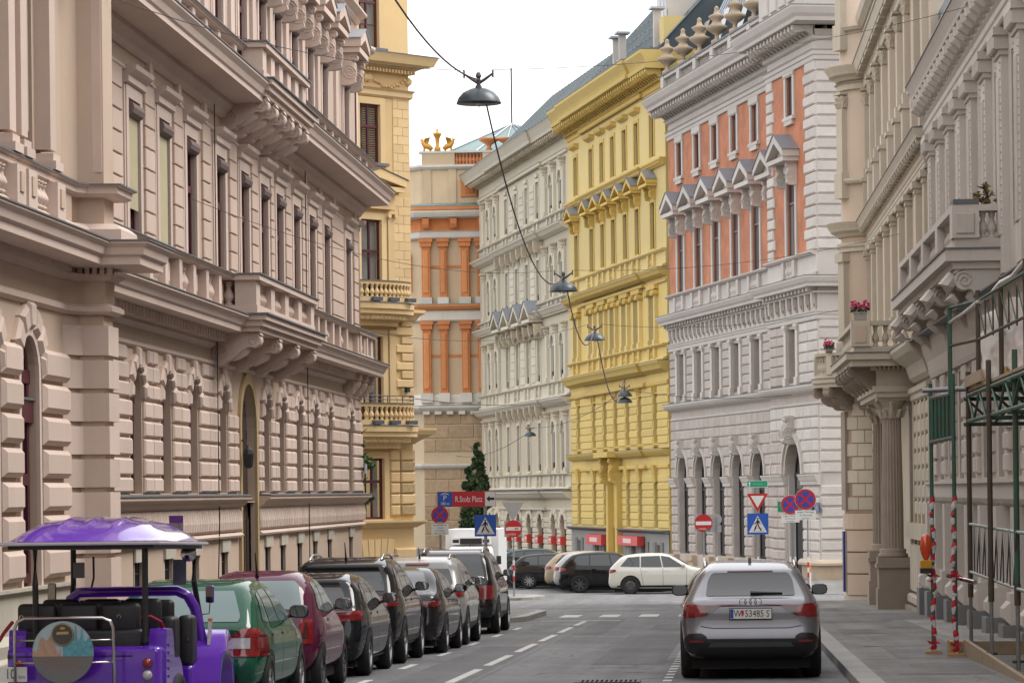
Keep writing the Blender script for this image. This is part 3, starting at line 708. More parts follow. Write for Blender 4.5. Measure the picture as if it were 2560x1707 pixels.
MB().sheet(A0, 41.8, 4.16, 5.06, [], PY-0.001).build('end_block_frieze', MA3, BA)
MB().prism([(41.8,PY),(42.2,-1.04),(42.26,-1.38),(42.92,-1.38),(42.92,-0.1)], 'z', 4.16, 9.7).build('corner_pilaster', MA3, BA)
MB().box(42.235, 42.27, -1.36, -1.06, 6.0, 9.4).build('pilaster_panel', MA2, BA)
x = 30.0; mb = MB()
while x < 41.6: mb.box(x, x+0.055, PY-0.17, PY, 4.64, 4.72); x += 0.11
for k in range(5): mb.box(42.10, 42.2, -1.5+k*0.1, -1.44+k*0.1, 4.62, 4.73)
stuff(mb.build('dentil_row', MA2, BA))
MB().sheet(A0, 41.8, 5.05, 9.7, [rect(w, w+1.02, 5.85, 8.75) for w in W0], PY, 0.16).build('end_block_upper_wall', MA3, BA)
MB().box(A0, 41.8, PY-0.14, PY, 5.3, 5.66).build('parapet_panel', MA3, BA)
ionic = MB().box(-0.2,0.2,-0.26,0,0.16,0.24)
for s in (-1,1): ionic.lathe([(0.0,-0.0),(0.13,0.0),(0.13,0.0)],0,0,3) if False else None
ionic.box(-0.24,0.24,-0.3,0,0.24,0.3)
for s in (-1, 1): ionic.tube([(s*0.17,-0.30,0.1),(s*0.17,0.0,0.1)], 0.1, 10)
ionm = ionic.mesh('ionic_capital', MA2)
for w in nearw:
    window(BA, w, w+1.02, 5.85, 8.75, PY+0.15, M_maroon, M_glass, 2, 7.9, fw=0.1)
    MB().box(w+0.12, w+0.9, PY+0.02, PY+0.03, 6.3, 8.5).build('awning_cloth', M_blind, BA)
    MB().tube([(w+0.02,PY+0.02,8.57),(w+1.0,PY+0.02,8.57)], 0.13, 10).build('rolled_awning', M_roll, BA)
    for s in (-0.32, 1.34):
        col = MB().box(w+s-0.17, w+s+0.17, PY-0.2, PY, 6.1, 8.75).build('pilaster', MA2, BA)
        inst('ionic_capital', ionm, col, (w+s, PY, 8.72))
        MB().box(w+s-0.23, w+s+0.23, PY-0.28, PY, 5.84, 5.95).box(w+s-0.2, w+s+0.2, PY-0.24, PY, 5.95, 6.05).build('pilaster_base', MA2, col)
        MB().box(w+s-0.24, w+s+0.24, PY-0.3, PY-0.1, 5.1, 5.68).build('pedestal', MA2, col)
        MB().polyblock(rect(w+s-0.1, w+s+0.1, 5.36, 5.6), PY-0.3, 0.02).build('pedestal_panel', MA3, col)
    for k in range(5): inst('baluster', baluster_mesh(0.34, 0.09, MA2, 8), BA, (w+0.12+k*0.19, PY-0.14, 5.31))
MB().sheet(A0, 42.9, 9.6, 15.3, [], PY).build('end_block_top_wall', MA, BA)
cornice(BA, capped([(0.05,8.98),(0.1,9.0),(0.1,9.15),(0.6,9.2),(0.6,9.3),(0.75,9.5),(0.75,9.55)]), A0, 42.9, PY, MA2, 'cornice')
# street name plate and red notice at the far corner
MB().box(82.62, 83.05, -0.16, -0.13, 2.2, 2.45).build('street_name_plate', mat('plate_grey', (0.3,0.3,0.33), 0.4), BA)
MB().box(82.9, 83.12, -0.10, -0.06, -0.9, -0.5).build('red_notice', mat('sign_red', (0.45,0.012,0.02), 0.4), BA)
MB().box(64.95, 65.12, -0.02, 0, -0.35, -0.1).build('house_number_plate', mat('plate_grey', (0,0,0)), BA)
MB().tube([(59.25,-0.12,9.0),(59.25,-0.12,1.75),(59.3,-0.12,1.2),(59.3,-0.06,-0.6)], 0.012, 5).build('cable_run', M_grille, BA)
MB().tube([(71.9,-0.12,9.0),(71.9,-0.12,-1.0)], 0.012, 5).build('cable_run', M_grille, BA)
# ------------------------------------------------------------------ the row across the crossing: cream, yellow and brick houses
ANG = R(-76.5)
def row_root(name, label, t): q = P13+D13*t; return facade_root(name, label, (q.x, q.y, 0), ANG)
def surr(root, u0, u1, z0, z1, m, t=0.22, d=0.05, sill=True, nm='window_surround'):
    s = MB(); s.box(u0-t, u0, -d, 0, z0, z1+t); s.box(u1, u1+t, -d, 0, z0, z1+t); s.box(u0, u1, -d, 0, z1, z1+t)
    if sill: s.box(u0-t-0.05, u1+t+0.05, -d-0.08, 0, z0-0.16, z0)
    return s.build(nm, m, root)
def modillions(root, u0, u1, z, step, w, p, h, m, y=0.0, name='modillion'):
    me = cached(('mod', w, p, h, m.name), lambda: MB().prism([(0,0),(-p,0),(-p,-h*0.45),(-p*0.8,-h*0.8),(-p*0.35,-h*0.6),(-p*0.12,-h),(0,-h)], 'x', -w/2, w/2).mesh('modillion', m))
    n = int((u1-u0)/step)
    for k in range(n+1): inst(name, me, root, (u0+(u1-u0)*k/max(1, n), y, z))
def dent(root, u0, u1, z, step, w, p, h, m, y=0.0):
    mb = MB(); x = u0
    while x+w < u1: mb.box(x, x+w, y-p, y, z, z+h); x += step
    return stuff(mb.build('dentil_row', m, root))
def breast(root, u0, u1, z0, z1, wins, m, bm, y=0.0, p=0.16, r=0.1, nb=5):
    """balustrade zone below a row of windows"""
    b = MB().box(u0, u1, y-p*0.35, y, z0, z1-0.14).build('parapet_panel', m, root)
    cornice(root, capped([(p*0.5,z0),(p+0.06,z0+0.02),(p+0.06,z0+0.12),(p*0.6,z0+0.18)]), u0, u1, y, m, 'parapet_base')
    cornice(root, capped([(p*0.7,z1-0.16),(p+0.05,z1-0.12),(p+0.12,z1-0.05),(p+0.12,z1)]), u0, u1, y, m, 'parapet_rail')
    bmsh = baluster_mesh(z1-z0-0.36, r, bm, 8)
    for c, w in wins:
        for s in (-1, 1): MB().box(c+s*(w/2+0.22)-0.2, c+s*(w/2+0.22)+0.2, y-p-0.02, y, z0+0.18, z1-0.16).build('parapet_pier', m, root)
        for k in range(nb): inst('baluster', bmsh, root, (c-w/2+w*(k+0.5)/nb, y-p*0.35, z0+0.19))
def urn_mesh(m):
    return cached(('urn', m.name), lambda: MB().lathe([(0.30,0),(0.30,0.14),(0.12,0.22),(0.1,0.36),(0.3,0.46),(0.52,0.6),(0.55,0.7),(0.3,0.78),(0.2,0.92),(0.36,1.02),(0.42,1.1),(0.16,1.2),(0.1,1.36),(0.13,1.42),(0.02,1.5)], n=16).mesh('urn', m, True))
def boxshell(root, u0, u1, z0, z1, dep, m, left=True, right=True):
    fs = []
    vs = [(u0,0,z0),(u0,dep,z0),(u0,dep,z1),(u0,0,z1),(u1,0,z0),(u1,dep,z0),(u1,dep,z1),(u1,0,z1)]
    fs = [(1,5,6,2)]
    if left: fs.append((0,1,2,3))
    if right: fs.append((4,5,6,7))
    return MB().add(vs, fs).build('side_wall', m, root)
# ---- brick house (white stone dressings)
MF = mat('white_stone', (0.54,0.495,0.455), 0.8, var=0.22, scale=0.6, streak=0.25, bump=0.15, bscale=12, dirt=(0.38,0.34,0.32))
MFr = mat('grey_rustic_stone', (0.45,0.395,0.355), 0.88, var=0.35, scale=1.6, streak=0.2, bump=0.9, bscale=9, dirt=(0.30,0.26,0.24))
MFq = mat('tooled_white_stone', (0.55,0.51,0.47), 0.88, var=0.25, scale=1.6, bump=0.9, bscale=9, dirt=(0.42,0.38,0.36))
MFj = mat('portal_grey', (0.42,0.385,0.37), 0.8, var=0.2, scale=0.8)
MTan = mat('tan_stone', (0.45,0.35,0.25), 0.8, var=0.4, scale=1.5, streak=0.3)
def brick_mat(name, c1, c2, mort, sc):
    m = bpy.data.materials.new(name); m.use_nodes = True; t = m.node_tree; b = t.nodes['Principled BSDF']; l = t.links.new
    co = t.nodes.new('ShaderNodeTexCoord'); mp = t.nodes.new('ShaderNodeMapping'); mp.inputs['Rotation'].default_value = (R(90), 0, 0); l(co.outputs['Object'], mp.inputs[0])
    br = t.nodes.new('ShaderNodeTexBrick'); br.inputs['Scale'].default_value = sc; br.inputs['Color1'].default_value = (*c1,1); br.inputs['Color2'].default_value = (*c2,1); br.inputs['Mortar'].default_value = (*mort,1)
    br.inputs['Mortar Size'].default_value = 0.012; br.inputs['Brick Width'].default_value = 0.28; br.inputs['Row Height'].default_value = 0.08; l(mp.outputs[0], br.inputs['Vector'])
    n = t.nodes.new('ShaderNodeTexNoise'); n.inputs['Scale'].default_value = 0.9; n.inputs['Detail'].default_value = 6; l(co.outputs['Object'], n.inputs['Vector'])
    rp = t.nodes.new('ShaderNodeValToRGB'); rp.color_ramp.elements[0].position = 0.3; rp.color_ramp.elements[0].color = (0.72,0.70,0.68,1); rp.color_ramp.elements[1].position = 0.65; rp.color_ramp.elements[1].color = (1.08,1.05,1.02,1); l(n.outputs['Fac'], rp.inputs[0])
    mu = t.nodes.new('ShaderNodeMixRGB'); mu.blend_type = 'MULTIPLY'; mu.inputs[0].default_value = 1; l(br.outputs['Color'], mu.inputs[1]); l(rp.outputs[0], mu.inputs[2]); l(mu.outputs[0], b.inputs['Base Color'])
    b.inputs['Roughness'].default_value = 0.85
    bp = t.nodes.new('ShaderNodeBump'); bp.inputs['Strength'].default_value = 0.35; bp.inputs['Distance'].default_value = 0.02; l(br.outputs['Fac'], bp.inputs['Height']); bp.invert = True; l(bp.outputs[0], b.inputs['Normal'])
    MATS[name] = m; return m
MBr = brick_mat('orange_brick', (0.55,0.20,0.10), (0.48,0.165,0.08), (0.48,0.24,0.15), 1.0)
M_frm = mat('mauve_frame', (0.10,0.055,0.06), 0.5)
M_glassg = pane_mat('window_glass_grey', [(0,(0.10,0.11,0.115)),(0.35,(0.17,0.18,0.18)),(0.65,(0.24,0.24,0.23)),(0.85,(0.05,0.055,0.06))], 0.1)
M_pedroof = mat('zinc_pediment', (0.26,0.275,0.31), 0.5, metal=0.2, var=0.2, scale=2)
FB = row_root('brick_house', 'orange brick house with white stone quoins, pediments and a rooftop balustrade of urns', 35.3)
FU1 = 33.0; FR = 24.35; RP = -0.55
cF = [2.9,7.1,11.2,15.4,19.65,23.8]; cR = 28.55
def Ffloor(z0, z1, wins, winr, m, reveal, nm):
    MB().sheet(0, FR+0.02, z0, z1, wins, 0, reveal).build(nm, m, FB)
    MB().sheet(FR, FU1, z0, z1, winr, RP, reveal).build(nm, m, FB)
    MB().add([(FR,RP,z0),(FR,0,z0),(FR,0,z1),(FR,RP,z1)], [(0,1,2,3)]).build(nm, m, FB)
PATHF = [(0,0),(FR,0),(FR,RP),(FU1,RP),(FU1,12)]
def Fband(pr_, m, nm): return MB().sweep(capped(pr_), PATHF).build(nm, m, FB)
# ground floor
Ffloor(-2.7, 6.1, [archpoly(c-1.22, c+1.22, -1.7, 2.35) for c in cF], [archpoly(cR-1.5, cR+1.5, -2.55, 2.35)], MFr, 0.45, 'ground_floor_wall')
CZ = [-1.62+0.487*k for k in range(8)]+[2.32+0.0]
edF = [(c-1.30, c+1.30) for c in cF]
for a, b in segs(0.05, FR, edF):
    n = 1 if b-a < 1.2 else 2
    for i in range(7):
        for j in range(n):
            p, q = a+(b-a)*j/n, a+(b-a)*(j+1)/n
            if q-p > 0.2: block(FB, p+0.02, q-0.02, CZ[i]+0.02, CZ[i+1]-0.03, MFr, 0, 0.09, 0.06)
for a, b in [(FR+0.02, cR-1.6), (cR+1.6, FU1-0.02)]:
    for i in range(7):
        n = 2
        for j in range(n): block(FB, a+(b-a)*j/n+0.02, a+(b-a)*(j+1)/n-0.02, CZ[i]+0.02, CZ[i+1]-0.03, MFq if a > 29 else MFr, RP, 0.09, 0.06)
def Fimpost(a, b, y): 
    cornice(FB, capped([(0.14,1.85),(0.16,2.0),(0.2,2.05),(0.26,2.2),(0.3,2.27),(0.3,2.32)]), a, b, y, MF, 'impost')
for a, b in segs(0, FR, edF): Fimpost(a, b, 0)
Fimpost(FR, cR-1.5, RP); Fimpost(cR+1.5, FU1+0.1, RP)
AZ = [2.34,2.83,3.34,3.85,4.36,4.87,5.4]
for i in range(6):
    z0, z1 = AZ[i], AZ[i+1]; zm = (z0+z1)/2
    def hw(c, r_): 
        d = zm-2.35; rr = r_+0.34
        return math.sqrt(max(0, rr*rr-d*d)) if d < rr else 0
    cuts = [(c-hw(c, 1.22), c+hw(c, 1.22)) for c in cF if hw(c, 1.22) > 0.1]
    for a, b in segs(0.03, FR, cuts):
        n = max(1, round((b-a)/1.15))
        for j in range(n):
            if (b-a)/n > 0.15: block(FB, a+(b-a)*j/n+0.015, a+(b-a)*(j+1)/n-0.015, z0+0.015, z1-0.03, MFr, 0, 0.08, 0.05)
    h = hw(cR, 1.5); cuts = [(cR-h, cR+h)] if h > 0.1 else []
    for a, b in segs(FR+0.02, FU1-0.03, cuts):
        n = max(1, round((b-a)/1.2))
        for j in range(n):
            if (b-a)/n > 0.15: block(FB, a+(b-a)*j/n+0.015, a+(b-a)*(j+1)/n-0.015, z0+0.015, z1-0.03, MFq if b > 31 else MFr, RP, 0.08, 0.05)
def archring(root, c, r0, w, zs, d, m, y, steps=2, nm='archivolt'):
    mb = MB()
    for st in range(steps):
        a_, b_ = r0+w*st/steps, r0+w*(st+1)/steps
        for k in range(12):
            a0, a1 = math.pi*k/12, math.pi*(k+1)/12; P = lambda a, r_: (c+r_*math.cos(a), zs+r_*math.sin(a))
            mb.polyblock([P(a0,a_),P(a0,b_),P(a1,b_),P(a1,a_)], y, d*(1+st)/steps)
    return mb.build(nm, m, root)
key = console_mesh(0.42, 0.42, 0.95, MF, 'key')
for c in cF:
    archring(FB, c, 1.22, 0.32, 2.35, 0.16, MF, 0)
    inst('keystone', key, FB, (c, 0, 4.35))
    MB().add([(q[0], 0.42, q[1]) for q in archpoly(c-1.2, c+1.2, -1.65, 2.35)], [tuple(range(13))]).build('shop_pane', M_glass, FB)
    window(FB, c-1.2, c+1.2, -1.65, 2.3, 0.36, M_grille, M_glass, 2, 1.7, arch=1.18, fw=0.1)
archring(FB, cR, 1.5, 0.42, 2.35, 0.2, MF, RP); inst('keystone', cached('keyR', lambda: console_mesh(0.6, 0.5, 1.3, MF, 'keyR')), FB, (cR, RP, 5.0))
pd = window(FB, cR-1.3, cR+1.45, -2.5, 2.3, RP+0.4, M_grille, M_glass, 2, 1.6, arch=1.3, fw=0.16, name='portal_door')
MB().box(cR-1.48, cR-1.3, RP+0.05, RP+0.4, -2.5, 2.3).build('portal_jamb', MFj, FB)
MB().prism([(FU1-2.9,RP-0.12),(FU1+0.12,RP-0.12),(FU1+0.12,2),(FU1-2.9,2)], 'z', -2.7, -1.75).build('plinth', MTan, FB)
MB().sweep(capped([(0.13,-1.75),(0.3,-1.72),(0.32,-1.62),(0.24,-1.5),(0.16,-1.46)]), [(FU1-2.9,RP),(FU1,RP),(FU1,6)]).build('plinth_torus', mat('pale_tan_stone', (0.52,0.43,0.33), 0.8, var=0.3, scale=2), FB)
for a, b in segs(0, FR, edF)+[(FR, cR-1.5)]:
    y = 0 if a < FR else RP
    MB().box(a-0.05, b+0.05, y-0.22, y, -2.7, -2.05).box(a-0.02, b+0.02, y-0.3, y, -2.05, -1.75).build('plinth', MTan, FB)
Fband([(0.02,5.42),(0.08,5.45),(0.08,5.52),(0.03,5.56)], MF, 'string_moulding')
Fband([(0.05,5.9),(0.12,5.95),(0.3,6.0),(0.42,6.1),(0.5,6.22),(0.5,6.30)], MF, 'cornice')
Fband([(0.52,6.301),(0.52,6.33),(0.0,6.36)], M_lead, 'cornice_flashing')
# mezzanine
wm = 1.62
Ffloor(6.3, 9.2, [rect(c-wm/2, c+wm/2, 6.5, 8.95) for c in cF], [rect(cR-wm/2, cR+wm/2, 6.5, 8.95)], MFr, 0.4, 'mezzanine_wall')
for c in cF+[cR]:
    y = 0 if c < FR else RP
    window(FB, c-wm/2, c+wm/2, 6.5, 8.95, y+0.38, M_frm, M_glass, 2, 8.1, fw=0.1)
    for s in (-1, 1):
        px = c+s*(wm/2+0.22)
        MB().box(px-0.2, px+0.2, y-0.14, y, 6.75, 8.9).box(px-0.26, px+0.26, y-0.2, y, 6.36, 6.75).box(px-0.24, px+0.24, y-0.18, y, 8.9, 9.0).box(px-0.28, px+0.28, y-0.22, y, 9.0, 9.15).build('pilaster', MF, FB)
MZ = [6.4,6.86,7.32,7.78,8.24,8.7,9.16]
edM = [(c-wm/2-0.46, c+wm/2+0.46) for c in cF]
for i in range(6):
    for a, b in segs(0.03, FR, edM):
        if b-a > 0.2: block(FB, a+0.015, b-0.015, MZ[i]+0.015, MZ[i+1]-0.03, MFr, 0, 0.08, 0.05)
    for a, b in segs(FR+0.03, FU1, [(cR-wm/2-0.46, cR+wm/2+0.46)]):
        n = 1 if b-a < 1.6 else 2
        for j in range(n): block(FB, a+(b-a)*j/n+0.015, a+(b-a)*(j+1)/n-0.015, MZ[i]+0.015, MZ[i+1]-0.03, MFq if a > 29 else MFr, RP, 0.08, 0.05)
Ffloor(9.2, 12.2, [], [], MF, 0.3, 'entablature_wall')
Fband([(0.12,9.16),(0.14,9.2),(0.14,9.36),(0.18,9.38),(0.18,9.48),(0.22,9.5),(0.22,9.56)], MF, 'architrave')
modillions(FB, 0.35, FR-0.3, 10.34, 0.98, 0.26, 0.2, 0.74, MF, -0.02, 'frieze_console'); modillions(FB, FR+0.5, FU1-0.4, 10.34, 0.98, 0.26, 0.2, 0.74, MF, RP-0.02, 'frieze_console')
dnF = cached('dnF', lambda: MB().box(-0.13, 0.13, -0.42, 0, 0, 0.17).mesh('dentil', MF))
for k in range(38): inst('dentil', dnF, FB, (0.3+k*0.65, 0, 10.42))
for k in range(13): inst('dentil', dnF, FB, (FR+0.3+k*0.66, RP, 10.42))
Fband([(0.24,10.33),(0.26,10.4)], MF, 'bed_moulding')
Fband([(0.4,10.59),(0.62,10.6),(0.64,10.72),(0.72,10.8),(0.82,10.98),(0.82,11.05)], MF, 'cornice')
Fband([(0.84,11.051),(0.84,11.08),(0,11.12)], M_lead, 'cornice_flashing')
# piano nobile and top floor in brick
wn, wt = 1.5, 1.2
breast(FB, 0, FR, 11.1, 12.2, [(c, wn) for c in cF], MF, MF, 0, 0.2, 0.12, 5); breast(FB, FR, FU1, 11.1, 12.2, [(cR, wn)], MF, MF, RP, 0.2, 0.12, 5)
Ffloor(12.2, 16.6, [rect(c-wn/2, c+wn/2, 12.25, 15.5) for c in cF], [rect(cR-wn/2, cR+wn/2, 12.25, 15.7)], MBr, 0.16, 'brick_wall')
Ffloor(16.6, 20.65, [rect(c-wt/2, c+wt/2, 18.43, 20.25) for c in cF], [rect(cR-wt/2, cR+wt/2, 18.6, 20.45)], MBr, 0.16, 'brick_wall')
csF = console_mesh(0.24, 0.5, 1.05, MF)
for c in cF+[cR]:
    y = 0 if c < FR else RP; e = 0 if c < FR else 0.18
    sub = thing  # local frames are shared; parts sit at y
    o = surr(FB, c-wn/2, c+wn/2, 12.25, 15.5+e, MF, 0.3, 0.07); o.location.y = y
    window(FB, c-wn/2, c+wn/2, 12.25, 15.5+e, y+0.15, M_frm, M_glassg, 2, 14.5+e, fw=0.09)
    MB().box(c-0.55, c+0.55, y-0.22, y, 15.9+e, 16.2+e).build('carved_panel', MF, FB)
    for s in (-1, 1): inst('console', csF, FB, (c+s*(wn/2+0.2), y, 16.3+e))
    p = pediment(FB, c, wn+1.35, 16.3+e, 1.30, 0.75, MF, M_pedroof, tympm=MFr); p.location.y = y
    o = surr(FB, c-wt/2, c+wt/2, 18.43+e, 20.25+e, MF, 0.3, 0.08); o.location.y = y
    MB().box(c-wt/2-0.34, c+wt/2+0.34, y-0.12, y, 20.3+e, 20.62).build('window_head', MF, FB)
    MB().box(c-wt/2-0.1, c+wt/2+0.1, y-0.14, y, 18.05+e, 18.27+e).build('window_apron', MF, FB)
    window(FB, c-wt/2, c+wt/2, 18.43+e, 20.25+e, y+0.15, M_frm, M_glassg, 2, None, fw=0.08)
for k in range(17):
    z0 = 12.25+k*0.494; w_ = 1.25 if k % 2 else 1.0
    block(FB, FR+0.0, FR+w_, z0+0.02, z0+0.474, MFq, RP, 0.1, 0.06, 'quoin'); block(FB, FU1-(1.9 if k % 2 else 1.6), FU1, z0+0.02, z0+0.474, MFq, RP, 0.1, 0.06, 'quoin')
# flank towards the crossing
fl = MB().add([(FU1,RP,-2.7),(FU1,14,-2.7),(FU1,14,22),(FU1,RP,22)], [(0,1,2,3)]).build('flank_wall', MF, FB)
qm = cached('qflank', lambda: MB().add([(0,0,0),(0,1.5,0),(0,1.5,0.45),(0,0,0.45),(0.1,0.06,0.06),(0.1,1.44,0.06),(0.1,1.44,0.39),(0.1,0.06,0.39)], [(4,5,6,7),(0,1,5,4),(1,2,6,5),(2,3,7,6),(3,0,4,7)]).mesh('quoin', MFq))
for k in range(47):
    z0 = -1.6+k*0.494
    if 1.8 < z0 < 2.2 or 5.3 < z0 < 6.3 or 9.0 < z0 < 12.0 or z0 > 20.5: continue
    inst('quoin', qm, FB, (FU1, RP, z0+0.02))
    if z0 < 9.2:
        for j in range(1, 5): inst('block', qm, FB, (FU1, RP+j*1.54, z0+0.02))
MB().sheet(0, FU1, 20.6, 22.2, [], 0).build('frieze', MF, FB); MB().sheet(FR, FU1, 20.6, 22.2, [], RP).build('frieze', MF, FB)
Fband([(0.08,20.62),(0.1,20.66),(0.1,20.82),(0.16,20.86),(0.16,21.02),(0.24,21.08)], MF, 'architrave')
Fband([(0.06,21.5),(0.16,21.56),(0.2,21.66),(0.3,21.7)], MF, 'bed_moulding')
modillions(FB, 0.2, FR-0.2, 22.16, 0.62, 0.26, 0.95, 0.42, MF, -0.05); modillions(FB, FR+0.2, FU1-0.2, 22.16, 0.62, 0.26, 0.95, 0.42, MF, RP-0.05)
Fband([(0.5,22.18),(1.15,22.2),(1.18,22.36),(1.3,22.5),(1.42,22.76),(1.42,22.84)], MF, 'main_cornice')
Fband([(1.44,22.841),(1.44,22.87),(0,22.95)], M_lead, 'cornice_flashing')
pu = [0.5+3.92*k for k in range(7)]
for k in range(6):
    a, b = pu[k]+0.35, pu[k+1]-0.35
    for j in range(9): inst('baluster', baluster_mesh(0.8, 0.15, MF, 8), FB, (a+(b-a)*(j+0.5)/9, -0.12, 23.1))
for u in pu: 
    MB().box(u-0.35, u+0.35, -0.42, 0.2, 22.9, 24.1).build('parapet_pier', MF, FB)
    inst('urn', urn_mesh(MTan), FB, (u, -0.1, 24.2), scale=(1,1,1.3))
MB().box(0.1, FR, -0.34, 0.12, 22.9, 23.1).build('parapet_base', MF, FB); MB().box(0.05, FR, -0.4, 0.18, 23.92, 24.1).build('parapet_rail', MF, FB)
MB().box(0.0, FR, -0.46, 0.22, 24.1, 24.19).build('rail_flashing', M_lead, FB)
MB().box(FR-0.3, FU1, RP-0.3, 0.4, 22.9, 26.5).build('attic_block', MF, FB)
for k in range(5): MB().polyblock(rect(FR+0.5+k*1.6, FR+1.6+k*1.6, 23.6, 25.6), RP-0.3, 0.08, 0.05).build('attic_panel', MF, FB)
cornice(FB, capped([(0.1,25.9),(0.3,26.0),(0.4,26.4),(0.4,26.5)]), FR-0.3, FU1, RP-0.3, MF, 'attic_cornice')
M_slate = mat('slate_roof', (0.05,0.075,0.095), 0.5, var=0.3, scale=1.5)
rfF = MB().add([(0,0.7,23.2),(FU1,0.7,23.2),(FU1,3.4,28.6),(0,3.4,28.6),(0,14,28.8),(FU1,14,28.8),(0,14,20),(FU1,14,20),(0,0.7,22.9),(FU1,0.7,22.9)], [(0,1,2,3),(3,2,5,4),(4,5,7,6),(0,3,4,6,8),(1,2,5,7,9)]).build('roof', M_slate, FB)
sm = cached('seamF', lambda: MB().tube([(0,0.66,23.25),(0,3.36,28.62)], 0.06, 4).mesh('roof_seam', M_zinc))
for k in range(46): inst('roof_seam', sm, rfF, (0.3+k*0.7, 0, 0))
for u in (3.5, 8.2, 13, 18): MB().prism([(0.5,24.2),(2.6,24.2),(2.6,26.6),(1.3,26.6)], 'x', u, u+1.3).build('dormer', M_glassg, rfF)
boxshell(FB, 0, FU1, -2.7, 22.9, 14, MF, True, False)
for (u, z, w_, h_, c_) in [(FU1-2.2,-0.15,0.75,0.55,(0.03,0.07,0.2))]:
    pass
# ---- yellow house
ME = mat('yellow_plaster', (0.61,0.455,0.155), 0.85, var=0.22, scale=0.6, streak=0.2, bump=0.12, bscale=14, dirt=(0.50,0.38,0.12))
ME2 = mat('yellow_trim', (0.585,0.415,0.12), 0.85, var=0.22, scale=0.8, streak=0.2, dirt=(0.46,0.33,0.09))
ME3 = mat('pale_yellow_plaster', (0.63,0.495,0.215), 0.85, var=0.2, scale=0.5, streak=0.2, dirt=(0.52,0.42,0.17))
M_brn = mat('brown_frame', (0.06,0.035,0.025), 0.5)
M_shop = mat('grey_shopfront', (0.24,0.235,0.225), 0.7, var=0.2, scale=1)
M_shopd = mat('dark_grey_panel', (0.16,0.16,0.158), 0.7, var=0.3, scale=3)
EB = row_root('yellow_house', 'bright yellow house with pedimented third floor and grey shopfront, beside the brick house', 65.0)
EU = 29.0; cE = [2.6,7.65,11.1,14.4,17.9,21.3,25.55]; we = 1.08
PATHE = [(0,0),(4.9,0),(4.9,-0.16),(23.3,-0.16),(23.3,0),(EU,0)]
def Eband(pr_, m, nm): return MB().sweep(capped(pr_), PATHE).build(nm, m, EB)
def Ewall(z0, z1, wz, m, nm, w=we, reveal=0.19, skip=()):
    ws = [rect(c-w/2, c+w/2, wz[0], wz[1]) for c in cE if c not in skip]
    MB().sheet(0, EU, z0, z1, ws, 0, reveal).build(nm, m, EB)
    for c in cE:
        if c not in skip: window(EB, c-w/2, c+w/2, wz[0], wz[1], reveal-0.01, M_brn, M_glass, 2, wz[0]+(wz[1]-wz[0])*0.68, fw=0.08)
Ewall(-0.5, 3.2, (-0.4, 2.2), ME, 'ground_floor_wall', 1.0, 0.3, (14.4,))
Ewall(3.2, 8.0, (4.3, 7.05), ME, 'first_floor_wall', 1.05, 0.3)
Ewall(8.0, 13.0, (9.9, 12.85), ME, 'second_floor_wall', 1.1, 0.22)
Ewall(13.0, 19.6, (15.1, 17.7), ME3, 'third_floor_wall')
Ewall(19.6, 24.2, (20.25, 22.6), ME3, 'fourth_floor_wall')
# shop zone
MB().sheet(0, EU, -2.7, -0.5, [rect(c-0.45, c+0.45, -2.6, -1.35) for c in (2.6,8.6,11.4,19.6,22.3,26.2)]+[rect(12.9, 15.9, -2.65, -0.52)], -0.05, 0.25).build('shopfront', M_shop, EB)
for c in (2.6,8.6,11.4,19.6,22.3,26.2): 
    w_ = window(EB, c-0.45, c+0.45, -2.6, -1.35, 0.15, mat('red_frame', (0.25,0.02,0.03), 0.5), M_glass, 1, None, fw=0.08, name='shop_window')
    for s in (-1, 1): MB().polyblock(rect(c+s*0.95-0.38, c+s*0.95+0.38, -2.5, -1.2), -0.05, 0.06).build('shop_panel', M_shopd, EB)
for a, b in ((-0.1,12.7),(16.1,EU)):
    cornice(EB, capped([(0.05,-0.72),(0.15,-0.68),(0.3,-0.6),(0.38,-0.55),(0.38,-0.5)]), a, b, -0.05, M_shopd, 'shop_cornice')
ZE1 = [-0.42+0.425*k for k in range(8)]
edE = [(c-0.5, c+0.5) for c in cE if c != 14.4]+[(12.7,16.1)]; edE.sort()
for a, b in segs(0.02, EU, edE):
    for i in range(7):
        e = 0.0 if i % 2 else 0.1
        p, q = a+e, b-e
        if q-p > 0.2: block(EB, p+0.01, q-0.01, ZE1[i]+0.03, ZE1[i+1]-0.05, ME, 0, 0.06, 0.025)
for c in cE:
    if c == 14.4: continue
    for s in (-0.0,): MB().add([(c-0.3,-0.12,2.15),(c+0.3,-0.12,2.15),(c+0.42,-0.28,3.1),(c-0.42,-0.28,3.1),(c-0.3,0,2.15),(c+0.3,0,2.15),(c+0.42,0,3.1),(c-0.42,0,3.1)], [(0,1,2,3),(0,4,7,3),(1,5,6,2),(0,1,5,4),(3,2,6,7)]).build('keystone', ME2, EB)
ZE2 = [4.26+0.445*k for k in range(8)]
for a, b in segs(0.02, EU, [(c-0.53, c+0.53) for c in cE]):
    for i in range(7):
        e = 0.0 if i % 2 else 0.16
        if b-a-2*e > 0.2: block(EB, a+e+0.01, b-e-0.01, ZE2[i]+0.03, ZE2[i+1]-0.05, ME, 0, 0.06, 0.025)
for c in cE:
    for s in (-1, 1): inst('console', console_mesh(0.16, 0.2, 0.36, ME2, leaf=False), EB, (c+s*0.3, 0, 7.5))
    MB().box(c-0.6, c+0.6, -0.26, 0, 4.12, 4.24).build('window_sill', ME2, EB)
Eband([(0.03,2.9),(0.08,2.95),(0.08,3.1),(0.03,3.14)], ME2, 'string_moulding')
Eband([(0.1,3.6),(0.2,3.66),(0.34,3.8),(0.42,3.92),(0.42,3.98)], ME2, 'cornice')
Eband([(0.44,3.981),(0.44,4.01),(0,4.04)], M_lead, 'cornice_flashing')
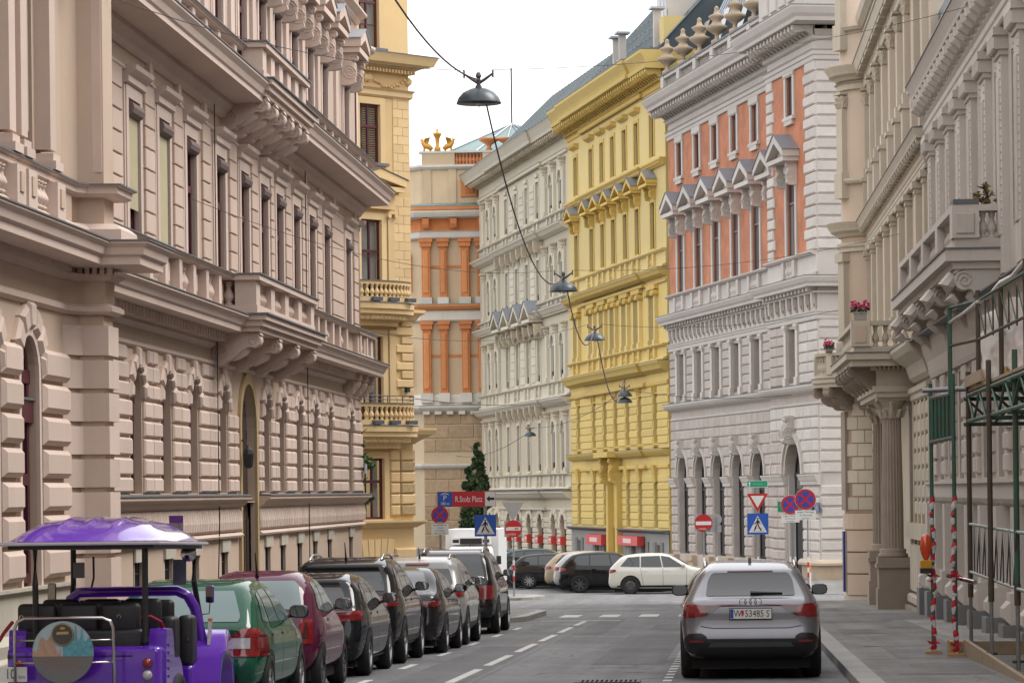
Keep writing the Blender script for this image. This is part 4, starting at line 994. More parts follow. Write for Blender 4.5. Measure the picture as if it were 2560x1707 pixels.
# portal with scroll brackets
pE = MB().box(12.75, 13.35, -0.35, 0, -2.7, 2.3).box(15.45, 16.05, -0.35, 0, -2.7, 2.3).box(12.75, 16.05, -0.35, 0, 2.3, 2.75).build('portal', ME2, EB)
MB().box(13.35, 15.45, 0.02, 0.1, -2.7, 2.3).build('portal_door', mat('yellow_door', (0.50,0.37,0.10), 0.6, var=0.2, scale=3), pE)
for u in (13.05, 15.75): inst('scroll_bracket', console_mesh(0.5, 0.75, 1.55, ME2), pE, (u, -0.02, 3.66))
MB().box(12.3, 16.5, -1.0, 0, 3.66, 3.98).build('portal_hood', ME2, pE)
# upper orders
Eband([(0.05,7.5),(0.1,7.55),(0.1,7.7),(0.05,7.75)], ME2, 'string_moulding')
Eband([(0.1,8.2),(0.2,8.26),(0.42,8.36),(0.5,8.55),(0.62,8.72),(0.62,8.8)], ME2, 'cornice'); Eband([(0.64,8.801),(0.64,8.83),(0,8.88)], M_lead, 'cornice_flashing')
breast(EB, 0, EU, 8.85, 9.75, [(c, 1.0) for c in cE], ME, ME2, 0, 0.2, 0.1, 4)
ionE = MB().box(-0.26,0.26,-0.3,0,0.2,0.3)
for s in (-1, 1): ionE.tube([(s*0.2,-0.36,0.12),(s*0.2,0.0,0.12)], 0.16, 10)
ionE = ionE.mesh('ionic_capital', ME2)
for c in cE:
    for s in (-1, 1):
        pp = MB().box(c+s*0.82-0.2, c+s*0.82+0.2, -0.2, 0, 10.05, 12.5).box(c+s*0.82-0.27, c+s*0.82+0.27, -0.27, 0, 9.76, 10.05).build('pilaster', ME3, EB)
        inst('ionic_capital', ionE, pp, (c+s*0.82, 0, 12.5))
    MB().box(c-1.15, c+1.15, -0.24, 0, 12.85, 13.1).build('window_entablature', ME2, EB)
Eband([(0.06,13.1),(0.12,13.14),(0.12,13.24),(0.06,13.28)], ME2, 'architrave')
Eband([(0.1,13.42),(0.2,13.46),(0.4,13.55),(0.48,13.7),(0.56,13.8),(0.56,13.87)], ME2, 'cornice'); Eband([(0.58,13.871),(0.58,13.9),(0,13.95)], M_lead, 'cornice_flashing')
breast(EB, 0, EU, 13.92, 14.95, [(c, 1.0) for c in cE], ME3, ME2, 0, 0.2, 0.1, 4)
for c in cE:
    surr(EB, c-we/2, c+we/2, 15.1, 17.7, ME2, 0.2, 0.06)
    for s in (-1, 1): inst('console', console_mesh(0.2, 0.4, 0.7, ME2), EB, (c+s*0.7, 0, 18.55))
    MB().box(c-0.45, c+0.45, -0.16, 0, 18.1, 18.4).build('carved_panel', ME2, EB)
    pediment(EB, c, 2.1, 18.55, 0.95, 0.6, ME2, M_pedroof)
    surr(EB, c-we/2, c+we/2, 20.25, 22.6, ME2, 0.2, 0.06, False)
    cornice(EB, capped([(0.08,23.1),(0.14,23.14),(0.3,23.22),(0.36,23.36),(0.36,23.42)]), c-1.0, c+1.0, 0, ME2, 'window_hood')
Eband([(0.08,19.5),(0.16,19.56),(0.2,19.66),(0.34,19.8),(0.34,19.9)], ME2, 'belt_cornice')
dent(EB, 0.1, EU-0.1, 19.62, 0.3, 0.14, 0.3, 0.1, ME2)
Eband([(0.05,23.8),(0.1,23.86),(0.1,24.0),(0.2,24.06)], ME2, 'architrave')
modillions(EB, 0.3, EU-0.3, 24.72, 0.62, 0.3, 0.9, 0.45, ME2, -0.15)
dent(EB, 0.1, EU-0.1, 24.1, 0.4, 0.2, 0.3, 0.14, ME2)
Eband([(0.5,24.73),(1.1,24.75),(1.14,24.95),(1.0,25.0),(1.1,25.2),(1.35,25.6),(1.35,25.75)], ME, 'main_cornice')
Eband([(1.37,25.751),(1.37,25.8),(0,25.9)], M_lead, 'cornice_flashing')
MB().box(EU-1.2, EU-0.05, 0.0, 6.0, 24.2, 27.6).build('fire_wall', ME3, EB)
M_blue = mat('blue_grey_roof', (0.075,0.095,0.105), 0.7, var=0.3, scale=0.7, spec=0.2)
M_rglass = mat('roof_glazing', (0.055,0.08,0.09), 0.4, spec=0.2, var=0.6, scale=0.35, dirt=(0.15,0.18,0.185), rnd=0.5)
M_rbar = mat('roof_glazing_bar', (0.15,0.175,0.185), 0.6, var=0.3, scale=1)
def mansard(root, U, z0, z1, dep, wins=True):
    r_ = MB().add([(0,-0.3,z0),(U,-0.3,z0),(U,dep*0.42,z1),(0,dep*0.42,z1),(0,dep,z1),(U,dep,z1),(0,dep,z0),(U,dep,z0)], [(0,1,2,3),(3,2,5,4),(4,5,7,6),(0,3,4,6),(1,2,5,7)]).build('roof', M_blue, root)
    dy, dz = dep*0.42+0.3, z1-z0; n = math.hypot(dy, dz)
    def P(u, t, off): return (u, -0.3+dy*t-dz/n*off, z0+dz*t+dy/n*off)
    for row in range(4):
        t0, t1 = 0.12+row*0.21, 0.12+row*0.21+0.17; m_ = int(U/1.25)
        for k in range(m_):
            if (k*7+row*3) % 5 == 0: continue
            u0 = 0.4+k*1.25; MB().add([P(u0,t0,0.05),P(u0+1.1,t0,0.05),P(u0+1.1,t1,0.05),P(u0,t1,0.05)], [(0,1,2,3)]).build('roof_light', M_rglass, r_)
    for k in range(int(U/1.25)+1): MB().tube([P(0.34+k*1.25,0.05,0.06), P(0.34+k*1.25,0.98,0.06)], 0.05, 4).build('roof_bar', M_rbar, r_)
    for row in range(5): MB().tube([P(0,0.105+row*0.21,0.06), P(U,0.105+row*0.21,0.06)], 0.05, 4).build('roof_bar', M_rbar, r_)
    return r_
rE = mansard(EB, EU, 25.85, 32.5, 14)
for u in (15.8, 17.6, 27.2):
    MB().box(u-0.14, u+0.14, -0.2, 0.2, 25.9, 28.2).build('terrace_post', MF, rE)
    MB().box(u-0.4, u+0.4, -0.4, 0.4, 28.2, 28.32).build('post_cap', M_zinc, rE)
for k in range(8): MB().box(15.95+k*0.22, 16.02+k*0.22, -0.05, 0.0, 25.9, 26.9).build('railing_bar', MF, rE)
dm = MB().box(24.5, 27.3, 0.6, 4, 27.0, 30.4).build('dormer', MF, rE)
for k in range(3): MB().add([(24.75+k*0.85,0.59,27.6),(25.35+k*0.85,0.59,27.6),(25.35+k*0.85,0.59,29.9),(24.75+k*0.85,0.59,29.9)], [(0,1,2,3)]).build('pane', M_glassg, dm)
boxshell(EB, 0, EU, -2.7, 25.8, 14, ME)
# ---- cream house
MD = mat('cream_plaster', (0.53,0.48,0.37), 0.85, var=0.16, scale=0.5, streak=0.25, bump=0.1, bscale=14, dirt=(0.44,0.38,0.29))
MD2 = mat('cream_trim', (0.575,0.525,0.42), 0.82, var=0.18, scale=0.7, streak=0.25, dirt=(0.46,0.40,0.31))
MD3 = mat('tan_cream', (0.49,0.42,0.31), 0.85, var=0.2, scale=0.8, streak=0.2)
M_wfrm = mat('white_frame', (0.5,0.5,0.47), 0.5)
DB = row_root('cream_house', 'pale cream house with paired arched windows in each bay, beyond the yellow house', 101.5)
DU = 36.5; ca = [4.05,7.25,30.15,33.5]; cr_ = [12.3,16.5,20.8,25.1]; cD = sorted(ca+cr_)
PATHD = [(0,10),(0,0),(10,0),(10,-0.15),(27.4,-0.15),(27.4,0),(DU,0)]
def Dband(pr_, m, nm): return MB().sweep(capped(pr_), PATHD).build(nm, m, DB)
FLO = [(3.1,6.3,1.7,7.2),(9.07,11.95,7.2,13.2),(14.46,17.2,13.2,18.4),(19.95,22.45,18.4,24.4)]
for i, (zb, zt, z0, z1) in enumerate(FLO):
    ws = [archpoly(c-0.6, c+0.6, zb, zt-0.6) for c in ca]+[rect(c-0.55, c+0.55, zb, zt) for c in cr_]
    MB().sheet(0, DU, z0, z1, ws, 0, 0.16).build('floor_wall', MD if i else MD3, DB)
    for c in ca:
        window(DB, c-0.6, c+0.6, zb, zt-0.6, 0.15, M_wfrm, M_glassg, 2, None, arch=0.6, fw=0.08)
        archring(DB, c, 0.6, 0.2, zt-0.6, 0.08, MD2, 0, 1)
        MB().box(c-0.9, c-0.6, -0.12, 0, zt-0.75, zt-0.6).box(c+0.6, c+0.9, -0.12, 0, zt-0.75, zt-0.6).build('impost', MD2, DB)
        MB().box(c-0.6, c-0.2, 0.03, 0.1, zb+0.05, zb+0.5).build('window_guard', M_grille, DB)
    for c in cr_:
        window(DB, c-0.55, c+0.55, zb, zt, 0.15, M_wfrm, M_glassg, 2, zb+(zt-zb)*0.66, fw=0.08); surr(DB, c-0.55, c+0.55, zb, zt, MD2, 0.2, 0.06)
        MB().box(c-0.5, c-0.15, 0.03, 0.1, zb+0.05, zb+0.45).build('window_guard', M_grille, DB)
    for c in (2.45,5.65,8.85,28.55,31.8,35.2):
        p = MB().box(c-0.26, c+0.26, -0.18, 0, zb+0.15, zt+0.15).box(c-0.34, c+0.34, -0.26, 0, zb-0.15, zb+0.15).build('pilaster', MD2, DB)
        MB().lathe([(0.27,0),(0.24,0.1),(0.3,0.2),(0.28,0.32),(0.42,0.46),(0.42,0.55)], c, -0.06, 8, zt+0.1).build('capital', MD3, p)
    if i:
        for c in [(a+b)/2 for a, b in zip(cr_[:-1], cr_[1:])]:
            for k in range(5): block(DB, c-0.85, c+0.85, zb+k*(zt-zb)/5+0.015, zb+(k+1)*(zt-zb)/5-0.015, MD2, 0, 0.05, 0.02)
    # breast below
    breast(DB, 0.1, DU-0.1, zb-1.25, zb-0.2, [(c, 1.0) for c in cD], MD2, MD3, 0, 0.18, 0.1, 4)
    if i: modillions(DB, 10.6, 26.8, zb-1.6, 2.1, 0.34, 0.5, 0.9, MD3, -0.15, 'frieze_console')
for z, p in ((1.70,0.6),(7.74,0.62),(13.72,0.6),(18.9,0.7)):
    Dband([(0.1,z-0.5),(0.2,z-0.45),(p*0.6,z-0.36),(p*0.8,z-0.2),(p,z-0.08),(p,z)], MD2, 'cornice'); Dband([(p+0.02,z+0.001),(p+0.02,z+0.03),(0,z+0.08)], M_lead, 'cornice_flashing')
for c in cr_:
    pediment(DB, c, 3.0, 13.0, 1.5, 0.95, MD2, M_pedroof)
    for s in (-1, 1): inst('console', console_mesh(0.3, 0.6, 1.1, MD3), DB, (c+s*0.9, 0, 13.0))
    cornice(DB, capped([(0.08,17.7),(0.2,17.76),(0.3,17.9),(0.3,18.0)]), c-1.0, c+1.0, 0, MD2, 'window_hood')
    MB().box(c-0.5, c+0.5, -0.15, 0, 22.75, 23.0).build('window_head', MD2, DB)
Dband([(0.08,23.3),(0.14,23.34),(0.14,23.5),(0.2,23.56)], MD2, 'architrave')
modillions(DB, 0.3, DU-0.3, 24.66, 0.66, 0.28, 0.75, 0.36, MD3, -0.1)
Dband([(0.4,24.67),(0.95,24.7),(1.0,24.9),(1.2,25.3),(1.3,25.45)], MD2, 'main_cornice'); Dband([(1.32,25.451),(1.32,25.5),(0,25.6)], M_lead, 'cornice_flashing')
mansard(DB, DU, 25.55, 31.5, 14)
boxshell(DB, 0, DU, -2.7, 25.5, 14, MD)
# ground floor arcade with red shop plates
cg = cD
MB().sheet(0, DU, -2.7, 1.72, [archpoly(c-0.95, c+0.95, -2.6, -0.75) for c in cg], 0, 0.3).build('arcade_wall', MD3, DB)
M_red = mat('shop_red', (0.52,0.045,0.035), 0.5, var=0.15, scale=3)
for k, c in enumerate(cg):
    window(DB, c-0.95, c+0.95, -2.6, -0.75, 0.28, M_brn, M_glass, 2, None, arch=0.95, fw=0.09, name='shop_window')
    for j in range(7):
        a0, a1 = math.pi*(j+0.05)/7, math.pi*(j+0.95)/7; P = lambda a, r_: (c+r_*math.cos(a), -0.75+r_*math.sin(a))
        MB().polyblock([P(a0,0.97),P(a0,1.42),P(a1,1.42),P(a1,0.97)], 0, 0.16, 0.05).build('voussoir', MD2, DB)
    s_ = MB().box(c-0.55, c+0.55, -0.35, 0.2, -1.75, -1.2).build('shop_plate', M_red, DB)
    mb = MB()
    for j in range(4): mb.box(c-0.36+j*0.19, c-0.22+j*0.19, -0.354, -0.35, -1.52, -1.34)
    mb.box(c-0.3, c+0.3, -0.354, -0.35, -1.64, -1.6)
    mb.build('plate_lettering', mat('letter_white', (0.75,0.72,0.7), 0.5), s_)
for a, b in segs(0.05, DU, [(c-1.0, c+1.0) for c in cg]):
    n = 1 if b-a < 2.6 else 2
    for i in range(7):
        for j in range(n): block(DB, a+(b-a)*j/n+0.02, a+(b-a)*(j+1)/n-0.02, -2.5+i*0.36+0.02, -2.5+(i+1)*0.36-0.03, MD2, 0, 0.07, 0.04)
Dband([(0.04,0.45),(0.1,0.5),(0.1,0.6),(0.04,0.64)], MD2, 'string_moulding')
M_lw = mat('letter_white', (0.75,0.72,0.7), 0.5)
# red sign boards of the yellow house shop
for u0, u1, z0, z1, s in ((7.0,11.9,-1.55,-0.92,'bar'),(16.7,22.5,-1.45,-0.9,'spa')):
    sb = MB().box(u0, u1, -0.5, -0.1, z0, z1).build('sign_board', M_red, EB)
    mb = MB(); n = 7
    for j in range(n): 
        a = (u0+u1)/2-1.15+j*0.33; mb.box(a, a+0.22, -0.504, -0.5, (z0+z1)/2-0.13, (z0+z1)/2+0.13)
    mb.build('sign_lettering', M_lw, sb)
# ------------------------------------------------------------------ ochre corner house
MO = mat('ochre_plaster', (0.63,0.45,0.225), 0.85, var=0.15, scale=0.7, streak=0.25, bump=0.1, bscale=15, dirt=(0.42,0.28,0.12))
MO2 = mat('ochre_trim', (0.65,0.475,0.25), 0.82, var=0.18, scale=0.9, streak=0.2, dirt=(0.44,0.30,0.14))
MOr = mat('ochre_bossed_stone', (0.42,0.30,0.16), 0.9, var=0.5, scale=6, bump=1.0, bscale=14)
M_curt = mat('white_curtain', (0.62,0.62,0.58), 0.9, var=0.3, scale=5)
M_clear = mat('clear_glass', (0.03,0.035,0.04), 0.04, spec=0.6, alpha=0.35)
M_blinds = mat('slatted_blind', (0.20,0.18,0.14), 0.7, var=0.6, scale=9)
OB = facade_root('ochre_house', 'ochre yellow corner house with two bowed balustrade balconies and a pediment, behind the beige palace', (-10.6, 105, 0), R(50))
U0 = -9.0; wc = [-1.82, -5.0]
def owin(c, zb, zt, w, y=0.12, fm=M_maroon, tr=0.62, back='curtain', rows=1):
    win = window(OB, c-w/2, c+w/2, zb, zt, y, fm, M_clear, 2, zb+(zt-zb)*tr, fw=0.075, rows=rows)
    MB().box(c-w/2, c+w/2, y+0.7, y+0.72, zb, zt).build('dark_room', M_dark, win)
    if back == 'curtain':
        for s in (-1, 1): 
            mb = MB(); n = 5
            for k in range(n):
                a = c+s*(w/2-0.06)-s*k*0.055; mb.tube([(a, y+0.16, zb), (a, y+0.16, zt)], 0.032, 6)
            mb.build('curtain', M_curt, win)
    elif back == 'net': MB().box(c-w/2, c+w/2, y+0.1, y+0.11, zb, zt).build('net_curtain', M_curt, win)
    else:
        mb = MB()
        for k in range(int((zt-zb)/0.075)): mb.box(c-w/2, c+w/2, y+0.08, y+0.1, zb+k*0.075, zb+k*0.075+0.05)
        mb.build('slatted_blind', M_blinds, win)
    return win
WZ = [(0.85,2.83),(4.0,6.8),(7.9,10.6),(12.45,14.36),(16.2,18.6)]
zlv = [-2.6, 3.4, 7.4, 11.2, 15.6, 20.5]
for i in range(5):
    MB().sheet(U0, 0, zlv[i], zlv[i+1], [rect(c-0.46, c+0.46, *WZ[i]) for c in wc], 0, 0.14).build('floor_wall', MO, OB)
    for c in wc:
        owin(c, WZ[i][0], WZ[i][1], 0.92, back=['curtain','curtain','net','blind','curtain'][i], rows=2 if i >= 3 else 1)
        s = MB(); t = 0.22; a, b = c-0.46, c+0.46; z0, z1 = WZ[i]
        s.box(a-t, a, -0.07, 0, z0, z1+t); s.box(b, b+t, -0.07, 0, z0, z1+t); s.box(a, b, -0.07, 0, z1, z1+t)
        s.build('window_surround', MO2, OB)
        if i >= 3 or i == 0: MB().box(a-0.3, b+0.3, -0.16, 0, z0-0.1, z0).build('window_sill', M_lead if i >= 3 else MO2, OB)
MB().add([(0,0,-2.6),(0,9,-2.6),(0,9,20.5),(0,0,20.5)], [(0,1,2,3)]).build('side_wall', MO, OB)
MB().box(U0, 0, 0.2, 9, 20.4, 22.5).build('roof', mat('grey_tile', (0.1,0.1,0.1)), OB)
PO = [(U0,0),(0,0),(0,6)]
def Oband(pr_, m, nm): return MB().sweep(capped(pr_), PO).build(nm, m, OB)
# bossed and smooth blocks
for i in range(7):
    z0 = 0.95+i*0.36
    if z0 > 3.1: break
    for a, b in ((-0.62, 0.03), (-1.1, -0.66)):
        block(OB, a, b, z0+0.015, z0+0.345, MOr if (i % 2 == 0 and a > -0.7) else MO2, 0, 0.1, 0.04)
    for a, b in ((-3.3, -2.6), (-4.1,-3.34)): block(OB, a, b, z0+0.015, z0+0.345, MOr if i % 2 == 0 else MO2, 0, 0.1, 0.04)
for k in range(12):
    z0 = 4.0+k*0.285
    w_ = 0.75 if k % 2 == 0 else 0.5
    block(OB, -w_, 0.02, z0+0.02, z0+0.27, MO2, 0, 0.07, 0.02)
for k in range(26):
    z0 = 7.9+k*0.29
    if 11.1 < z0 < 11.7 or z0 > 14.6: continue
    e = 0.32 if k % 2 else 0.55
    block(OB, -0.75, -e, z0+0.006, z0+0.284, MO2, 0, 0.025, 0.006); block(OB, -e+0.01, 0.0, z0+0.006, z0+0.284, MO2, 0, 0.025, 0.006)
for c in (-0.95, -2.72): 
    p = MB().box(c-0.14, c+0.14, -0.1, 0, 4.0, 6.9).box(c-0.18, c+0.18, -0.14, 0, 6.9, 7.02).build('pilaster', MO2, OB)
    p = MB().box(c-0.14, c+0.14, -0.1, 0, 7.9, 10.7).build('pilaster', MO2, OB)
    q = MB().box(-0.19, 0.19, -0.18, 0, 0.1, 0.18)
    for s in (-1, 1): q.tube([(s*0.15,-0.2,0.05),(s*0.15,0,0.05)], 0.08, 8)
    q.build('ionic_capital', MO2, p, loc=(c, 0, 10.7))
Oband([(0.06,0.56),(0.12,0.6),(0.25,0.68),(0.32,0.74),(0.32,0.8)], MO2, 'sill_cornice')
# base with splayed keystones
for i in range(5):
    z0 = -2.3+i*0.56
    for a, b in ((-0.95,0.05),(-2.0,-0.98),(-3.2,-2.03),(-4.4,-3.23)): 
        if i < 4: block(OB, a, b, z0+0.02, z0+0.52, MO2, 0, 0.12, 0.06)
for k in range(5):
    a = -1.82+(k-2)*0.2; MB().add([(a-0.09,-0.16,-1.2),(a+0.09,-0.16,-1.2),(a+(k-2)*0.1+0.13,-0.2,0.2),(a+(k-2)*0.1-0.13,-0.2,0.2),(a-0.09,0,-1.2),(a+0.09,0,-1.2),(a+(k-2)*0.1+0.13,0,0.2),(a+(k-2)*0.1-0.13,0,0.2)], [(0,1,2,3),(0,4,7,3),(1,5,6,2),(0,1,5,4),(3,2,6,7)]).build('keystone', MO2, OB)
MB().box(-2.4,-1.25,-0.15,-0.13,-1.75,-1.22).build('cellar_window', M_dark, OB)
# bowed balconies
def bow(c, z, w, p, h, railings, greek):
    n = 20; arc = [(c-w+2*w*k/n, -p*math.sqrt(max(0, 1-abs((k/n-0.5)*2)**2.4))) for k in range(n+1)]
    path = [(c-w, 0.02)]+arc[1:-1]+[(c+w, 0.02)]
    def arcs(e): return [(c-w+e*0.3, 0.02)]+[(x*1.0+(c-x)*e/w*0.8, y+e) if y+e < 0 else (x, 0) for x, y in arc[1:-1]]+[(c+w-e*0.3, 0.02)]
    b = MB().prism(path, 'z', z-0.22, z-0.03).build('balcony', MO2, OB)
    MB().prism([(x, y*0.93) for x, y in path], 'z', z-0.38, z-0.22).build('slab_moulding', MO if greek else MO2, b)
    MB().prism([(c+(x-c)*0.86, y*0.78) for x, y in path], 'z', z-0.55, z-0.38).build('slab_moulding', MO2, b)
    MB().prism([(c+(x-c)*0.66, y*0.5) for x, y in path], 'z', z-0.75, z-0.55).build('corbel', MO2, b)
    MB().prism([(x*1.0, y-0.02) for x, y in path], 'z', z-0.03, z).build('slab_flashing', M_lead, b)
    bs = cached(('bead', w), lambda: MB().lathe([(0.02,-0.09),(0.08,-0.05),(0.1,0),(0.08,0.05),(0.02,0.09)], 0, 0, 8).mesh('corbel_bead', MO2, True))
    inn = [(c+(x-c)*0.93, y*0.86) for x, y in path]
    MB().prism(inn, 'z', z, z+0.16).build('balcony_plinth', MO2, b)
    MB().prism(inn, 'z', z+h-0.13, z+h-0.02).build('balcony_rail', MO2, b); MB().prism([(c+(x-c)*0.95, y*0.9) for x, y in path], 'z', z+h-0.02, z+h).build('rail_flashing', M_lead, b)
    bm_ = baluster_mesh(h-0.29, 0.085, MO2, 10)
    m = 17
    for k in range(m):
        t = -0.97+1.94*k/(m-1); x = c+t*w*0.9; y = -p*0.8*math.sqrt(max(0, 1-abs(t)**2.4)); inst('baluster', bm_, b, (x, y, z+0.16))
        inst('corbel_bead', bs, b, (c+t*w*0.8, -p*0.72*math.sqrt(max(0, 1-abs(t)**2.4)), z-0.5))
    for k in range(3): MB().box(c-0.7+k*0.75, c-0.3+k*0.75, -p*1.02, -p*0.85, z+0.02, z+0.14).build('planter_box', mat('dark_planter', (0.07,0.08,0.1), 0.5), b)
    if railings:
        r_ = MB().tube([(x, y, z+h+0.22) for x, y in inn], 0.018, 5).tube([(x, y, z+h+0.1) for x, y in inn], 0.014, 5)
        for x, y in inn[2:-2:4]: r_.tube([(x,y,z+h),(x,y,z+h+0.22)], 0.014, 5)
        r_.build('iron_railing', M_grille, b)
bow(-1.95, 3.9, 1.95, 1.0, 0.72, True, False)
bow(-1.85, 7.88, 1.75, 0.9, 0.7, False, True)
Oband([(0.05,3.3),(0.1,3.36),(0.3,3.5),(0.5,3.6),(0.56,3.75),(0.56,3.82)], MO2, 'cornice')
Oband([(0.05,7.3),(0.12,7.36),(0.2,7.5),(0.34,7.6),(0.34,7.7)], MO2, 'cornice')
for c in wc:
    pediment(OB, c, 2.2, 11.5, 0.72, 0.5, MO2, M_lead, tympm=MO)
    MB().box(c-0.95, c+0.95, -0.2, 0, 10.95, 11.4).build('window_entablature', MO2, OB); 
    mb = MB()
    for k in range(20): mb.box(c-0.98+k*0.1, c-0.93+k*0.1, -0.36, 0, 11.42, 11.5)
    stuff(mb.build('dentil_row', MO2, OB))
    MB().box(c-0.9,c+0.9,-0.16,0,12.1,12.22).build('window_bracket', MO2, OB)
# upper cornice with garland frieze
Oband([(0.04,14.62),(0.1,14.68),(0.1,14.82),(0.18,14.9)], MO2, 'architrave')
Oband([(0.1,15.5),(0.16,15.55),(0.3,15.62),(0.6,15.7),(0.66,15.85),(0.72,15.98)], MO2, 'cornice'); Oband([(0.74,15.981),(0.74,16.01),(0,16.1)], M_lead, 'cornice_flashing')
mb = MB(); x = U0
while x < 0: mb.box(x, x+0.07, -0.3, 0, 15.42, 15.53); x += 0.14
stuff(mb.build('dentil_row', MO2, OB))
for c0 in (-0.95, -2.9, -4.85, -6.8):
    g = MB()
    for k in range(15):
        t = k/14; g.lathe([(0.01,-0.05),(0.055,-0.02),(0.06,0.02),(0.01,0.06)], c0-0.85+1.7*t, -0.04, 6, 15.3-0.32*math.sin(math.pi*t)+0.03*math.sin(k*2.1))
    for s in (-0.9, 0.9): g.lathe([(0.02,-0.14),(0.12,-0.05),(0.13,0.05),(0.05,0.14)], c0+s, -0.04, 8, 15.2)
    g.build('garland', MO2, OB)
MB().box(-0.42, -0.28, -0.2, -0.07, 5.0, 5.16).build('wall_lamp', M_grille, OB)
# ------------------------------------------------------------------ terracotta palace at the end of the street
MT = mat('terracotta', (0.58,0.215,0.075), 0.85, var=0.4, scale=2.2, bump=0.6, bscale=5, dirt=(0.40,0.12,0.04))
MT2 = mat('terracotta_orange', (0.62,0.26,0.10), 0.85, var=0.3, scale=1.4, dirt=(0.45,0.16,0.06))
MTc = mat('palace_cream', (0.60,0.46,0.30), 0.85, var=0.25, scale=0.5, streak=0.4, dirt=(0.42,0.33,0.22))
MTs = mat('palace_stone', (0.62,0.585,0.52), 0.85, var=0.3, scale=0.6, streak=0.4, dirt=(0.40,0.37,0.32))
MTb = mat('sandstone_ashlar', (0.42,0.30,0.19), 0.9, var=0.5, scale=3.0, bump=0.8, bscale=7, dirt=(0.27,0.185,0.11))
MTj = mat('sandstone_joint', (0.58,0.46,0.31), 0.9, var=0.2, scale=1)
M_verd = mat('verdigris_sheet', (0.20,0.28,0.28), 0.6, var=0.3, scale=0.5)
CB = facade_root('terracotta_palace', 'palace with orange terracotta pilasters above sandstone ashlar, griffin figures on its roof, closing the street', (-23.4, 240, 0), 0)
UC = 24.0; PC = [(-3.0,14),(-2.4,2.4),(0,0),(UC,0)]
def Cband(pr_, m, nm): return MB().sweep(capped(pr_), PC).build(nm, m, CB)
def Cwall(z0, z1, m, nm): return MB().sweep([(0,z0),(0,z1)], PC).build(nm, m, CB)
Cwall(-2.8, 8.2, MTj, 'base_wall'); Cwall(8.2, 23.2, MTc, 'upper_wall'); Cwall(23.2, 26.3, MTc, 'attic_wall')
for i in range(10):
    z0 = -2.4+i*1.03
    if 3.3 < z0 < 3.9: continue
    x = 0.03+(0.95 if i % 2 else 0)
    if i % 2: block(CB, 0.03, 0.9, z0, z0+0.92, MTb, 0, 0.08, 0.03)
    while x+1.9 < 13: block(CB, x, x+1.84, z0, z0+0.92, MTb, 0, 0.08, 0.03); x += 1.92
Cband([(0.1,3.5),(0.3,3.6),(0.4,3.75),(0.4,3.9)], MTs, 'string_course')
Cband([(0.1,7.7),(0.3,7.8),(0.5,7.95),(0.62,8.1),(0.62,8.25)], MTs, 'base_cornice'); dent(CB, 0, 13, 7.6, 0.9, 0.5, 0.5, 0.25, MTs)
Cband([(0.16,8.3),(0.16,8.9),(0.1,9.1)], MTs, 'pedestal_course')
for (z0, z1, capn) in ((9.2,14.0,'i'),(16.4,20.2,'c')):
    for u, w in ((0.35,0.62),(1.65,0.55),(3.3,0.6),(4.5,0.55),(6.2,0.6),(7.5,0.55)):
        p = MB().box(u-w/2, u+w/2, -0.35, 0, z0, z1).build('pilaster', MT, CB)
        MB().polyblock(rect(u-w/2+0.1, u+w/2-0.1, z0+0.3, z1-0.3), -0.35, 0.08, 0.06).build('pilaster_relief', MT2, p)
        MB().box(u-w/2-0.12, u+w/2+0.12, -0.5, 0, z1, z1+0.5).box(u-w/2-0.2, u+w/2+0.2, -0.58, 0, z1+0.35, z1+0.58).build('capital', MT, p)
        MB().box(u-w/2-0.14, u+w/2+0.14, -0.52, 0, z0-0.7, z0).build('pilaster_base', MTs, p)
    cornice(CB, capped([(0.05,(z0+z1)/2+0.3),(0.1,(z0+z1)/2+0.5)]), 0, UC, 0, MT2, 'string_course')
    for k, uu in enumerate((-1.5, )):
        nb = MB().lathe([(0.5,0),(0.5,2.6),(0.3,3.0),(0.02,3.2)], -1.25, 1.0, 12, z0+0.6).build('niche_figure', MT2, CB)
Cband([(0.2,14.6),(0.3,14.7),(0.3,15.3),(0.4,15.4)], MTs, 'entablature'); Cband([(0.3,15.4),(0.55,15.5),(0.7,15.7),(0.7,15.85)], MT2, 'cornice'); Cband([(0.72,15.851),(0.72,15.9),(0,15.98)], M_verd, 'cornice_flashing')
Cband([(0.25,20.8),(0.35,20.9),(0.35,21.3),(0.45,21.4)], MTs, 'entablature'); Cband([(0.2,21.4),(0.2,22.3)], MT, 'carved_frieze')
modillions(CB, 0.4, 13, 22.3, 2.0, 0.5, 0.6, 0.9, MT, -0.2, 'lion_bracket')
Cband([(0.5,22.3),(0.9,22.4),(1.0,22.55),(1.1,22.75),(1.1,22.85)], MTs, 'cornice'); Cband([(0.9,22.86),(1.0,22.95),(1.0,23.2)], MT2, 'gutter_band'); Cband([(1.02,23.201),(1.02,23.26),(0,23.5)], M_verd, 'cornice_flashing')
for u, w in ((3.75,1.5),(8.4,1.5)): 
    p = MB().polyblock(rect(u-w/2+0.0, u+w/2-0.2, 23.9, 25.7), 0, 0.1, 0.06).build('terracotta_panel', MT2, CB)
    MB().polyblock(rect(u-0.42, u+0.3, 24.2, 25.4), -0.1, 0.05, 0.04).build('panel_relief', MT, p)
for u in (0.5, 2.4, 5.4, 7.2): MB().box(u-0.3, u+0.3, -0.12, 0, 23.4, 26.2).build('attic_strip', MTc, CB)
Cband([(0.1,26.0),(0.2,26.05),(0.35,26.2),(0.35,26.35)], MTs, 'attic_cornice')
for a, b in ((2.6,4.7),(7.1,9.4),(11,13)):
    for k in range(8): inst('baluster', baluster_mesh(0.85, 0.16, MT, 8), CB, (a+(b-a)*(k+0.5)/8, 0.1, 26.4))
for a, b in ((0.1,2.6),(4.7,7.1),(9.4,11)): MB().box(a, b, -0.15, 0.4, 26.35, 27.25).build('parapet_pier', MTc, CB)
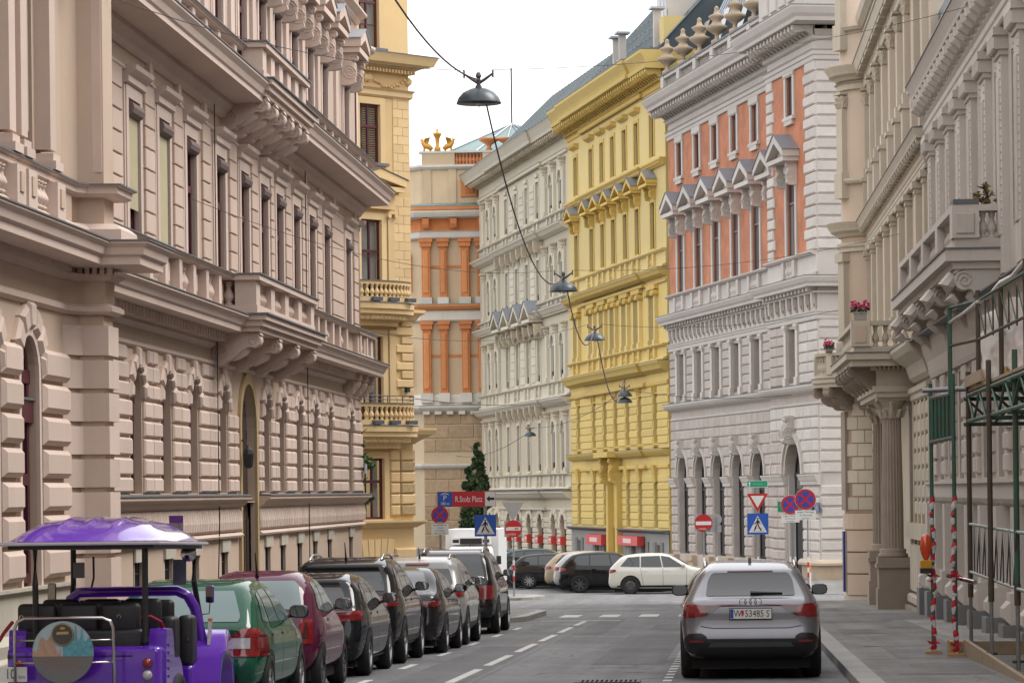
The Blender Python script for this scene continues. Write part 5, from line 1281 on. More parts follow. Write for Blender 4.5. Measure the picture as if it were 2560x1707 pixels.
MB().box(-0.1, UC, -0.2, 0.5, 27.25, 27.4).build('parapet_rail', MTs, CB)
for u in (5.2, 6.6): 
    MB().lathe([(0.3,0),(0.15,0.25),(0.2,0.4),(0.75,0.75),(0.8,0.9),(0.5,0.95)], u, 0.1, 14, 27.4).build('bowl_vase', MT2, CB, True)
gold = mat('gilded_figure', (0.60,0.30,0.05), 0.5, metal=0.3, var=0.3, scale=4)
MB().lathe([(0.35,0),(0.35,0.3),(0.2,0.5),(0.24,1.2),(0.4,1.5),(0.5,1.7),(0.4,1.75),(0.12,1.8),(0.14,2.05),(0.05,2.15)], 0, 0, 12).build('candelabrum', gold, CB, True, loc=(1.3,0.1,27.4)).scale = (0.7,0.7,0.8)
for s, u in ((1, 2.15), (-1, 0.5)):
    g = MB().tube([(u-s*0.55,0.1,27.6),(u-s*0.2,0.1,27.9),(u+s*0.2,0.1,28.0),(u+s*0.42,0.1,28.35),(u+s*0.5,0.1,28.65),(u+s*0.72,0.1,28.6)], [0.22,0.3,0.28,0.2,0.17,0.06], 8)
    for dx in (-0.4, 0.25): g.tube([(u+s*dx,0.1,27.9),(u+s*(dx+0.05),0.1,27.4)], [0.14,0.1], 6)
    g.add([(u-s*0.1,0.0,28.0),(u-s*0.35,0.0,28.9),(u+s*0.25,0.0,28.75),(u+s*0.3,0.0,28.1),(u-s*0.1,0.2,28.0),(u-s*0.35,0.2,28.9),(u+s*0.25,0.2,28.75),(u+s*0.3,0.2,28.1)], [(0,1,2,3),(4,5,6,7),(0,1,5,4),(1,2,6,5),(2,3,7,6)])
    g.v = [(x_-u, y_, z_-27.4) for x_, y_, z_ in g.v]; g.build('griffin_figure', gold, CB, True, loc=(u,0,27.4)).scale = (0.72,0.8,0.72)
rC = MB().add([(1.8,0.8,27.3),(13,0.8,27.3),(13,9,27.3),(1.8,9,27.3),(6.6,5,29.9)], [(0,1,4),(1,2,4),(2,3,4),(3,0,4)]).build('roof', M_verd, CB)
MB().tube([(6.6,5,29.9),(6.6,5,34.2)], 0.06, 6).build('flagpole', M_grille, rC)
for k in range(6): MB().tube([(1.8+k*2.2,0.78,27.35),(6.6,4.98,29.95)], 0.05, 4).build('roof_seam', M_zinc, rC)
for k in range(4): MB().add([(6.9+k*1.0,0.9,27.5),(7.7+k*1.0,0.9,27.5),(7.5+k*0.9,2.2,28.3),(6.9+k*0.9,2.2,28.3)], [(0,1,2,3)]).build('roof_light', M_rglass, rC)
MB().add([(0,0.2,26.3),(UC,0.2,26.3),(UC,14,26.3),(-3,14,26.3)], [(0,1,2,3)]).build('flat_roof', M_verd, CB)
# ------------------------------------------------------------------ trees
def tree(name, label, loc, h, r, m, n, seed, shape='column', leaf=0.16, clumps=26):
    rnd = random.Random(seed); root = thing(name, label, 'tree', loc)
    tk = MB().tube([(0,0,0),(0.05,0.02,h*0.35),(0,0.05,h*0.8)], [r*0.12,r*0.09,r*0.03], 8)
    for k in range(12):
        z = h*(0.1+0.07*k); a = rnd.uniform(0, 6.28); tk.tube([(0,0,z),(math.cos(a)*r*0.6,math.sin(a)*r*0.6,z+h*0.08)], [r*0.05,r*0.015], 5)
    tk.build('trunk', mat('bark', (0.07,0.05,0.035), 0.9, var=0.4, scale=8), root)
    cl = []
    for k in range(clumps):
        t = rnd.random(); prof = (math.sin(min(1, t*1.25+0.12)*math.pi*0.62)*(1-max(0, t-0.55)*1.75)) if shape == 'column' else math.sin(math.pi*min(1, t*0.9+0.08))
        a = rnd.uniform(0, 6.28); q = rnd.uniform(0.1, 0.85)*r*max(0.12, prof); cl.append((math.cos(a)*q, math.sin(a)*q, h*(0.03+0.95*t), rnd.uniform(0.22, 0.42)*r*max(0.35, prof)))
    mb = MB()
    for k in range(n):
        cx, cy, cz, cr = cl[rnd.randrange(clumps)]
        v = Vector((rnd.gauss(0,1), rnd.gauss(0,1), rnd.gauss(0,1.5))).normalized()*cr*rnd.uniform(0.5, 1.08)
        c = Vector((cx, cy, cz))+v; d = Vector((rnd.gauss(0,1), rnd.gauss(0,1), rnd.gauss(0.4,1))).normalized(); e = d.cross(Vector((rnd.gauss(0,1), rnd.gauss(0,1), rnd.gauss(0,1)))).normalized()
        s = leaf*rnd.uniform(0.6, 1.3); mb.add([c-d*s, c+e*s*0.4, c+d*s, c-e*s*0.4], [(0,1,2,3)])
    stuff(mb.build('crown', m, root))
    return root
M_con = mat('conifer_green', (0.045,0.08,0.025), 0.8, var=0.8, scale=1.3, dirt=(0.012,0.024,0.008))
M_leaf = mat('shrub_green', (0.07,0.12,0.03), 0.7, var=0.6, scale=3, dirt=(0.02,0.045,0.012))
tree('columnar_conifer', 'tall dark columnar conifer standing in front of the sandstone base of the palace', (-17.0, 211, zg(186)), 7.7, 0.95, M_con, 15000, 3, leaf=0.13, clumps=90)
tree('columnar_conifer', 'shorter dark conifer pressed against the left of the tall one', (-17.75, 212, zg(186)), 5.9, 0.85, M_con, 10000, 5, leaf=0.13, clumps=70)
tree('climbing_shrub', 'leafy green shrub at the corner between beige palace and ochre house', (-11.15, 93.5, 0.6), 3.4, 0.62, M_leaf, 1500, 9, 'round', leaf=0.09, clumps=22)
# ------------------------------------------------------------------ right-hand houses
AR = R(-89.3)
MG = mat('taupe_cream', (0.46,0.40,0.315), 0.85, var=0.2, scale=0.6, streak=0.3, bump=0.1, bscale=14, dirt=(0.30,0.25,0.19))
MG2 = mat('taupe_trim', (0.50,0.45,0.365), 0.82, var=0.2, scale=0.9, streak=0.3, dirt=(0.30,0.26,0.2))
MG3 = mat('peach_panel', (0.54,0.43,0.335), 0.85, var=0.12, scale=0.6)
MGc = mat('brown_stone', (0.30,0.245,0.20), 0.8, var=0.3, scale=1.5, streak=0.2)
def rpos(u0): y = u0; return (FX(y), y, 0)
GB = facade_root('taupe_house', 'taupe house with giant pilaster rows, columned portal and flowered balconies on the right', (FX(106.5), 106.5, 0), AR)
GU = 28.2
pil = [0.6,3.8,6.9,10.6,14.2,17.5,20.7,24.2,27.2]
def Gb(pr_, m, nm, a=0.0, b=GU, y=0.0): return MB().sweep(capped(pr_), [(a,y),(b,y)]).build(nm, m, GB)
gw = [(pil[i]+pil[i+1])/2 for i in range(8)]
for (z0, z1, wz) in ((-2.6,4.9,None),(4.9,11.2,(6.6,9.0)),(11.2,16.4,(12.2,14.4)),(16.0,17.2,None)):
    if wz:
        MB().sheet(0, GU, z0, z1, [rect(c-0.55, c+0.55, *wz) for c in gw], 0, 0.2).build('floor_wall', MG3, GB)
        for c in gw: window(GB, c-0.55, c+0.55, wz[0], wz[1], 0.18, M_brn, M_glass, 2, wz[0]+(wz[1]-wz[0])*0.65, fw=0.08)
    else: MB().sheet(0, GU, z0, z1, [], 0).build('ground_floor_wall', MG, GB)
def cor_cap(m, w, h):
    def mk():
        mb = MB().box(-w*0.62, w*0.62, -w*0.75, 0, h*0.86, h)
        for row, (zz, rr) in enumerate(((0.1,0.1),(0.42,0.12))):
            for k in range(5):
                x = (k-2)*w*0.24+(w*0.1 if row else 0); mb.tube([(x,-w*0.42,h*zz),(x,-w*0.55,h*(zz+0.22)),(x,-w*0.7,h*(zz+0.3))], [w*rr,w*rr*1.2,w*0.05], 5)
            for k in range(3):
                mb.tube([(-w*0.5,-0.1-k*w*0.14,h*zz),(-w*0.62,-0.1-k*w*0.14,h*(zz+0.3))], [w*rr,w*0.06], 5); mb.tube([(w*0.5,-0.1-k*w*0.14,h*zz),(w*0.62,-0.1-k*w*0.14,h*(zz+0.3))], [w*rr,w*0.06], 5)
        mb.box(-w*0.42, w*0.42, -w*0.45, 0, 0, h*0.86)
        return mb.mesh('leaf_capital', m)
    return cached(('cc', m.name, w, h), mk)
for c in pil:
    for dx in (0.0,):
        p = MB().box(c+dx-0.26, c+dx+0.26, -0.16, 0, 6.55, 9.15).box(c+dx-0.34, c+dx+0.34, -0.22, 0, 6.2, 6.55).box(c+dx-0.3, c+dx+0.3, -0.19, 0, 9.15, 9.28).box(c+dx-0.36, c+dx+0.36, -0.25, 0, 9.28, 9.45).build('pilaster', MG2, GB)
        p = MB().box(c+dx-0.24, c+dx+0.24, -0.16, 0, 12.15, 14.2).box(c+dx-0.32, c+dx+0.32, -0.22, 0, 11.85, 12.15).build('pilaster', MG2, GB)
        inst('leaf_capital', cor_cap(MGc if dx > 0 else MG2, 0.5, 0.6), p, (c+dx, 0.1, 14.2))
        MB().box(c+dx-0.34, c+dx+0.34, -0.24, 0, 10.5, 11.8).build('pedestal', MG2, GB); MB().box(c+dx-0.4, c+dx+0.4, -0.3, 0, 11.72, 11.84).build('pedestal_cap', MG2, GB)
Gb([(0.16,9.46),(0.18,9.5),(0.18,9.57),(0.2,9.59),(0.2,9.66),(0.23,9.7)], MG2, 'architrave')
Gb([(0.14,9.7),(0.14,10.0)], MG3, 'frieze')
modillions(GB, 0.3, GU-0.3, 10.15, 0.85, 0.26, 0.24, 0.16, MG2, -0.14)
Gb([(0.14,9.96),(0.17,9.98),(0.2,10.0)], MG2, 'bed_moulding'); Gb([(0.3,10.16),(0.38,10.17),(0.4,10.24),(0.44,10.32),(0.48,10.4)], MG2, 'cornice'); Gb([(0.5,10.401),(0.5,10.42),(0,10.5)], M_lead, 'cornice_flashing')
Gb([(0.16,14.8),(0.18,14.84),(0.18,14.95),(0.21,15.0)], MG2, 'architrave')
for k in range(16): MB().box(0.25+k*1.75, 1.55+k*1.75, -0.4, -0.1, 15.2, 15.3).build('soffit_block', MG2, GB)
Gb([(0.14,15.1),(0.18,15.14),(0.18,15.2)], MG2, 'bed_moulding'); Gb([(0.3,15.3),(0.42,15.31),(0.45,15.4),(0.52,15.6)], MG2, 'cornice'); Gb([(0.54,15.601),(0.54,15.63),(0,15.7)], M_lead, 'cornice_flashing')
for k in range(10): MB().box(0.1+k*2.85, 0.7+k*2.85, -0.26, 0, 15.7, 16.3).build('parapet_pier', MG2, GB)
Gb([(0.15,16.3),(0.25,16.35),(0.28,16.42)], MG2, 'parapet_rail'); Gb([(0.2,16.8),(0.35,16.95),(0.4,17.2)], MG2, 'main_cornice')
MB().box(0, GU, 0.3, 12, 17.0, 17.6).build('roof', M_slate, GB)
MB().add([(0,0,-2.6),(0,12,-2.6),(0,12,17.2),(0,0,17.2),(GU,0,-2.6),(GU,12,-2.6),(GU,12,17.2),(GU,0,17.2)], [(0,1,2,3),(4,5,6,7),(1,5,6,2)]).build('side_wall', MG, GB)
# rounded corner turret
TC = (-0.55, 0.35); TR = 1.25
tu = MB().lathe([(TR,-2.6),(TR,19.5)], TC[0], TC[1], 28).build('corner_turret', MG3, GB, True)
def ring(z, prof, m=MG2): MB().lathe([(TR+o, z+h) for o, h in prof], TC[0], TC[1], 28).build('ring_moulding', m, tu, False)
ring(9.46, [(0.0,0),(0.1,0.02),(0.1,0.14),(0.16,0.18),(0.16,0.3),(0.0,0.32)]); ring(9.95, [(0,0),(0.12,0.03),(0.2,0.12),(0.36,0.2),(0.4,0.28),(0.5,0.44),(0.52,0.48),(0,0.55)])
ring(11.7, [(0,0),(0.14,0.02),(0.2,0.1),(0.2,0.18),(0,0.2)]); ring(14.8, [(0,0),(0.1,0.02),(0.1,0.2),(0.18,0.24),(0,0.26)]); ring(15.1, [(0,0),(0.12,0.03),(0.2,0.12),(0.36,0.2),(0.4,0.28),(0.5,0.44),(0.52,0.48),(0,0.55)])
ring(16.75, [(0,0),(0.14,0.02),(0.2,0.12),(0,0.16)]); ring(4.7, [(0,0),(0.1,0.05),(0.25,0.25),(0.25,0.35),(0,0.4)]); ring(0.3, [(0,0),(0.06,0.02),(0.06,0.5),(0,0.52)], MG3); ring(-1.9,[(0,-0.7),(0.06,-0.7),(0.06,0),(0,0.1)])
for a in (292,):
    for z0, z1, cp in ((6.5,9.15,0),(12.1,14.2,1),(17,19,1)):
        p = MB().box(-0.22, 0.22, -0.16, 0.1, z0, z1).box(-0.3, 0.3, -0.22, 0.1, z0-0.3, z0).box(-0.3, 0.3, -0.22, 0.1, z0-0.85, z0-0.3).build('pilaster', MG2, tu, loc=(TC[0]+TR*math.cos(R(a)), TC[1]+TR*math.sin(R(a)), 0), rz=R(a+90))
        if cp: inst('leaf_capital', cor_cap(MG2, 0.46, 0.55), p, (0, 0.1, z1))
        else: MB().box(-0.3, 0.3, -0.24, 0.1, z1, z1+0.28).build('capital', MG2, p)
for a in (270,):
    for z0, z1 in ((6.5,9.0),(12.1,14.3),(17,19)):
        w_ = MB().box(-0.26, 0.26, -0.04, 0.1, z0, z1).build('turret_window', mat('grey_green_frame', (0.16,0.165,0.14), 0.6), tu, loc=(TC[0]+TR*math.cos(R(a)), TC[1]+TR*math.sin(R(a)), 0), rz=R(a+90))
        MB().add([(-0.2,-0.045,z0+0.05),(0.2,-0.045,z0+0.05),(0.2,-0.045,z1-0.05),(-0.2,-0.045,z1-0.05)], [(0,1,2,3)]).build('pane', M_glass, w_)
# turret ground floor: block courses and the tall narrow openings
for i in range(8):
    z0 = 0.95+i*0.44
    for k in range(3):
        a0 = 296+k*24+(12 if i % 2 else 0); pts = [(TC[0]+(TR+0.05)*math.cos(R(a0+j*4.6)), TC[1]+(TR+0.05)*math.sin(R(a0+j*4.6))) for j in range(6)]
        MB().prism(pts+[(TC[0]+TR*0.95*math.cos(R(a0+23)), TC[1]+TR*0.95*math.sin(R(a0+23))), (TC[0]+TR*0.95*math.cos(R(a0)), TC[1]+TR*0.95*math.sin(R(a0)))], 'z', z0+0.02, z0+0.42).build('block', MG2, tu)
for a, z0, z1, m in ((286, 0.95, 4.2, MGc), (286, -1.75, 0.25, MGc)):
    w_ = MB().box(-0.2, 0.2, -0.1, 0.1, z0, z1).build('narrow_opening', m, tu, loc=(TC[0]+TR*math.cos(R(a)), TC[1]+TR*math.sin(R(a)), 0), rz=R(a+90))
    if z0 < 0: MB().box(0.02, 0.1, -0.16, -0.1, z0, z1).build('blue_door_frame', mat('blue_frame', (0.015,0.03,0.24), 0.4), w_)
for i in range(3): MB().prism([(TC[0]+(TR+0.09)*math.cos(R(294+j*5)), TC[1]+(TR+0.09)*math.sin(R(294+j*5))) for j in range(14)]+[TC], 'z', -1.85+i*0.72, -1.18+i*0.72).build('block', MG3, tu)
# turret balcony
def bowb(root, cx, cy, r, z, h, a0, a1, m, n=18, con=True, name='balcony'):
    P = lambda rr: [(cx+rr*math.cos(R(a0+(a1-a0)*k/n)), cy+rr*math.sin(R(a0+(a1-a0)*k/n))) for k in range(n+1)]+[(cx, cy)]
    b = MB().prism(P(r), 'z', z-0.16, z-0.02).build(name, m, root)
    MB().prism(P(r-0.08), 'z', z-0.3, z-0.16).build('slab_moulding', m, b); MB().prism(P(r+0.02), 'z', z-0.02, z).build('slab_flashing', M_lead, b)
    MB().sweep([(-0.12,z),(0.12,z),(0.12,z+0.12),(-0.12,z+0.12)], P(r-0.25)[:-1]).build('balcony_plinth', m, b); MB().sweep([(-0.13,z+h-0.12),(0.13,z+h-0.12),(0.15,z+h-0.02),(-0.13,z+h-0.02)], P(r-0.25)[:-1]).build('balcony_rail', m, b)
    bm_ = baluster_mesh(h-0.24, 0.09, m, 10); L_ = int(R(a1-a0)*(r-0.25)/0.2)
    for k in range(L_):
        a = R(a0+(a1-a0)*(k+0.5)/L_)
        if k % 6 == 5: MB().box(-0.16,0.16,-0.14,0.14,z+0.12,z+h-0.12).build('balcony_pier', m, b, loc=(cx+(r-0.25)*math.cos(a), cy+(r-0.25)*math.sin(a), 0), rz=a)
        else: inst('baluster', bm_, b, (cx+(r-0.25)*math.cos(a), cy+(r-0.25)*math.sin(a), z+0.12))
    return b
tb = bowb(GB, TC[0], TC[1], 2.3, 5.3, 0.85, 205, 350, MG2, 22)
for a in (235, 270, 303, 335): inst('scroll_bracket', console_mesh(0.34, 1.0, 0.75, MGc), tb, (TC[0]+(TR-0.02)*math.cos(R(a)), TC[1]+(TR-0.02)*math.sin(R(a)), 5.0), rz=R(a+90))
# portal with fluted columns, entablature and balcony
def fluted(h, r, m, n=20):
    prof = []
    def mk():
        mb = MB(); N = n*2; vs = []; Z = [0, h]
        for z, k_ in ((0,1.0),(h*0.33,1.0),(h,0.86)):
            for i in range(N): a = 2*math.pi*i/N; rr = r*k_*(1.0 if i % 2 else 0.90); vs.append((rr*math.cos(a), rr*math.sin(a), z))
        fs = [(j*N+i, j*N+(i+1) % N, (j+1)*N+(i+1) % N, (j+1)*N+i) for j in range(2) for i in range(N)]
        mb.add(vs, fs); return mb.mesh('column_shaft', m)
    return cached(('flut', h, r, m.name), mk)
PC_U = [13.6, 20.9]
for u in PC_U:
    PW = -0.62 if u > 15 else -0.46
    c = MB().box(u-0.44, u+0.44, PW-0.44, 0, -2.2, -1.0).box(u-0.40, u+0.40, PW-0.40, 0, -1.0, -0.45).box(u-0.46, u+0.46, PW-0.46, 0, -0.45, -0.33).box(u-0.42, u+0.42, PW-0.42, 0, -0.33, -0.18).build('column_pedestal', MGc, GB)
    MB().lathe([(0.4,-0.18),(0.4,-0.1),(0.34,-0.05),(0.36,0.02),(0.3,0.06)], u, PW, 20).build('column_base', MGc, c, True)
    inst('column_shaft', fluted(3.45, 0.29, MGc), c, (u, PW, 0.06))
    cap = MB().lathe([(0.26,3.5),(0.28,3.56),(0.26,3.6),(0.28,3.8),(0.42,4.0)], u, PW, 12)
    for k in range(10):
        a = 2*math.pi*k/10; x, y = math.cos(a), math.sin(a)
        cap.tube([(u+x*0.27,PW+y*0.27,3.55),(u+x*0.33,PW+y*0.33,3.7),(u+x*0.42,PW+y*0.42,3.74)], [0.07,0.08,0.02], 5)
        if k % 2 == 0: cap.tube([(u+x*0.3,PW+y*0.3,3.75),(u+x*0.45,PW+y*0.45,3.93),(u+x*0.38,PW+y*0.38,3.98)], [0.05,0.07,0.05], 5)
    cap.box(u-0.4, u+0.4, PW-0.4, PW+0.4, 3.98, 4.06).build('leaf_capital', MG2, c)
    q = MB().box(u-0.3, u+0.3, -0.14, 0, -0.3, 4.0).build('pilaster_response', MGc, GB)
PW = -0.62
ent = MB().box(PC_U[0]-0.5, PC_U[1]+0.5, PW-0.42, 0, 4.06, 4.2).box(PC_U[0]-0.55, PC_U[1]+0.55, PW-0.5, 0, 4.2, 4.36).box(PC_U[0]-0.45, PC_U[1]+0.45, PW-0.4, 0, 4.36, 4.85).build('portal_entablature', MG2, GB)
mb = MB()
for k in range(8): mb.box(PC_U[1]+0.46, PC_U[1]+0.62, PW-0.36+k*0.12, PW-0.29+k*0.12, 4.78, 4.88)
for k in range(60): mb.box(PC_U[0]-0.5+k*0.14, PC_U[0]-0.42+k*0.14, PW-0.55, PW-0.4, 4.78, 4.88)
stuff(mb.build('dentil_row', MG2, ent))
MB().box(14.4, 20.1, 0.01, 0.3, -2.3, 3.6).build('portal_door', M_brn, GB)
pb_ = MB().box(PC_U[0]-1.05, PC_U[1]+1.0, -1.85, 0, 5.05, 5.22).box(PC_U[0]-0.95, PC_U[1]+0.9, -1.7, 0, 4.88, 5.05).build('balcony', MG2, GB)
MB().box(PC_U[0]-1.08, PC_U[1]+1.03, -1.88, 0, 5.22, 5.25).build('slab_flashing', M_lead, pb_)
for u in (PC_U[0]+0.1, 15.5, 17.3, 19.1, PC_U[1]-0.1): inst('scroll_bracket', console_mesh(0.3, 0.8, 0.62, MGc), pb_, (u, PW-0.35, 4.9))
MB().box(PC_U[0]-0.85, PC_U[1]+0.8, -1.62, -1.32, 5.25, 5.4).box(PC_U[1]+0.5, PC_U[1]+0.8, -1.32, 0, 5.25, 5.4).build('balcony_plinth', MG2, pb_)
MB().box(PC_U[0]-0.88, PC_U[1]+0.83, -1.66, -1.3, 5.95, 6.07).box(PC_U[1]+0.47, PC_U[1]+0.83, -1.3, 0, 5.95, 6.07).build('balcony_rail', MG2, pb_)
MB().box(PC_U[1]+0.44, PC_U[1]+0.86, -1.7, -1.2, 5.4, 6.08).build('balcony_pier', MG2, pb_); MB().polyblock([(0,0),(0.3,0),(0.3,0.45),(0,0.45)], 0, 0.02).build('pier_panel', MG3, pb_, loc=(PC_U[1]+0.865, -1.6, 5.5), rz=R(90))
bmG = baluster_mesh(0.55, 0.1, MG2, 10)
for k in range(4): inst('baluster', bmG, pb_, (PC_U[1]+0.65, -1.05+k*0.26, 5.4))
for k in range(30): inst('baluster', bmG, pb_, (PC_U[0]-0.6+k*0.26, -1.47, 5.4))
Gb([(0.1,4.4),(0.2,4.5),(0.3,4.8),(0.6,5.0),(0.7,5.15),(0.7,5.25)], MG2, 'ground_cornice', 0, 12.5); Gb([(0.1,4.4),(0.2,4.5),(0.3,4.8),(0.6,5.0),(0.7,5.15),(0.7,5.25)], MG2, 'ground_cornice', 21.9, GU)
Gb([(0.72,5.251),(0.72,5.28),(0,5.34)], M_lead, 'cornice_flashing', 21.9, GU); Gb([(0.1,3.9),(0.16,3.95),(0.16,4.08),(0.22,4.12),(0.22,4.25)], MG2, 'ground_architrave', 21.4, GU)
# ground-floor bays between portal and neighbour: pilaster strips, block ladders
for k, u in enumerate((21.9, 23.3, 24.7, 26.1, 27.5)):
    MB().box(u-0.22, u+0.22, -0.12, 0, -0.1, 3.9).build('pilaster_strip', MG, GB)
    for i in range(7): block(GB, u+0.28, u+1.12, 0.95+i*0.42, 0.95+i*0.42+0.37, MG2, 0, 0.12, 0.05)
    MB().box(u-0.3, u+1.2, -0.3, 0, 0.35, 0.75).build('sill_block', MG2, GB)
    for (z0, z1, d_) in ((-1.05,0.2,0.22),(-1.35,-1.1,0.3)): MB().polyblock(rect(u-0.32, u+0.28, z0, z1), 0, d_, 0.05).polyblock(rect(u+0.36, u+1.0, z0, z1), 0, d_, 0.05).build('plinth_block', MG2, GB)
    MB().box(u-0.36, u+1.06, -0.36, 0, -2.2, -1.4).build('plinth', MGc, GB)
for i in range(9):
    for u in (2.0, 4.4, 6.8, 9.2): block(GB, u, u+2.2, -1.3+i*0.6, -1.3+i*0.6+0.55, MG2, 0, 0.1, 0.04)
# flowers
M_pink = mat('pink_petals', (0.62,0.06,0.20), 0.6, var=0.5, scale=12, dirt=(0.4,0.02,0.08))
def flowers(label, loc, w, d, h, seed, pot=True, n=170):
    rnd = random.Random(seed); root = thing('flower_pot' if pot else 'flower_box', label, 'flowers', loc, AR)
    MB().box(-w/2, w/2, -d/2, d/2, 0, h).box(-w/2-0.02, w/2+0.02, -d/2-0.02, d/2+0.02, h-0.04, h).build('pot', mat('grey_pot', (0.33,0.32,0.29), 0.7), root)
    mb = MB(); pk = MB()
    for k in range(n):
        c = Vector((rnd.uniform(-w*0.6, w*0.6), rnd.uniform(-d*0.7, d*0.7), h+abs(rnd.gauss(0.06, 0.09)))); a = rnd.uniform(0, 6.3); e = Vector((math.cos(a), math.sin(a), rnd.uniform(-0.5,0.8)))*0.05; f = Vector((-math.sin(a), math.cos(a), 0.3))*0.035
        mb.add([c-e, c+f, c+e, c-f], [(0,1,2,3)])
    for k in range(n//3):
        c = (rnd.uniform(-w*0.6, w*0.6), rnd.uniform(-d*0.7, d*0.7)); pk.lathe([(0.005,-0.025),(0.035,-0.01),(0.03,0.02),(0.005,0.03)], c[0], c[1], 5, h+0.1+abs(rnd.gauss(0.06, 0.07)))
    stuff(mb.build('foliage', M_leaf, root)); stuff(pk.build('blossoms', M_pink, root))
def gl(u, y, z): 
    v = Matrix.Rotation(AR, 3, 'Z') @ Vector((u, y, 0)); b = rpos(106.5); return (b[0]+v.x, b[1]+v.y, z)
flowers('pink geraniums in a grey pot on the pier of the portal balcony', gl(PC_U[1]+0.65, -1.45, 6.09), 0.34, 0.34, 0.22, 2)
flowers('flat box of pink geraniums along the rounded corner balcony rail', gl(TC[0]+1.0, TC[1]-1.75, 6.16), 1.0, 0.22, 0.1, 4, False)
# ------------------------------------------------------------------ grey-beige house with the lion-bracket balcony
MH = mat('grey_beige_stone', (0.50,0.455,0.41), 0.85, var=0.22, scale=0.7, streak=0.3, bump=0.12, bscale=14, dirt=(0.32,0.28,0.245))
MH2 = mat('grey_beige_trim', (0.55,0.51,0.465), 0.82, var=0.2, scale=0.9, streak=0.3, dirt=(0.35,0.31,0.28))
MHg = mat('grey_plinth_paint', (0.16,0.165,0.175), 0.6, var=0.25, scale=2.5, dirt=(0.25,0.22,0.19))
HB = facade_root('grey_beige_house', 'grey-beige house with panelled pilasters and a lion-bracket balcony behind the scaffold', (FX(78.3), 78.3, 0), AR)
HU = 300.0  # front carried on out of view to close off sky in car reflections
hp = [0.7,3.3,6.1,9.1,11.9,15.1,18.4,21.7,25.0,28.3]
def Hb(pr_, m, nm, a=0.0, b=HU): return MB().sweep(capped(pr_), [(a,0),(b,0)]).build(nm, m, HB)
hw_ = [(hp[i]+hp[i+1])/2 for i in range(9)]
MB().sheet(0, HU, -2.2, 4.6, [rect(c-0.55, c+0.55, 1.85, 4.2) for c in hw_], 0, 0.2).build('ground_floor_wall', MH, HB)
MB().sheet(0, HU, 4.6, 11.2, [rect(c-0.5, c+0.5, 6.4, 9.6) for c in hw_], 0, 0.2).build('first_floor_wall', MH, HB); MB().sheet(0, HU, 11.2, 12.6, [], 0).build('upper_wall', MH, HB)
MB().box(0, HU, 0.2, 12, 12.4, 13.2).build('roof', M_slate, HB); MB().add([(0,0,-2.2),(0,12,-2.2),(0,12,12.6),(0,0,12.6)], [(0,1,2,3)]).build('side_wall', MH, HB)  # unseen top cut low so sky light reaches the palace opposite
for c in hw_:
    window(HB, c-0.55, c+0.55, 1.85, 4.2, 0.18, M_brn, M_glass, 2, 3.5, fw=0.08); window(HB, c-0.5, c+0.5, 6.4, 9.6, 0.18, M_brn, M_glass, 2, 8.6, fw=0.08)
for c in hp:
    p = MB().box(c-0.5, c+0.5, -0.13, 0, 5.6, 9.6).build('pilaster', MH2, HB)
    MB().polyblock(rect(c-0.24, c+0.24, 6.3, 9.2), -0.13, 0.03, 0.02).build('pilaster_panel', MH, p)
    g = MB()
    for k in range(22):
        for s in (-1, 1): g.lathe([(0.01,0),(0.035,0.03),(0.01,0.06)], c+s*0.38, -0.13, 5, 6.3+k*0.15)
    stuff(g.build('bead_row', MH, p))
    MB().box(c-0.56, c+0.56, -0.17, 0, 9.6, 9.7).box(c-0.6, c+0.6, -0.24, 0, 9.7, 9.95).box(c-0.66, c+0.66, -0.28, 0, 9.95, 10.1).build('capital', MH2, p)
    fm = MB()
    for k in range(9): fm.tube([(c-0.5+k*0.125,-0.25,9.72),(c-0.5+k*0.125,-0.25,9.93)], 0.045, 5)
    fm.build('capital_flutes', MH2, p)
    # ground floor pilaster: lower shaft, torus, painted plinth, and bracket ladder above the sill
    MB().box(c-0.32, c+0.32, -0.3, 0, -0.2, 1.3).build('lower_pilaster', MH2, HB)
    MB().polyblock(rect(c-0.42, c+0.42, -0.75, -0.35), 0, 0.5, 0.12).box(c-0.36, c+0.36, -0.38, 0, -0.35, -0.2).build('pilaster_torus', MH2, HB)
    MB().box(c-0.44, c+0.44, -0.52, 0, -2.2, -0.75).build('painted_plinth', MHg, HB)
    for k in range(6):
        z = 1.95+k*0.4
        for dx in (-0.36, 0.0, 0.36): block(HB, c+dx-0.15, c+dx+0.15, z, z+0.33, MH2, 0, 0.09, 0.03, 'bracket_block')
Hb([(0.2,-2.2),(0.2,-0.75)], MHg, 'painted_base'); Hb([(0.2,-0.75),(0.1,-0.6),(0.05,-0.6)], MH2, 'base_splay')
Hb([(0.1,1.3),(0.18,1.36),(0.22,1.44),(0.22,1.72),(0.28,1.74),(0.28,1.8)], MH2, 'sill_course')
Hb([(0.1,4.3),(0.14,4.4),(0.2,4.7),(0.3,4.9),(0.34,5.1),(0.34,5.2)], MH2, 'cornice'); Hb([(0.62,5.201),(0.62,5.23),(0,5.3)], M_lead, 'cornice_flashing')
Hb([(0.16,10.12),(0.19,10.16),(0.19,10.26),(0.22,10.3),(0.22,10.42),(0.27,10.48)], MH2, 'architrave'); Hb([(0.15,10.48),(0.15,10.85)], MH2, 'frieze')
lb = cached('lionb', lambda: MB().box(-0.14,0.14,-0.3,0,-0.1,0).tube([(0,-0.32,-0.08),(0,-0.28,-0.22),(0,-0.16,-0.32),(0,-0.03,-0.3)], [0.09,0.12,0.1,0.06], 7).mesh('lion_bracket', MH2))
for k in range(33): inst('lion_bracket', lb, HB, (0.4+k*0.92, -0.15, 11.02))
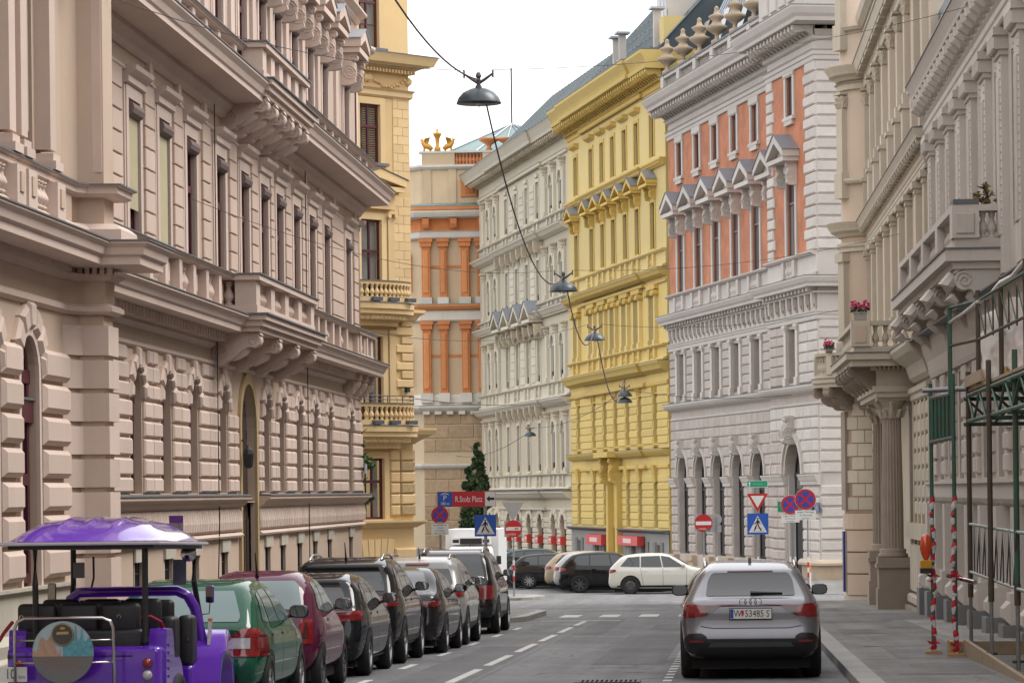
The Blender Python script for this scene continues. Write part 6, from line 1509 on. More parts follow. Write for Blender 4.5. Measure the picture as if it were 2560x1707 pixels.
Hb([(0.15,10.82),(0.18,10.86),(0.2,10.9)], MH2, 'bed_moulding'); Hb([(0.4,11.03),(0.48,11.04),(0.5,11.12),(0.56,11.25),(0.62,11.36)], MH2, 'main_cornice'); Hb([(0.64,11.361),(0.64,11.385),(0,11.5)], M_lead, 'cornice_flashing')
# balcony on lion scrolls
b0, b1 = 2.2, 18.4
hb = MB().box(b0, b1, -1.15, 0, 5.86, 6.08).box(b0+0.1, b1-0.1, -1.0, 0, 5.72, 5.86).build('balcony', MH2, HB)
MB().box(b0-0.03, b1+0.03, -1.18, 0, 6.08, 6.11).build('slab_flashing', M_lead, hb)
MB().box(b0+0.2, b1-0.2, -0.95, -0.6, 6.11, 6.3).box(b1-0.5, b1-0.2, -0.6, 0, 6.11, 6.3).build('balcony_plinth', MH2, hb); MB().box(b0+0.16, b1-0.16, -1.0, -0.55, 6.8, 6.92).box(b1-0.55, b1-0.16, -0.55, 0, 6.8, 6.92).build('balcony_rail', MH2, hb)
for u in (b0+0.5, b0+4.2, b0+8, b0+12, b1-0.45): MB().box(u-0.3, u+0.3, -1.0, -0.5, 6.3, 6.8).build('balcony_pier', MH2, hb); 
MB().polyblock([(0,0),(0.34,0),(0.34,0.38),(0,0.38)], 0, 0.02, 0.01).build('pier_panel', MH, hb, loc=(b1-0.14, -0.93, 6.38), rz=R(90))
MB().box(b1-0.75, b1-0.15, -0.98, -0.5, 6.92, 7.02).build('planter_box', M_lead, hb)
bmH = baluster_mesh(0.5, 0.1, MH2, 10)
for k in range(3): inst('baluster', bmH, hb, (b1-0.36, -0.42+k*0.17, 6.3))
for k in range(60): inst('baluster', bmH, hb, (b0+0.9+k*0.25, -0.78, 6.3))
for k, u in enumerate((b1-0.4, b1-5.5, b1-10.6, b0+0.6)):
    c = inst('scroll_bracket', console_mesh(0.5, 0.95, 0.85, MH2, 'lion'), hb, (u, 0, 5.72))
    MB().tube([(u,-0.95,5.6),(u,-1.1,5.42),(u,-1.05,5.2),(u,-0.9,5.1)], [0.14,0.17,0.13,0.06], 8).build('lion_head', MH2, hb)
tree('rooftop_plant', 'small dry plant growing on the lion-bracket balcony', tuple(Vector(rpos(78.3))+(Matrix.Rotation(AR, 3, 'Z') @ Vector((b1-0.5,-0.35,6.95)))), 0.38, 0.3, mat('dry_leaf', (0.22,0.16,0.06), 0.8, var=0.5, scale=9), 160, 12, 'round', leaf=0.06, clumps=9)
# ------------------------------------------------------------------ cars
def sdpoly(P, Y, Z):
    """signed distance of points (Y,Z) to polygon P, negative inside"""
    d = np.full(Y.shape, 1e9); s = np.ones(Y.shape); n = len(P)
    for i in range(n):
        ax, ay = P[i]; bx, by = P[i-1]
        ex, ey = bx-ax, by-ay; wx, wy = Y-ax, Z-ay
        t = np.clip((wx*ex+wy*ey)/(ex*ex+ey*ey+1e-12), 0, 1)
        dx, dy = wx-ex*t, wy-ey*t; d = np.minimum(d, dx*dx+dy*dy)
        c1 = Z >= ay; c2 = Z < by; c3 = ex*wy > ey*wx
        s = np.where((c1 & c2 & c3) | (~c1 & ~c2 & ~c3), -s, s)
    return s*np.sqrt(d)
def smax(a, b, k): 
    h = np.maximum(k-np.abs(a-b), 0)/k; return np.maximum(a, b)+h*h*k*0.25
def chaikin(P, n=2):
    for _ in range(n):
        Q = []
        for i in range(len(P)):
            a, b = P[i-1], P[i]; Q += [(a[0]*0.75+b[0]*0.25, a[1]*0.75+b[1]*0.25), (a[0]*0.25+b[0]*0.75, a[1]*0.25+b[1]*0.75)]
        P = Q
    return P
class Shape:
    def __init__(s, sil, L, W, wz, plan=(0.10, 0.12), k=0.16, pk=3.0):
        s.P = [(a-L/2, b) for a, b in chaikin(sil, 2)]; s.L, s.W = L, W; s.k = k; s.plan = plan; s.pk = pk
        s.wz = np.array(wz)              # (z, half-width fraction)
        s.zb = min(b for a, b in s.P); s.zt = max(b for a, b in s.P)
        s.g0 = (-L/2-1.3, -0.3); s.h = 0.02; ny, nz = int((L+2.6)/s.h), int((s.zt+1.9)/s.h)
        gy, gz = np.meshgrid(s.g0[0]+s.h*np.arange(ny), s.g0[1]+s.h*np.arange(nz), indexing='ij')
        s.D = sdpoly(s.P, gy, gz); s.n = (ny, nz)
    def sd(s, Y, Z):
        a = np.clip((Y-s.g0[0])/s.h, 0, s.n[0]-1.001); b = np.clip((Z-s.g0[1])/s.h, 0, s.n[1]-1.001); i = a.astype(int); j = b.astype(int); a = a-i; b = b-j; D = s.D
        return (D[i,j]*(1-a)+D[i+1,j]*a)*(1-b)+(D[i,j+1]*(1-a)+D[i+1,j+1]*a)*b
    def f(s, X, Y, Z):
        w = np.interp(Z, s.wz[:,0], s.wz[:,1])*s.W/2
        yr = np.clip((-Y-s.L*0.22)/(s.L*0.28), 0, 1.2); yf = np.clip((Y-s.L*0.16)/(s.L*0.34), 0, 1.2)
        w = w*(1-s.plan[0]*yr**s.pk-s.plan[1]*yf**2.6)
        return smax(s.sd(Y, Z), np.abs(X)-w, s.k)
    def solve(s, p, q, it=17):
        """zero of f on the segments p (inside) -> q (outside)"""
        a = np.zeros(len(p)); b = np.ones(len(p))
        for _ in range(it):
            m = (a+b)/2; r_ = p+(q-p)*m[:,None]; v = s.f(r_[:,0], r_[:,1], r_[:,2]); a = np.where(v < 0, m, a); b = np.where(v < 0, b, m)
        return p+(q-p)*((a+b)/2)[:,None]
    def body(s, name, m, parent, ny=84, nz=22, nx=22):
        W, L, zb, zt = s.W/2*1.06, s.L/2*1.02, s.zb-0.02, s.zt+0.03
        vs = {}; vl = []; fs = []
        def V(i, j, k):
            if (i,j,k) not in vs: vs[(i,j,k)] = len(vl); vl.append((-W+2*W*i/nx, -L+2*L*j/ny, zb+(zt-zb)*k/nz))
            return vs[(i,j,k)]
        for j in range(ny):
            for i in range(nx): fs += [(V(i,j,nz),V(i+1,j,nz),V(i+1,j+1,nz),V(i,j+1,nz)), (V(i,j,0),V(i,j+1,0),V(i+1,j+1,0),V(i+1,j,0))]
            for k in range(nz): fs += [(V(0,j,k),V(0,j,k+1),V(0,j+1,k+1),V(0,j+1,k)), (V(nx,j,k),V(nx,j+1,k),V(nx,j+1,k+1),V(nx,j,k+1))]
        for i in range(nx):
            for k in range(nz): fs += [(V(i,0,k),V(i+1,0,k),V(i+1,0,k+1),V(i,0,k+1)), (V(i,ny,k),V(i,ny,k+1),V(i+1,ny,k+1),V(i+1,ny,k))]
        q = np.array(vl); p = q.copy(); p[:,0] = 0; p[:,1] *= 0.80; zc = 0.5*(zb+0.75); p[:,2] = zc+(p[:,2]-zc)*0.12
        v = s.solve(p, q)
        mb = MB(); mb.v = [tuple(r_) for r_ in v]; mb.f = fs
        return mb.build(name, m, parent, True)
    def patch(s, name, m, parent, axis, A, B, n=10, off=0.005, nu=14, smooth=True, sub=True):
        """ruled sheet between polylines A and B (in the two other coordinates), laid on the body along an axis"""
        def res(P, k):
            P = np.array(P, float); d = np.r_[0, np.cumsum(np.hypot(*np.diff(P, axis=0).T))]; t = np.linspace(0, d[-1], k)
            return np.c_[np.interp(t, d, P[:,0]), np.interp(t, d, P[:,1])]
        a, b = res(A, nu+1), res(B, nu+1); g = np.array([a+(b-a)*j/n for j in range(n+1)]).reshape(-1, 2)
        if axis in ('+x', '-x'): 
            sg = 1 if axis == '+x' else -1; p = np.c_[np.zeros(len(g)), g]; q = np.c_[np.full(len(g), sg*s.W*0.62), g]; ins = p
        elif axis in ('+y', '-y'):
            sg = 1 if axis == '+y' else -1; p = np.c_[g[:,0], np.zeros(len(g)), g[:,1]]; q = np.c_[g[:,0], np.full(len(g), sg*s.L*0.56), g[:,1]]
        else: p = np.c_[g, np.full(len(g), 0.6)]; q = np.c_[g, np.full(len(g), s.zt+0.2)]
        r_ = s.solve(p, q); e = 1e-3; F = lambda d: s.f(r_[:,0]+d[0], r_[:,1]+d[1], r_[:,2]+d[2])
        nr = np.c_[F((e,0,0))-F((-e,0,0)), F((0,e,0))-F((0,-e,0)), F((0,0,e))-F((0,0,-e))]; nr /= np.linalg.norm(nr, axis=1)[:,None]+1e-9
        r_ = r_+nr*off; k = nu+1
        mb = MB(); mb.v = [tuple(x) for x in r_]; mb.f = [(j*k+i, j*k+i+1, (j+1)*k+i+1, (j+1)*k+i) for j in range(n) for i in range(nu)]
        return mb.build(name, m, parent, smooth)
M_tyre = mat('tyre_rubber', (0.012,0.012,0.013), 0.8, var=0.3, scale=20)
M_blk = mat('black_plastic', (0.012,0.012,0.013), 0.45)
M_cglass = mat('car_glass', (0.010,0.012,0.014), 0.03, spec=0.9)
M_tl = mat('tail_light_red', (0.22,0.005,0.008), 0.12, coat=1.0, var=0.35, scale=16)
M_tld = mat('tail_light_dark', (0.07,0.004,0.006), 0.12, coat=1.0, var=0.4, scale=20)
M_tlw = mat('lamp_clear', (0.48,0.46,0.46), 0.15, coat=1.0, var=0.4, scale=30)
M_chrome = mat('chrome', (0.55,0.55,0.56), 0.15, metal=1.0)
M_alloy = mat('alloy_rim', (0.36,0.36,0.37), 0.3, metal=0.9)
M_alloyd = mat('dark_alloy_rim', (0.10,0.10,0.105), 0.35, metal=0.8)
M_plate = mat('number_plate', (0.66,0.66,0.64), 0.4)
M_under = mat('underbody', (0.006,0.006,0.006), 0.9)
def paint(name, col, metal=0.0, rough=0.45): return mat('paint_'+name, col, rough, metal, coat=0.85, spec=0.0)
def wheel_meshes(r, w, rim, spokes):
    def mk():
        t = MB().lathe([(r*0.62,-w/2),(r*0.9,-w/2),(r*0.985,-w/2+0.03),(r,-w/2+0.06),(r,w/2-0.06),(r*0.985,w/2-0.03),(r*0.9,w/2),(r*0.66,w/2),(r*0.64,w/2-0.04)], n=28)
        for v in range(len(t.v)): x, y, z = t.v[v]; t.v[v] = (z, x, y)
        tm = t.mesh('tyre', M_tyre, True)
        rr = r*0.67; m = MB().lathe([(rr,w/2-0.05),(rr,w/2-0.012),(rr*0.93,w/2-0.006),(rr*0.9,w/2-0.05),(rr*0.88,-0.02)], n=28)
        for k in range(spokes):
            a = 2*math.pi*k/spokes; c, s_ = math.cos(a), math.sin(a); pts = []
            for (u, hw_, zz) in ((0.12,0.035,w/2-0.02),(0.9,0.028,w/2-0.012)):
                for sg in (-1, 1): pts.append((c*u*rr-s_*sg*hw_*r*2.4, s_*u*rr+c*sg*hw_*r*2.4, zz))
            k0 = len(m.v); m.add([pts[0],pts[1],pts[3],pts[2]]+[(p[0],p[1],p[2]-0.04) for p in (pts[0],pts[1],pts[3],pts[2])], [(0,1,2,3),(0,1,5,4),(2,3,7,6),(1,2,6,5),(3,0,4,7)])
        m.lathe([(0.001,w/2-0.01),(rr*0.2,w/2-0.012),(rr*0.22,w/2-0.04)], n=12)
        for v in range(len(m.v)): x, y, z = m.v[v]; m.v[v] = (z, x, y)
        rm = m.mesh('rim', rim, False)
        d = MB().lathe([(0.001,w/2-0.075),(rr*0.95,w/2-0.075)], n=20)
        for v in range(len(d.v)): x, y, z = d.v[v]; d.v[v] = (z, x, y)
        return tm, rm, d.mesh('brake_disc', M_blk)
    return cached(('wheel', r, w, rim.name, spokes), mk)
TS = bpy.data.scenes.new('lettering')
def text_mesh(s, size, m, align='CENTER'):
    cu = bpy.data.curves.new('t', 'FONT'); cu.body = s; cu.size = size; cu.align_x = align; cu.align_y = 'CENTER'; cu.resolution_u = 2
    o = bpy.data.objects.new('t', cu); TS.collection.objects.link(o); vl = TS.view_layers[0]; vl.update()
    me = bpy.data.meshes.new_from_object(o.evaluated_get(vl.depsgraph)); bpy.data.objects.remove(o); me.materials.clear(); me.materials.append(m); return me
def text(name, s, size, m, parent, loc, rot=(R(90),0,0), align='CENTER', sx=1.0):
    o = inst(name, text_mesh(s, size, m, align), parent, loc); o.rotation_euler = rot; o.scale = (sx, 1, 1); return o
M_ink = mat('black_ink', (0.01,0.01,0.012), 0.6)
def car(label, rear, right, sp, group=None, heading=0.0, cat='car', detail=True):
    """rear = world y of the rear bumper, right = world x of the right flank (heading 0: driving away from the camera)"""
    L, W = sp['L'], sp['W']
    if heading == 0.0: loc = (right-W/2, rear+L/2, 0)
    else:
        h = Vector((-math.sin(heading), math.cos(heading))); loc = (rear+h.x*L/2, right+h.y*L/2, 0)
    gz = sp.get('ground'); z = zg(loc[1]) if gz is None else gz
    root = thing('parked_car', label, cat, (loc[0], loc[1], z), heading, group)
    if heading == 0.0: root.rotation_euler = (-math.atan(SL), 0, 0)
    S = Shape(sp['sil'], L, W, sp['wz'], sp.get('plan', (0.10,0.13)), sp.get('k', 0.16))
    m = sp['paint']; H = L/2
    q = (84,22,22) if detail else (56,16,14)
    S.body('body', m, root, *q)
    G = lambda P: [(a-H, b) for a, b in P]
    glass = sp.get('glass', M_cglass)
    rw = sp['rear']                                    # list of (z, halfwidth) from bottom to top
    lo, hi = rw[0], rw[-1]
    S.patch('rear_window', glass, root, '-y', [(-lo[1],lo[0]),(lo[1],lo[0])], [(-hi[1],hi[0]),(hi[1],hi[0])], n=8, off=0.006) if len(rw) == 2 else S.patch('rear_window', glass, root, '-y', [(-w_, z_) for z_, w_ in rw], [(w_, z_) for z_, w_ in rw], n=16, off=0.006, nu=10)
    for sx in ('+x', '-x'):
        for (a, b, c, d) in sp['side']:                # bottom rear, top rear, top front, bottom front
            A, B = G([a, d]), G([b, c])
            if len(sp['side'][0]) == 4: S.patch('side_window', glass, root, sx, A, B, n=6, off=0.006, nu=8)
        for (a, b) in sp.get('seams', []):
            A = G([a, b]); S.patch('door_seam', M_blk, root, sx, A, [(p[0]+0.012, p[1]) for p in A], n=1, off=0.003, nu=10)
        for (s0, z0) in sp.get('handles', []):
            S.patch('door_handle', sp.get('handle_m', m), root, sx, G([(s0,z0),(s0+0.2,z0)]), G([(s0,z0+0.035),(s0+0.2,z0+0.035)]), n=2, off=0.028, nu=4)
        if 'sill' in sp: S.patch('sill_cladding', M_blk, root, sx, G([(0.35,sp['sill'][0]),(L-0.3,sp['sill'][0])]), G([(0.35,sp['sill'][1]),(L-0.3,sp['sill'][1])]), n=2, off=0.006, nu=30)
    ws = sp['wind']; S.patch('windscreen', glass, root, '+y', [(-ws[0][1],ws[0][0]),(ws[0][1],ws[0][0])], [(-ws[1][1],ws[1][0]),(ws[1][1],ws[1][0])], n=8, off=0.006)
    # wheels and arches
    r, tw = sp['r'], sp.get('tw', 0.22); tm, rm, dm = wheel_meshes(r, tw, sp.get('rim', M_alloy), sp.get('spokes', 5))
    for s0 in sp['axles']:
        for sg in (-1, 1):
            y = s0-H
            xs = abs(S.solve(np.array([[0,y,r+0.1]]), np.array([[sg*W,y,r+0.1]]))[0][0])
            arc = lambda R_: [(y+R_*math.cos(a), max(S.zb+0.02, r+R_*math.sin(a))) for a in np.linspace(-0.15, math.pi+0.15, 22)]
            S.patch('wheel_arch', sp.get('arch', M_under), root, '+x' if sg > 0 else '-x', arc(r*0.5), arc(r*1.13), n=5, off=0.004, nu=24)
            w_ = inst('wheel', dm, root, (sg*(xs-tw/2+0.022), y, r)); w_.rotation_euler = (0, 0, 0 if sg > 0 else math.pi)
            inst('tyre', tm, w_, (0,0,0)); inst('rim', rm, w_, (0,0,0))
    MB().box(-W*0.42, W*0.42, -H+0.25, H-0.25, 0.14, S.zb+0.08).build('underbody', M_under, root)
    # tail lights: polygons on the rear and on the flanks
    for (A, B, mm) in sp.get('tails', []):
        for sg in (1, -1): S.patch('tail_light', mm, root, '-y', [(sg*x, z_) for x, z_ in A], [(sg*x, z_) for x, z_ in B], n=6, off=0.012, nu=10)
    for (A, B, mm) in sp.get('tailside', []):
        for sx in ('+x', '-x'): S.patch('tail_light', mm, root, sx, G(A), G(B), n=6, off=0.012, nu=8)
    for (nm, A, B, mm, off) in sp.get('rearpatch', []): S.patch(nm, mm, root, '-y', A, B, n=6, off=off, nu=24)
    if 'plate' in sp:
        pz, txt = sp['plate']; yb = S.solve(np.array([[0.0,0,pz]]), np.array([[0.0,-L,pz]]))[0][1]
        pl = MB().box(-0.27, 0.27, -0.012, 0.012, -0.065, 0.065).build('number_plate', M_plate, root, loc=(0, yb-0.025, pz))
        MB().box(-0.28, 0.28, -0.008, 0.03, -0.085, 0.075).build('plate_holder', M_blk, root, loc=(0, yb-0.02, pz))
        MB().box(-0.268, -0.225, -0.0135, -0.0122, -0.06, 0.06).build('plate_band', mat('plate_blue', (0.015,0.06,0.32), 0.4), pl)
        for (tx_, xx_) in txt: text('plate_letters', tx_, 0.125, M_ink, pl, (xx_, -0.0135, -0.002), sx=0.8)
    if detail:
        mz = sp.get('mirror', (L*0.63, 0.98))
        for sg in (-1, 1):
            y = mz[0]-H; xs = abs(S.solve(np.array([[0,y,mz[1]]]), np.array([[sg*W,y,mz[1]]]))[0][0])
            mb = MB(); n = 10
            for j, (yy, sc) in enumerate(((-0.07,0.86),(-0.05,1.0),(0.03,0.96),(0.09,0.6),(0.11,0.15))):
                for k in range(n): a = 2*math.pi*k/n; mb.v.append((0.115*sc*math.copysign(abs(math.cos(a))**0.7, math.cos(a)), yy, 0.078*sc*math.copysign(abs(math.sin(a))**0.7, math.sin(a))))
            for j in range(4):
                for k in range(n): mb.f.append((j*n+k, j*n+(k+1) % n, (j+1)*n+(k+1) % n, (j+1)*n+k))
            mb.tube([(-sg*0.2,0.05,-0.07),(-sg*0.05,0.03,-0.04)], 0.025, 6)
            mi = mb.build('door_mirror', sp.get('mirror_m', m), root, True, loc=(sg*(xs+0.13), y, mz[1]+0.06))
            MB().add([(0.1*math.copysign(abs(math.cos(a))**0.7, math.cos(a)), -0.071, 0.064*math.copysign(abs(math.sin(a))**0.7, math.sin(a))) for a in [2*math.pi*k/10 for k in range(10)]], [tuple(range(10))]).build('mirror_glass', mat('mirror_silver', (0.22,0.23,0.24), 0.03, metal=1.0), mi)
    zr = S.zt
    if 'antenna' in sp: 
        y = sp['antenna']-H; zt_ = S.solve(np.array([[0,y,0.6]]), np.array([[0,y,3.0]]))[0][2]
        MB().tube([(0,y,zt_-0.01),(0,y-0.03,zt_+0.04),(0,y-0.16,zt_+sp.get('antlen',0.2))], [0.03,0.014,0.006], 6).build('antenna', M_blk, root)
    if 'fin' in sp:
        y = sp['fin']-H; zt_ = S.solve(np.array([[0,y,0.6]]), np.array([[0,y,3.0]]))[0][2]
        MB().prism([(-0.1,0),(0.08,0),(-0.04,0.07),(-0.07,0.06)], 'x', -0.02, 0.02).build('antenna_fin', M_blk, root, loc=(0, y, zt_-0.008))
    if 'rails' in sp:
        s0, s1, rx = sp['rails']
        for sg in (-1, 1):
            pts = []
            for t in np.linspace(0, 1, 12):
                y = s0+(s1-s0)*t-H; zt_ = S.solve(np.array([[sg*rx,y,0.6]]), np.array([[sg*rx,y,3.0]]))[0][2]; pts.append((sg*rx, y, zt_+0.05*min(1, 6*t, 6*(1-t))+0.0))
            MB().tube(pts, 0.022, 6).build('roof_rail', sp.get('rail_m', M_chrome), root, True)
    if 'wiper' in sp:
        z0 = sp['wiper']; pts = []
        for x in np.linspace(0.0, sp.get('wipl', 0.42), 6): yb = S.solve(np.array([[x,0,z0-0.01*x]]), np.array([[x,-L,z0-0.01*x]]))[0][1]; pts.append((x, yb-0.03, z0-0.01*x))
        MB().tube(pts, [0.024,0.02,0.016,0.014,0.012,0.01], 5).build('rear_wiper', M_blk, root)
    for (txt, x, z_, sz) in sp.get('badges', []):
        yb = S.solve(np.array([[x,0,z_]]), np.array([[x,-L,z_]]))[0][1]; text('badge', txt, sz, M_chrome, root, (x, yb-0.012, z_))
    for (A, B) in sp.get('heads', []):
        for sg in (1, -1): S.patch('headlight', M_tlw, root, '+y', [(sg*x, z_) for x, z_ in A], [(sg*x, z_) for x, z_ in B], n=5, off=0.008, nu=8)
    return root, S
WZH = [(0.0,0.90),(0.25,0.95),(0.5,1.0),(0.75,1.0),(0.92,0.965),(1.0,0.93),(1.2,0.80),(1.4,0.68),(1.5,0.62)]
def hz(h, belt): # half-width table for roof height h and belt height
    return [(0.0,0.90),(0.25,0.955),(0.5,0.995),(belt-0.25,1.0),(belt-0.08,0.985),(belt,0.95),(belt+(h-belt)*0.5,0.845),(h-0.08,0.735),(h,0.68)]
GRP = 'cars parked nose to tail along the beige palace'
# green hatchback
g = dict(L=4.15, W=1.735, r=0.31, axles=(0.80,3.31), k=0.15, paint=paint('dark_green', (0.006,0.075,0.042)), wz=hz(1.43,0.92),
  sil=[(0.25,0.22),(0.05,0.28),(0.0,0.42),(0.0,0.56),(0.055,0.62),(0.075,0.90),(0.13,0.945),(0.55,1.31),(0.72,1.39),(1.2,1.43),(1.75,1.43),(2.2,1.38),(3.02,0.95),(3.2,0.92),(3.85,0.80),(4.1,0.62),(4.15,0.40),(4.0,0.22)],
  rear=[(0.97,0.60),(1.02,0.62),(1.24,0.53),(1.30,0.50)], glass=mat('green_tint_glass', (0.10,0.17,0.17), 0.04, spec=0.9),
  side=[((0.62,0.97),(0.85,1.26),(1.02,1.29),(0.98,0.95)), ((1.03,0.95),(1.07,1.295),(1.6,1.325),(1.72,0.95)), ((1.77,0.95),(1.67,1.325),(2.05,1.28),(2.72,0.95))],
  seams=[((0.98,0.92),(1.15,0.30)), ((1.74,0.93),(1.78,0.26)), ((2.85,0.92),(2.85,0.26))], handles=[(1.08,0.80),(1.86,0.80)], wind=[(1.0,0.66),(1.34,0.50)], mirror=(2.62,0.98), mirror_m=M_blk, spokes=6,
  tails=[([(0.50,0.60),(0.86,0.60)],[(0.50,0.68),(0.86,0.68)],M_tl), ([(0.50,0.685),(0.74,0.685)],[(0.52,0.80),(0.74,0.80)],M_tlw), ([(0.745,0.685),(0.86,0.685)],[(0.745,0.80),(0.85,0.80)],M_tl), ([(0.52,0.805),(0.85,0.805)],[(0.66,0.90),(0.80,0.90)],M_tl)],
  rearpatch=[('bumper_gap', [(-0.84,0.585),(0.84,0.585)], [(-0.84,0.597),(0.84,0.597)], M_blk, 0.004), ('bumper_insert', [(-0.6,0.27),(0.6,0.27)], [(-0.62,0.40),(0.62,0.40)], M_blk, 0.005)], badges=[('1.6',0.40,0.67,0.06)], plate=(0.74,()))
car('dark green hatchback with a pale tinted rear window behind the purple buggy', 34.0, -5.1, g, GRP)
# burgundy round city car
f_ = dict(L=3.57, W=1.63, r=0.29, axles=(0.62,2.92), k=0.26, plan=(0.14,0.16), paint=paint('burgundy', (0.085,0.012,0.038)), wz=hz(1.50,0.93),
  sil=[(0.25,0.2),(0.06,0.28),(0.0,0.42),(0.02,0.62),(0.10,0.92),(0.20,1.06),(0.42,1.36),(0.62,1.46),(1.0,1.50),(1.4,1.5),(1.8,1.44),(2.55,1.0),(2.7,0.95),(3.25,0.85),(3.5,0.66),(3.57,0.42),(3.42,0.2)],
  rear=[(1.02,0.56),(1.06,0.59),(1.32,0.53),(1.37,0.47)], glass=mat('pale_glass', (0.13,0.18,0.19), 0.04, spec=0.9),
  side=[((0.62,1.02),(0.80,1.34),(1.12,1.38),(1.16,0.98)), ((1.20,0.98),(1.17,1.385),(1.62,1.36),(2.36,0.99))], seams=[((1.20,0.95),(1.28,0.28)), ((2.45,0.95),(2.42,0.28))], handles=[(1.34,0.86)], handle_m=M_chrome, wind=[(1.04,0.6),(1.4,0.48)], mirror=(2.2,1.0), rim=M_alloyd, spokes=8,
  tails=[([(0.55,0.60),(0.73,0.60)],[(0.58,0.66),(0.735,0.66)],M_tl), ([(0.56,0.665),(0.60,0.90)],[(0.61,0.665),(0.635,0.87)],M_tl), ([(0.69,0.665),(0.67,0.87)],[(0.735,0.665),(0.715,0.9)],M_tl), ([(0.60,0.90),(0.715,0.9)],[(0.61,0.865),(0.70,0.865)],M_tl), ([(0.61,0.665),(0.69,0.665)],[(0.635,0.865),(0.67,0.865)],M_tld)],
  rearpatch=[('bumper_strip', [(-0.62,0.44),(0.62,0.44)], [(-0.62,0.455),(0.62,0.455)], M_chrome, 0.01)], antenna=0.55, antlen=0.3, plate=(0.72,()))
car('small burgundy city car with ring-shaped tail lights between the green hatchback and the black hatchback', 38.8, -5.12, f_, GRP)
# black hatchback with wide red lights
a3 = dict(L=4.34, W=1.80, r=0.32, axles=(0.80,3.44), k=0.14, paint=paint('black_blue', (0.010,0.012,0.016)), wz=hz(1.44,0.95),
  sil=[(0.25,0.2),(0.06,0.26),(0.0,0.42),(0.02,0.62),(0.06,0.78),(0.05,0.92),(0.15,0.98),(0.42,1.24),(0.38,1.34),(0.75,1.40),(1.3,1.44),(1.9,1.43),(2.3,1.38),(3.2,0.97),(3.4,0.94),(4.05,0.80),(4.3,0.60),(4.34,0.42),(4.2,0.2)],
  rear=[(1.00,0.62),(1.04,0.63),(1.20,0.56),(1.23,0.54)], side=[((0.62,1.03),(0.92,1.25),(1.1,1.29),(1.06,0.99)), ((1.10,0.99),(1.14,1.295),(1.72,1.33),(1.86,0.98)), ((1.91,0.98),(1.78,1.33),(2.15,1.29),(2.9,0.98))],
  seams=[((1.06,0.95),(1.25,0.28)), ((1.88,0.95),(1.92,0.26)), ((3.0,0.95),(3.0,0.26))], handles=[(1.16,0.85),(1.98,0.85)], wind=[(1.0,0.68),(1.36,0.52)], mirror=(2.8,1.0), sill=(0.2,0.27),
  tails=[([(0.34,0.76),(0.85,0.79)],[(0.36,0.86),(0.84,0.91)],M_tl)], tailside=[([(0.05,0.79),(0.28,0.86)],[(0.05,0.91),(0.27,0.92)],M_tl)],
  rearpatch=[('roof_spoiler', [(-0.54,1.25),(0.54,1.25)], [(-0.50,1.33),(0.50,1.33)], M_blk, 0.01), ('reflector', [(-0.7,0.42),(0.7,0.42)], [(-0.7,0.435),(0.7,0.435)], M_tl, 0.008), ('diffuser', [(-0.75,0.22),(0.75,0.22)], [(-0.78,0.37),(0.78,0.37)], M_blk, 0.006), ('lamp_band', [(-0.34,0.79),(0.34,0.79)], [(-0.36,0.85),(0.36,0.85)], M_tld, 0.01)], badges=[('TDI',0.55,0.66,0.055)], plate=(0.62,()), fin=0.75)
car('low black hatchback with a wide red light band, behind the burgundy city car', 43.7, -5.12, a3, GRP)
# black suv with roof rails
ti = dict(L=4.49, W=1.84, r=0.35, axles=(0.86,3.54), k=0.15, paint=paint('black_grey', (0.013,0.013,0.015)), wz=hz(1.66,1.06),
  sil=[(0.25,0.26),(0.06,0.34),(0.0,0.5),(0.03,0.72),(0.06,1.05),(0.15,1.12),(0.42,1.42),(0.34,1.53),(0.7,1.61),(1.3,1.66),(2.0,1.65),(2.4,1.58),(3.2,1.14),(3.4,1.09),(4.15,0.98),(4.42,0.78),(4.49,0.5),(4.35,0.26)],
  rear=[(1.13,0.66),(1.17,0.67),(1.38,0.60),(1.42,0.57)], side=[((0.55,1.16),(0.82,1.46),(1.16,1.51),(1.12,1.11)), ((1.17,1.11),(1.21,1.515),(1.9,1.54),(2.0,1.1)), ((2.05,1.1),(1.95,1.54),(2.28,1.50),(2.98,1.1))],
  seams=[((1.13,1.06),(1.3,0.36)), ((2.02,1.06),(2.05,0.36)), ((3.05,1.06),(3.02,0.36))], handles=[(1.22,0.96),(2.1,0.96)], wind=[(1.16,0.7),(1.56,0.55)], mirror=(2.88,1.12), sill=(0.28,0.42),
  tails=[([(0.42,0.90),(0.86,0.90)],[(0.40,1.02),(0.85,1.06)],M_tl)], tailside=[([(0.06,0.92),(0.30,0.98)],[(0.06,1.05),(0.30,1.05)],M_tl)],
  rearpatch=[('roof_spoiler', [(-0.58,1.44),(0.58,1.44)], [(-0.54,1.53),(0.54,1.53)], M_blk, 0.01), ('bumper_cladding', [(-0.8,0.30),(0.8,0.30)], [(-0.84,0.52),(0.84,0.52)], M_blk, 0.006), ('chrome_strip', [(-0.55,0.93),(0.55,0.93)], [(-0.55,0.95),(0.55,0.95)], M_chrome, 0.01)], rails=(0.75,2.5,0.56), antenna=0.85, antlen=0.26, plate=(0.80,()))
car('black sport utility car with silver roof rails and a long roof aerial', 48.6, -5.14, ti, GRP)
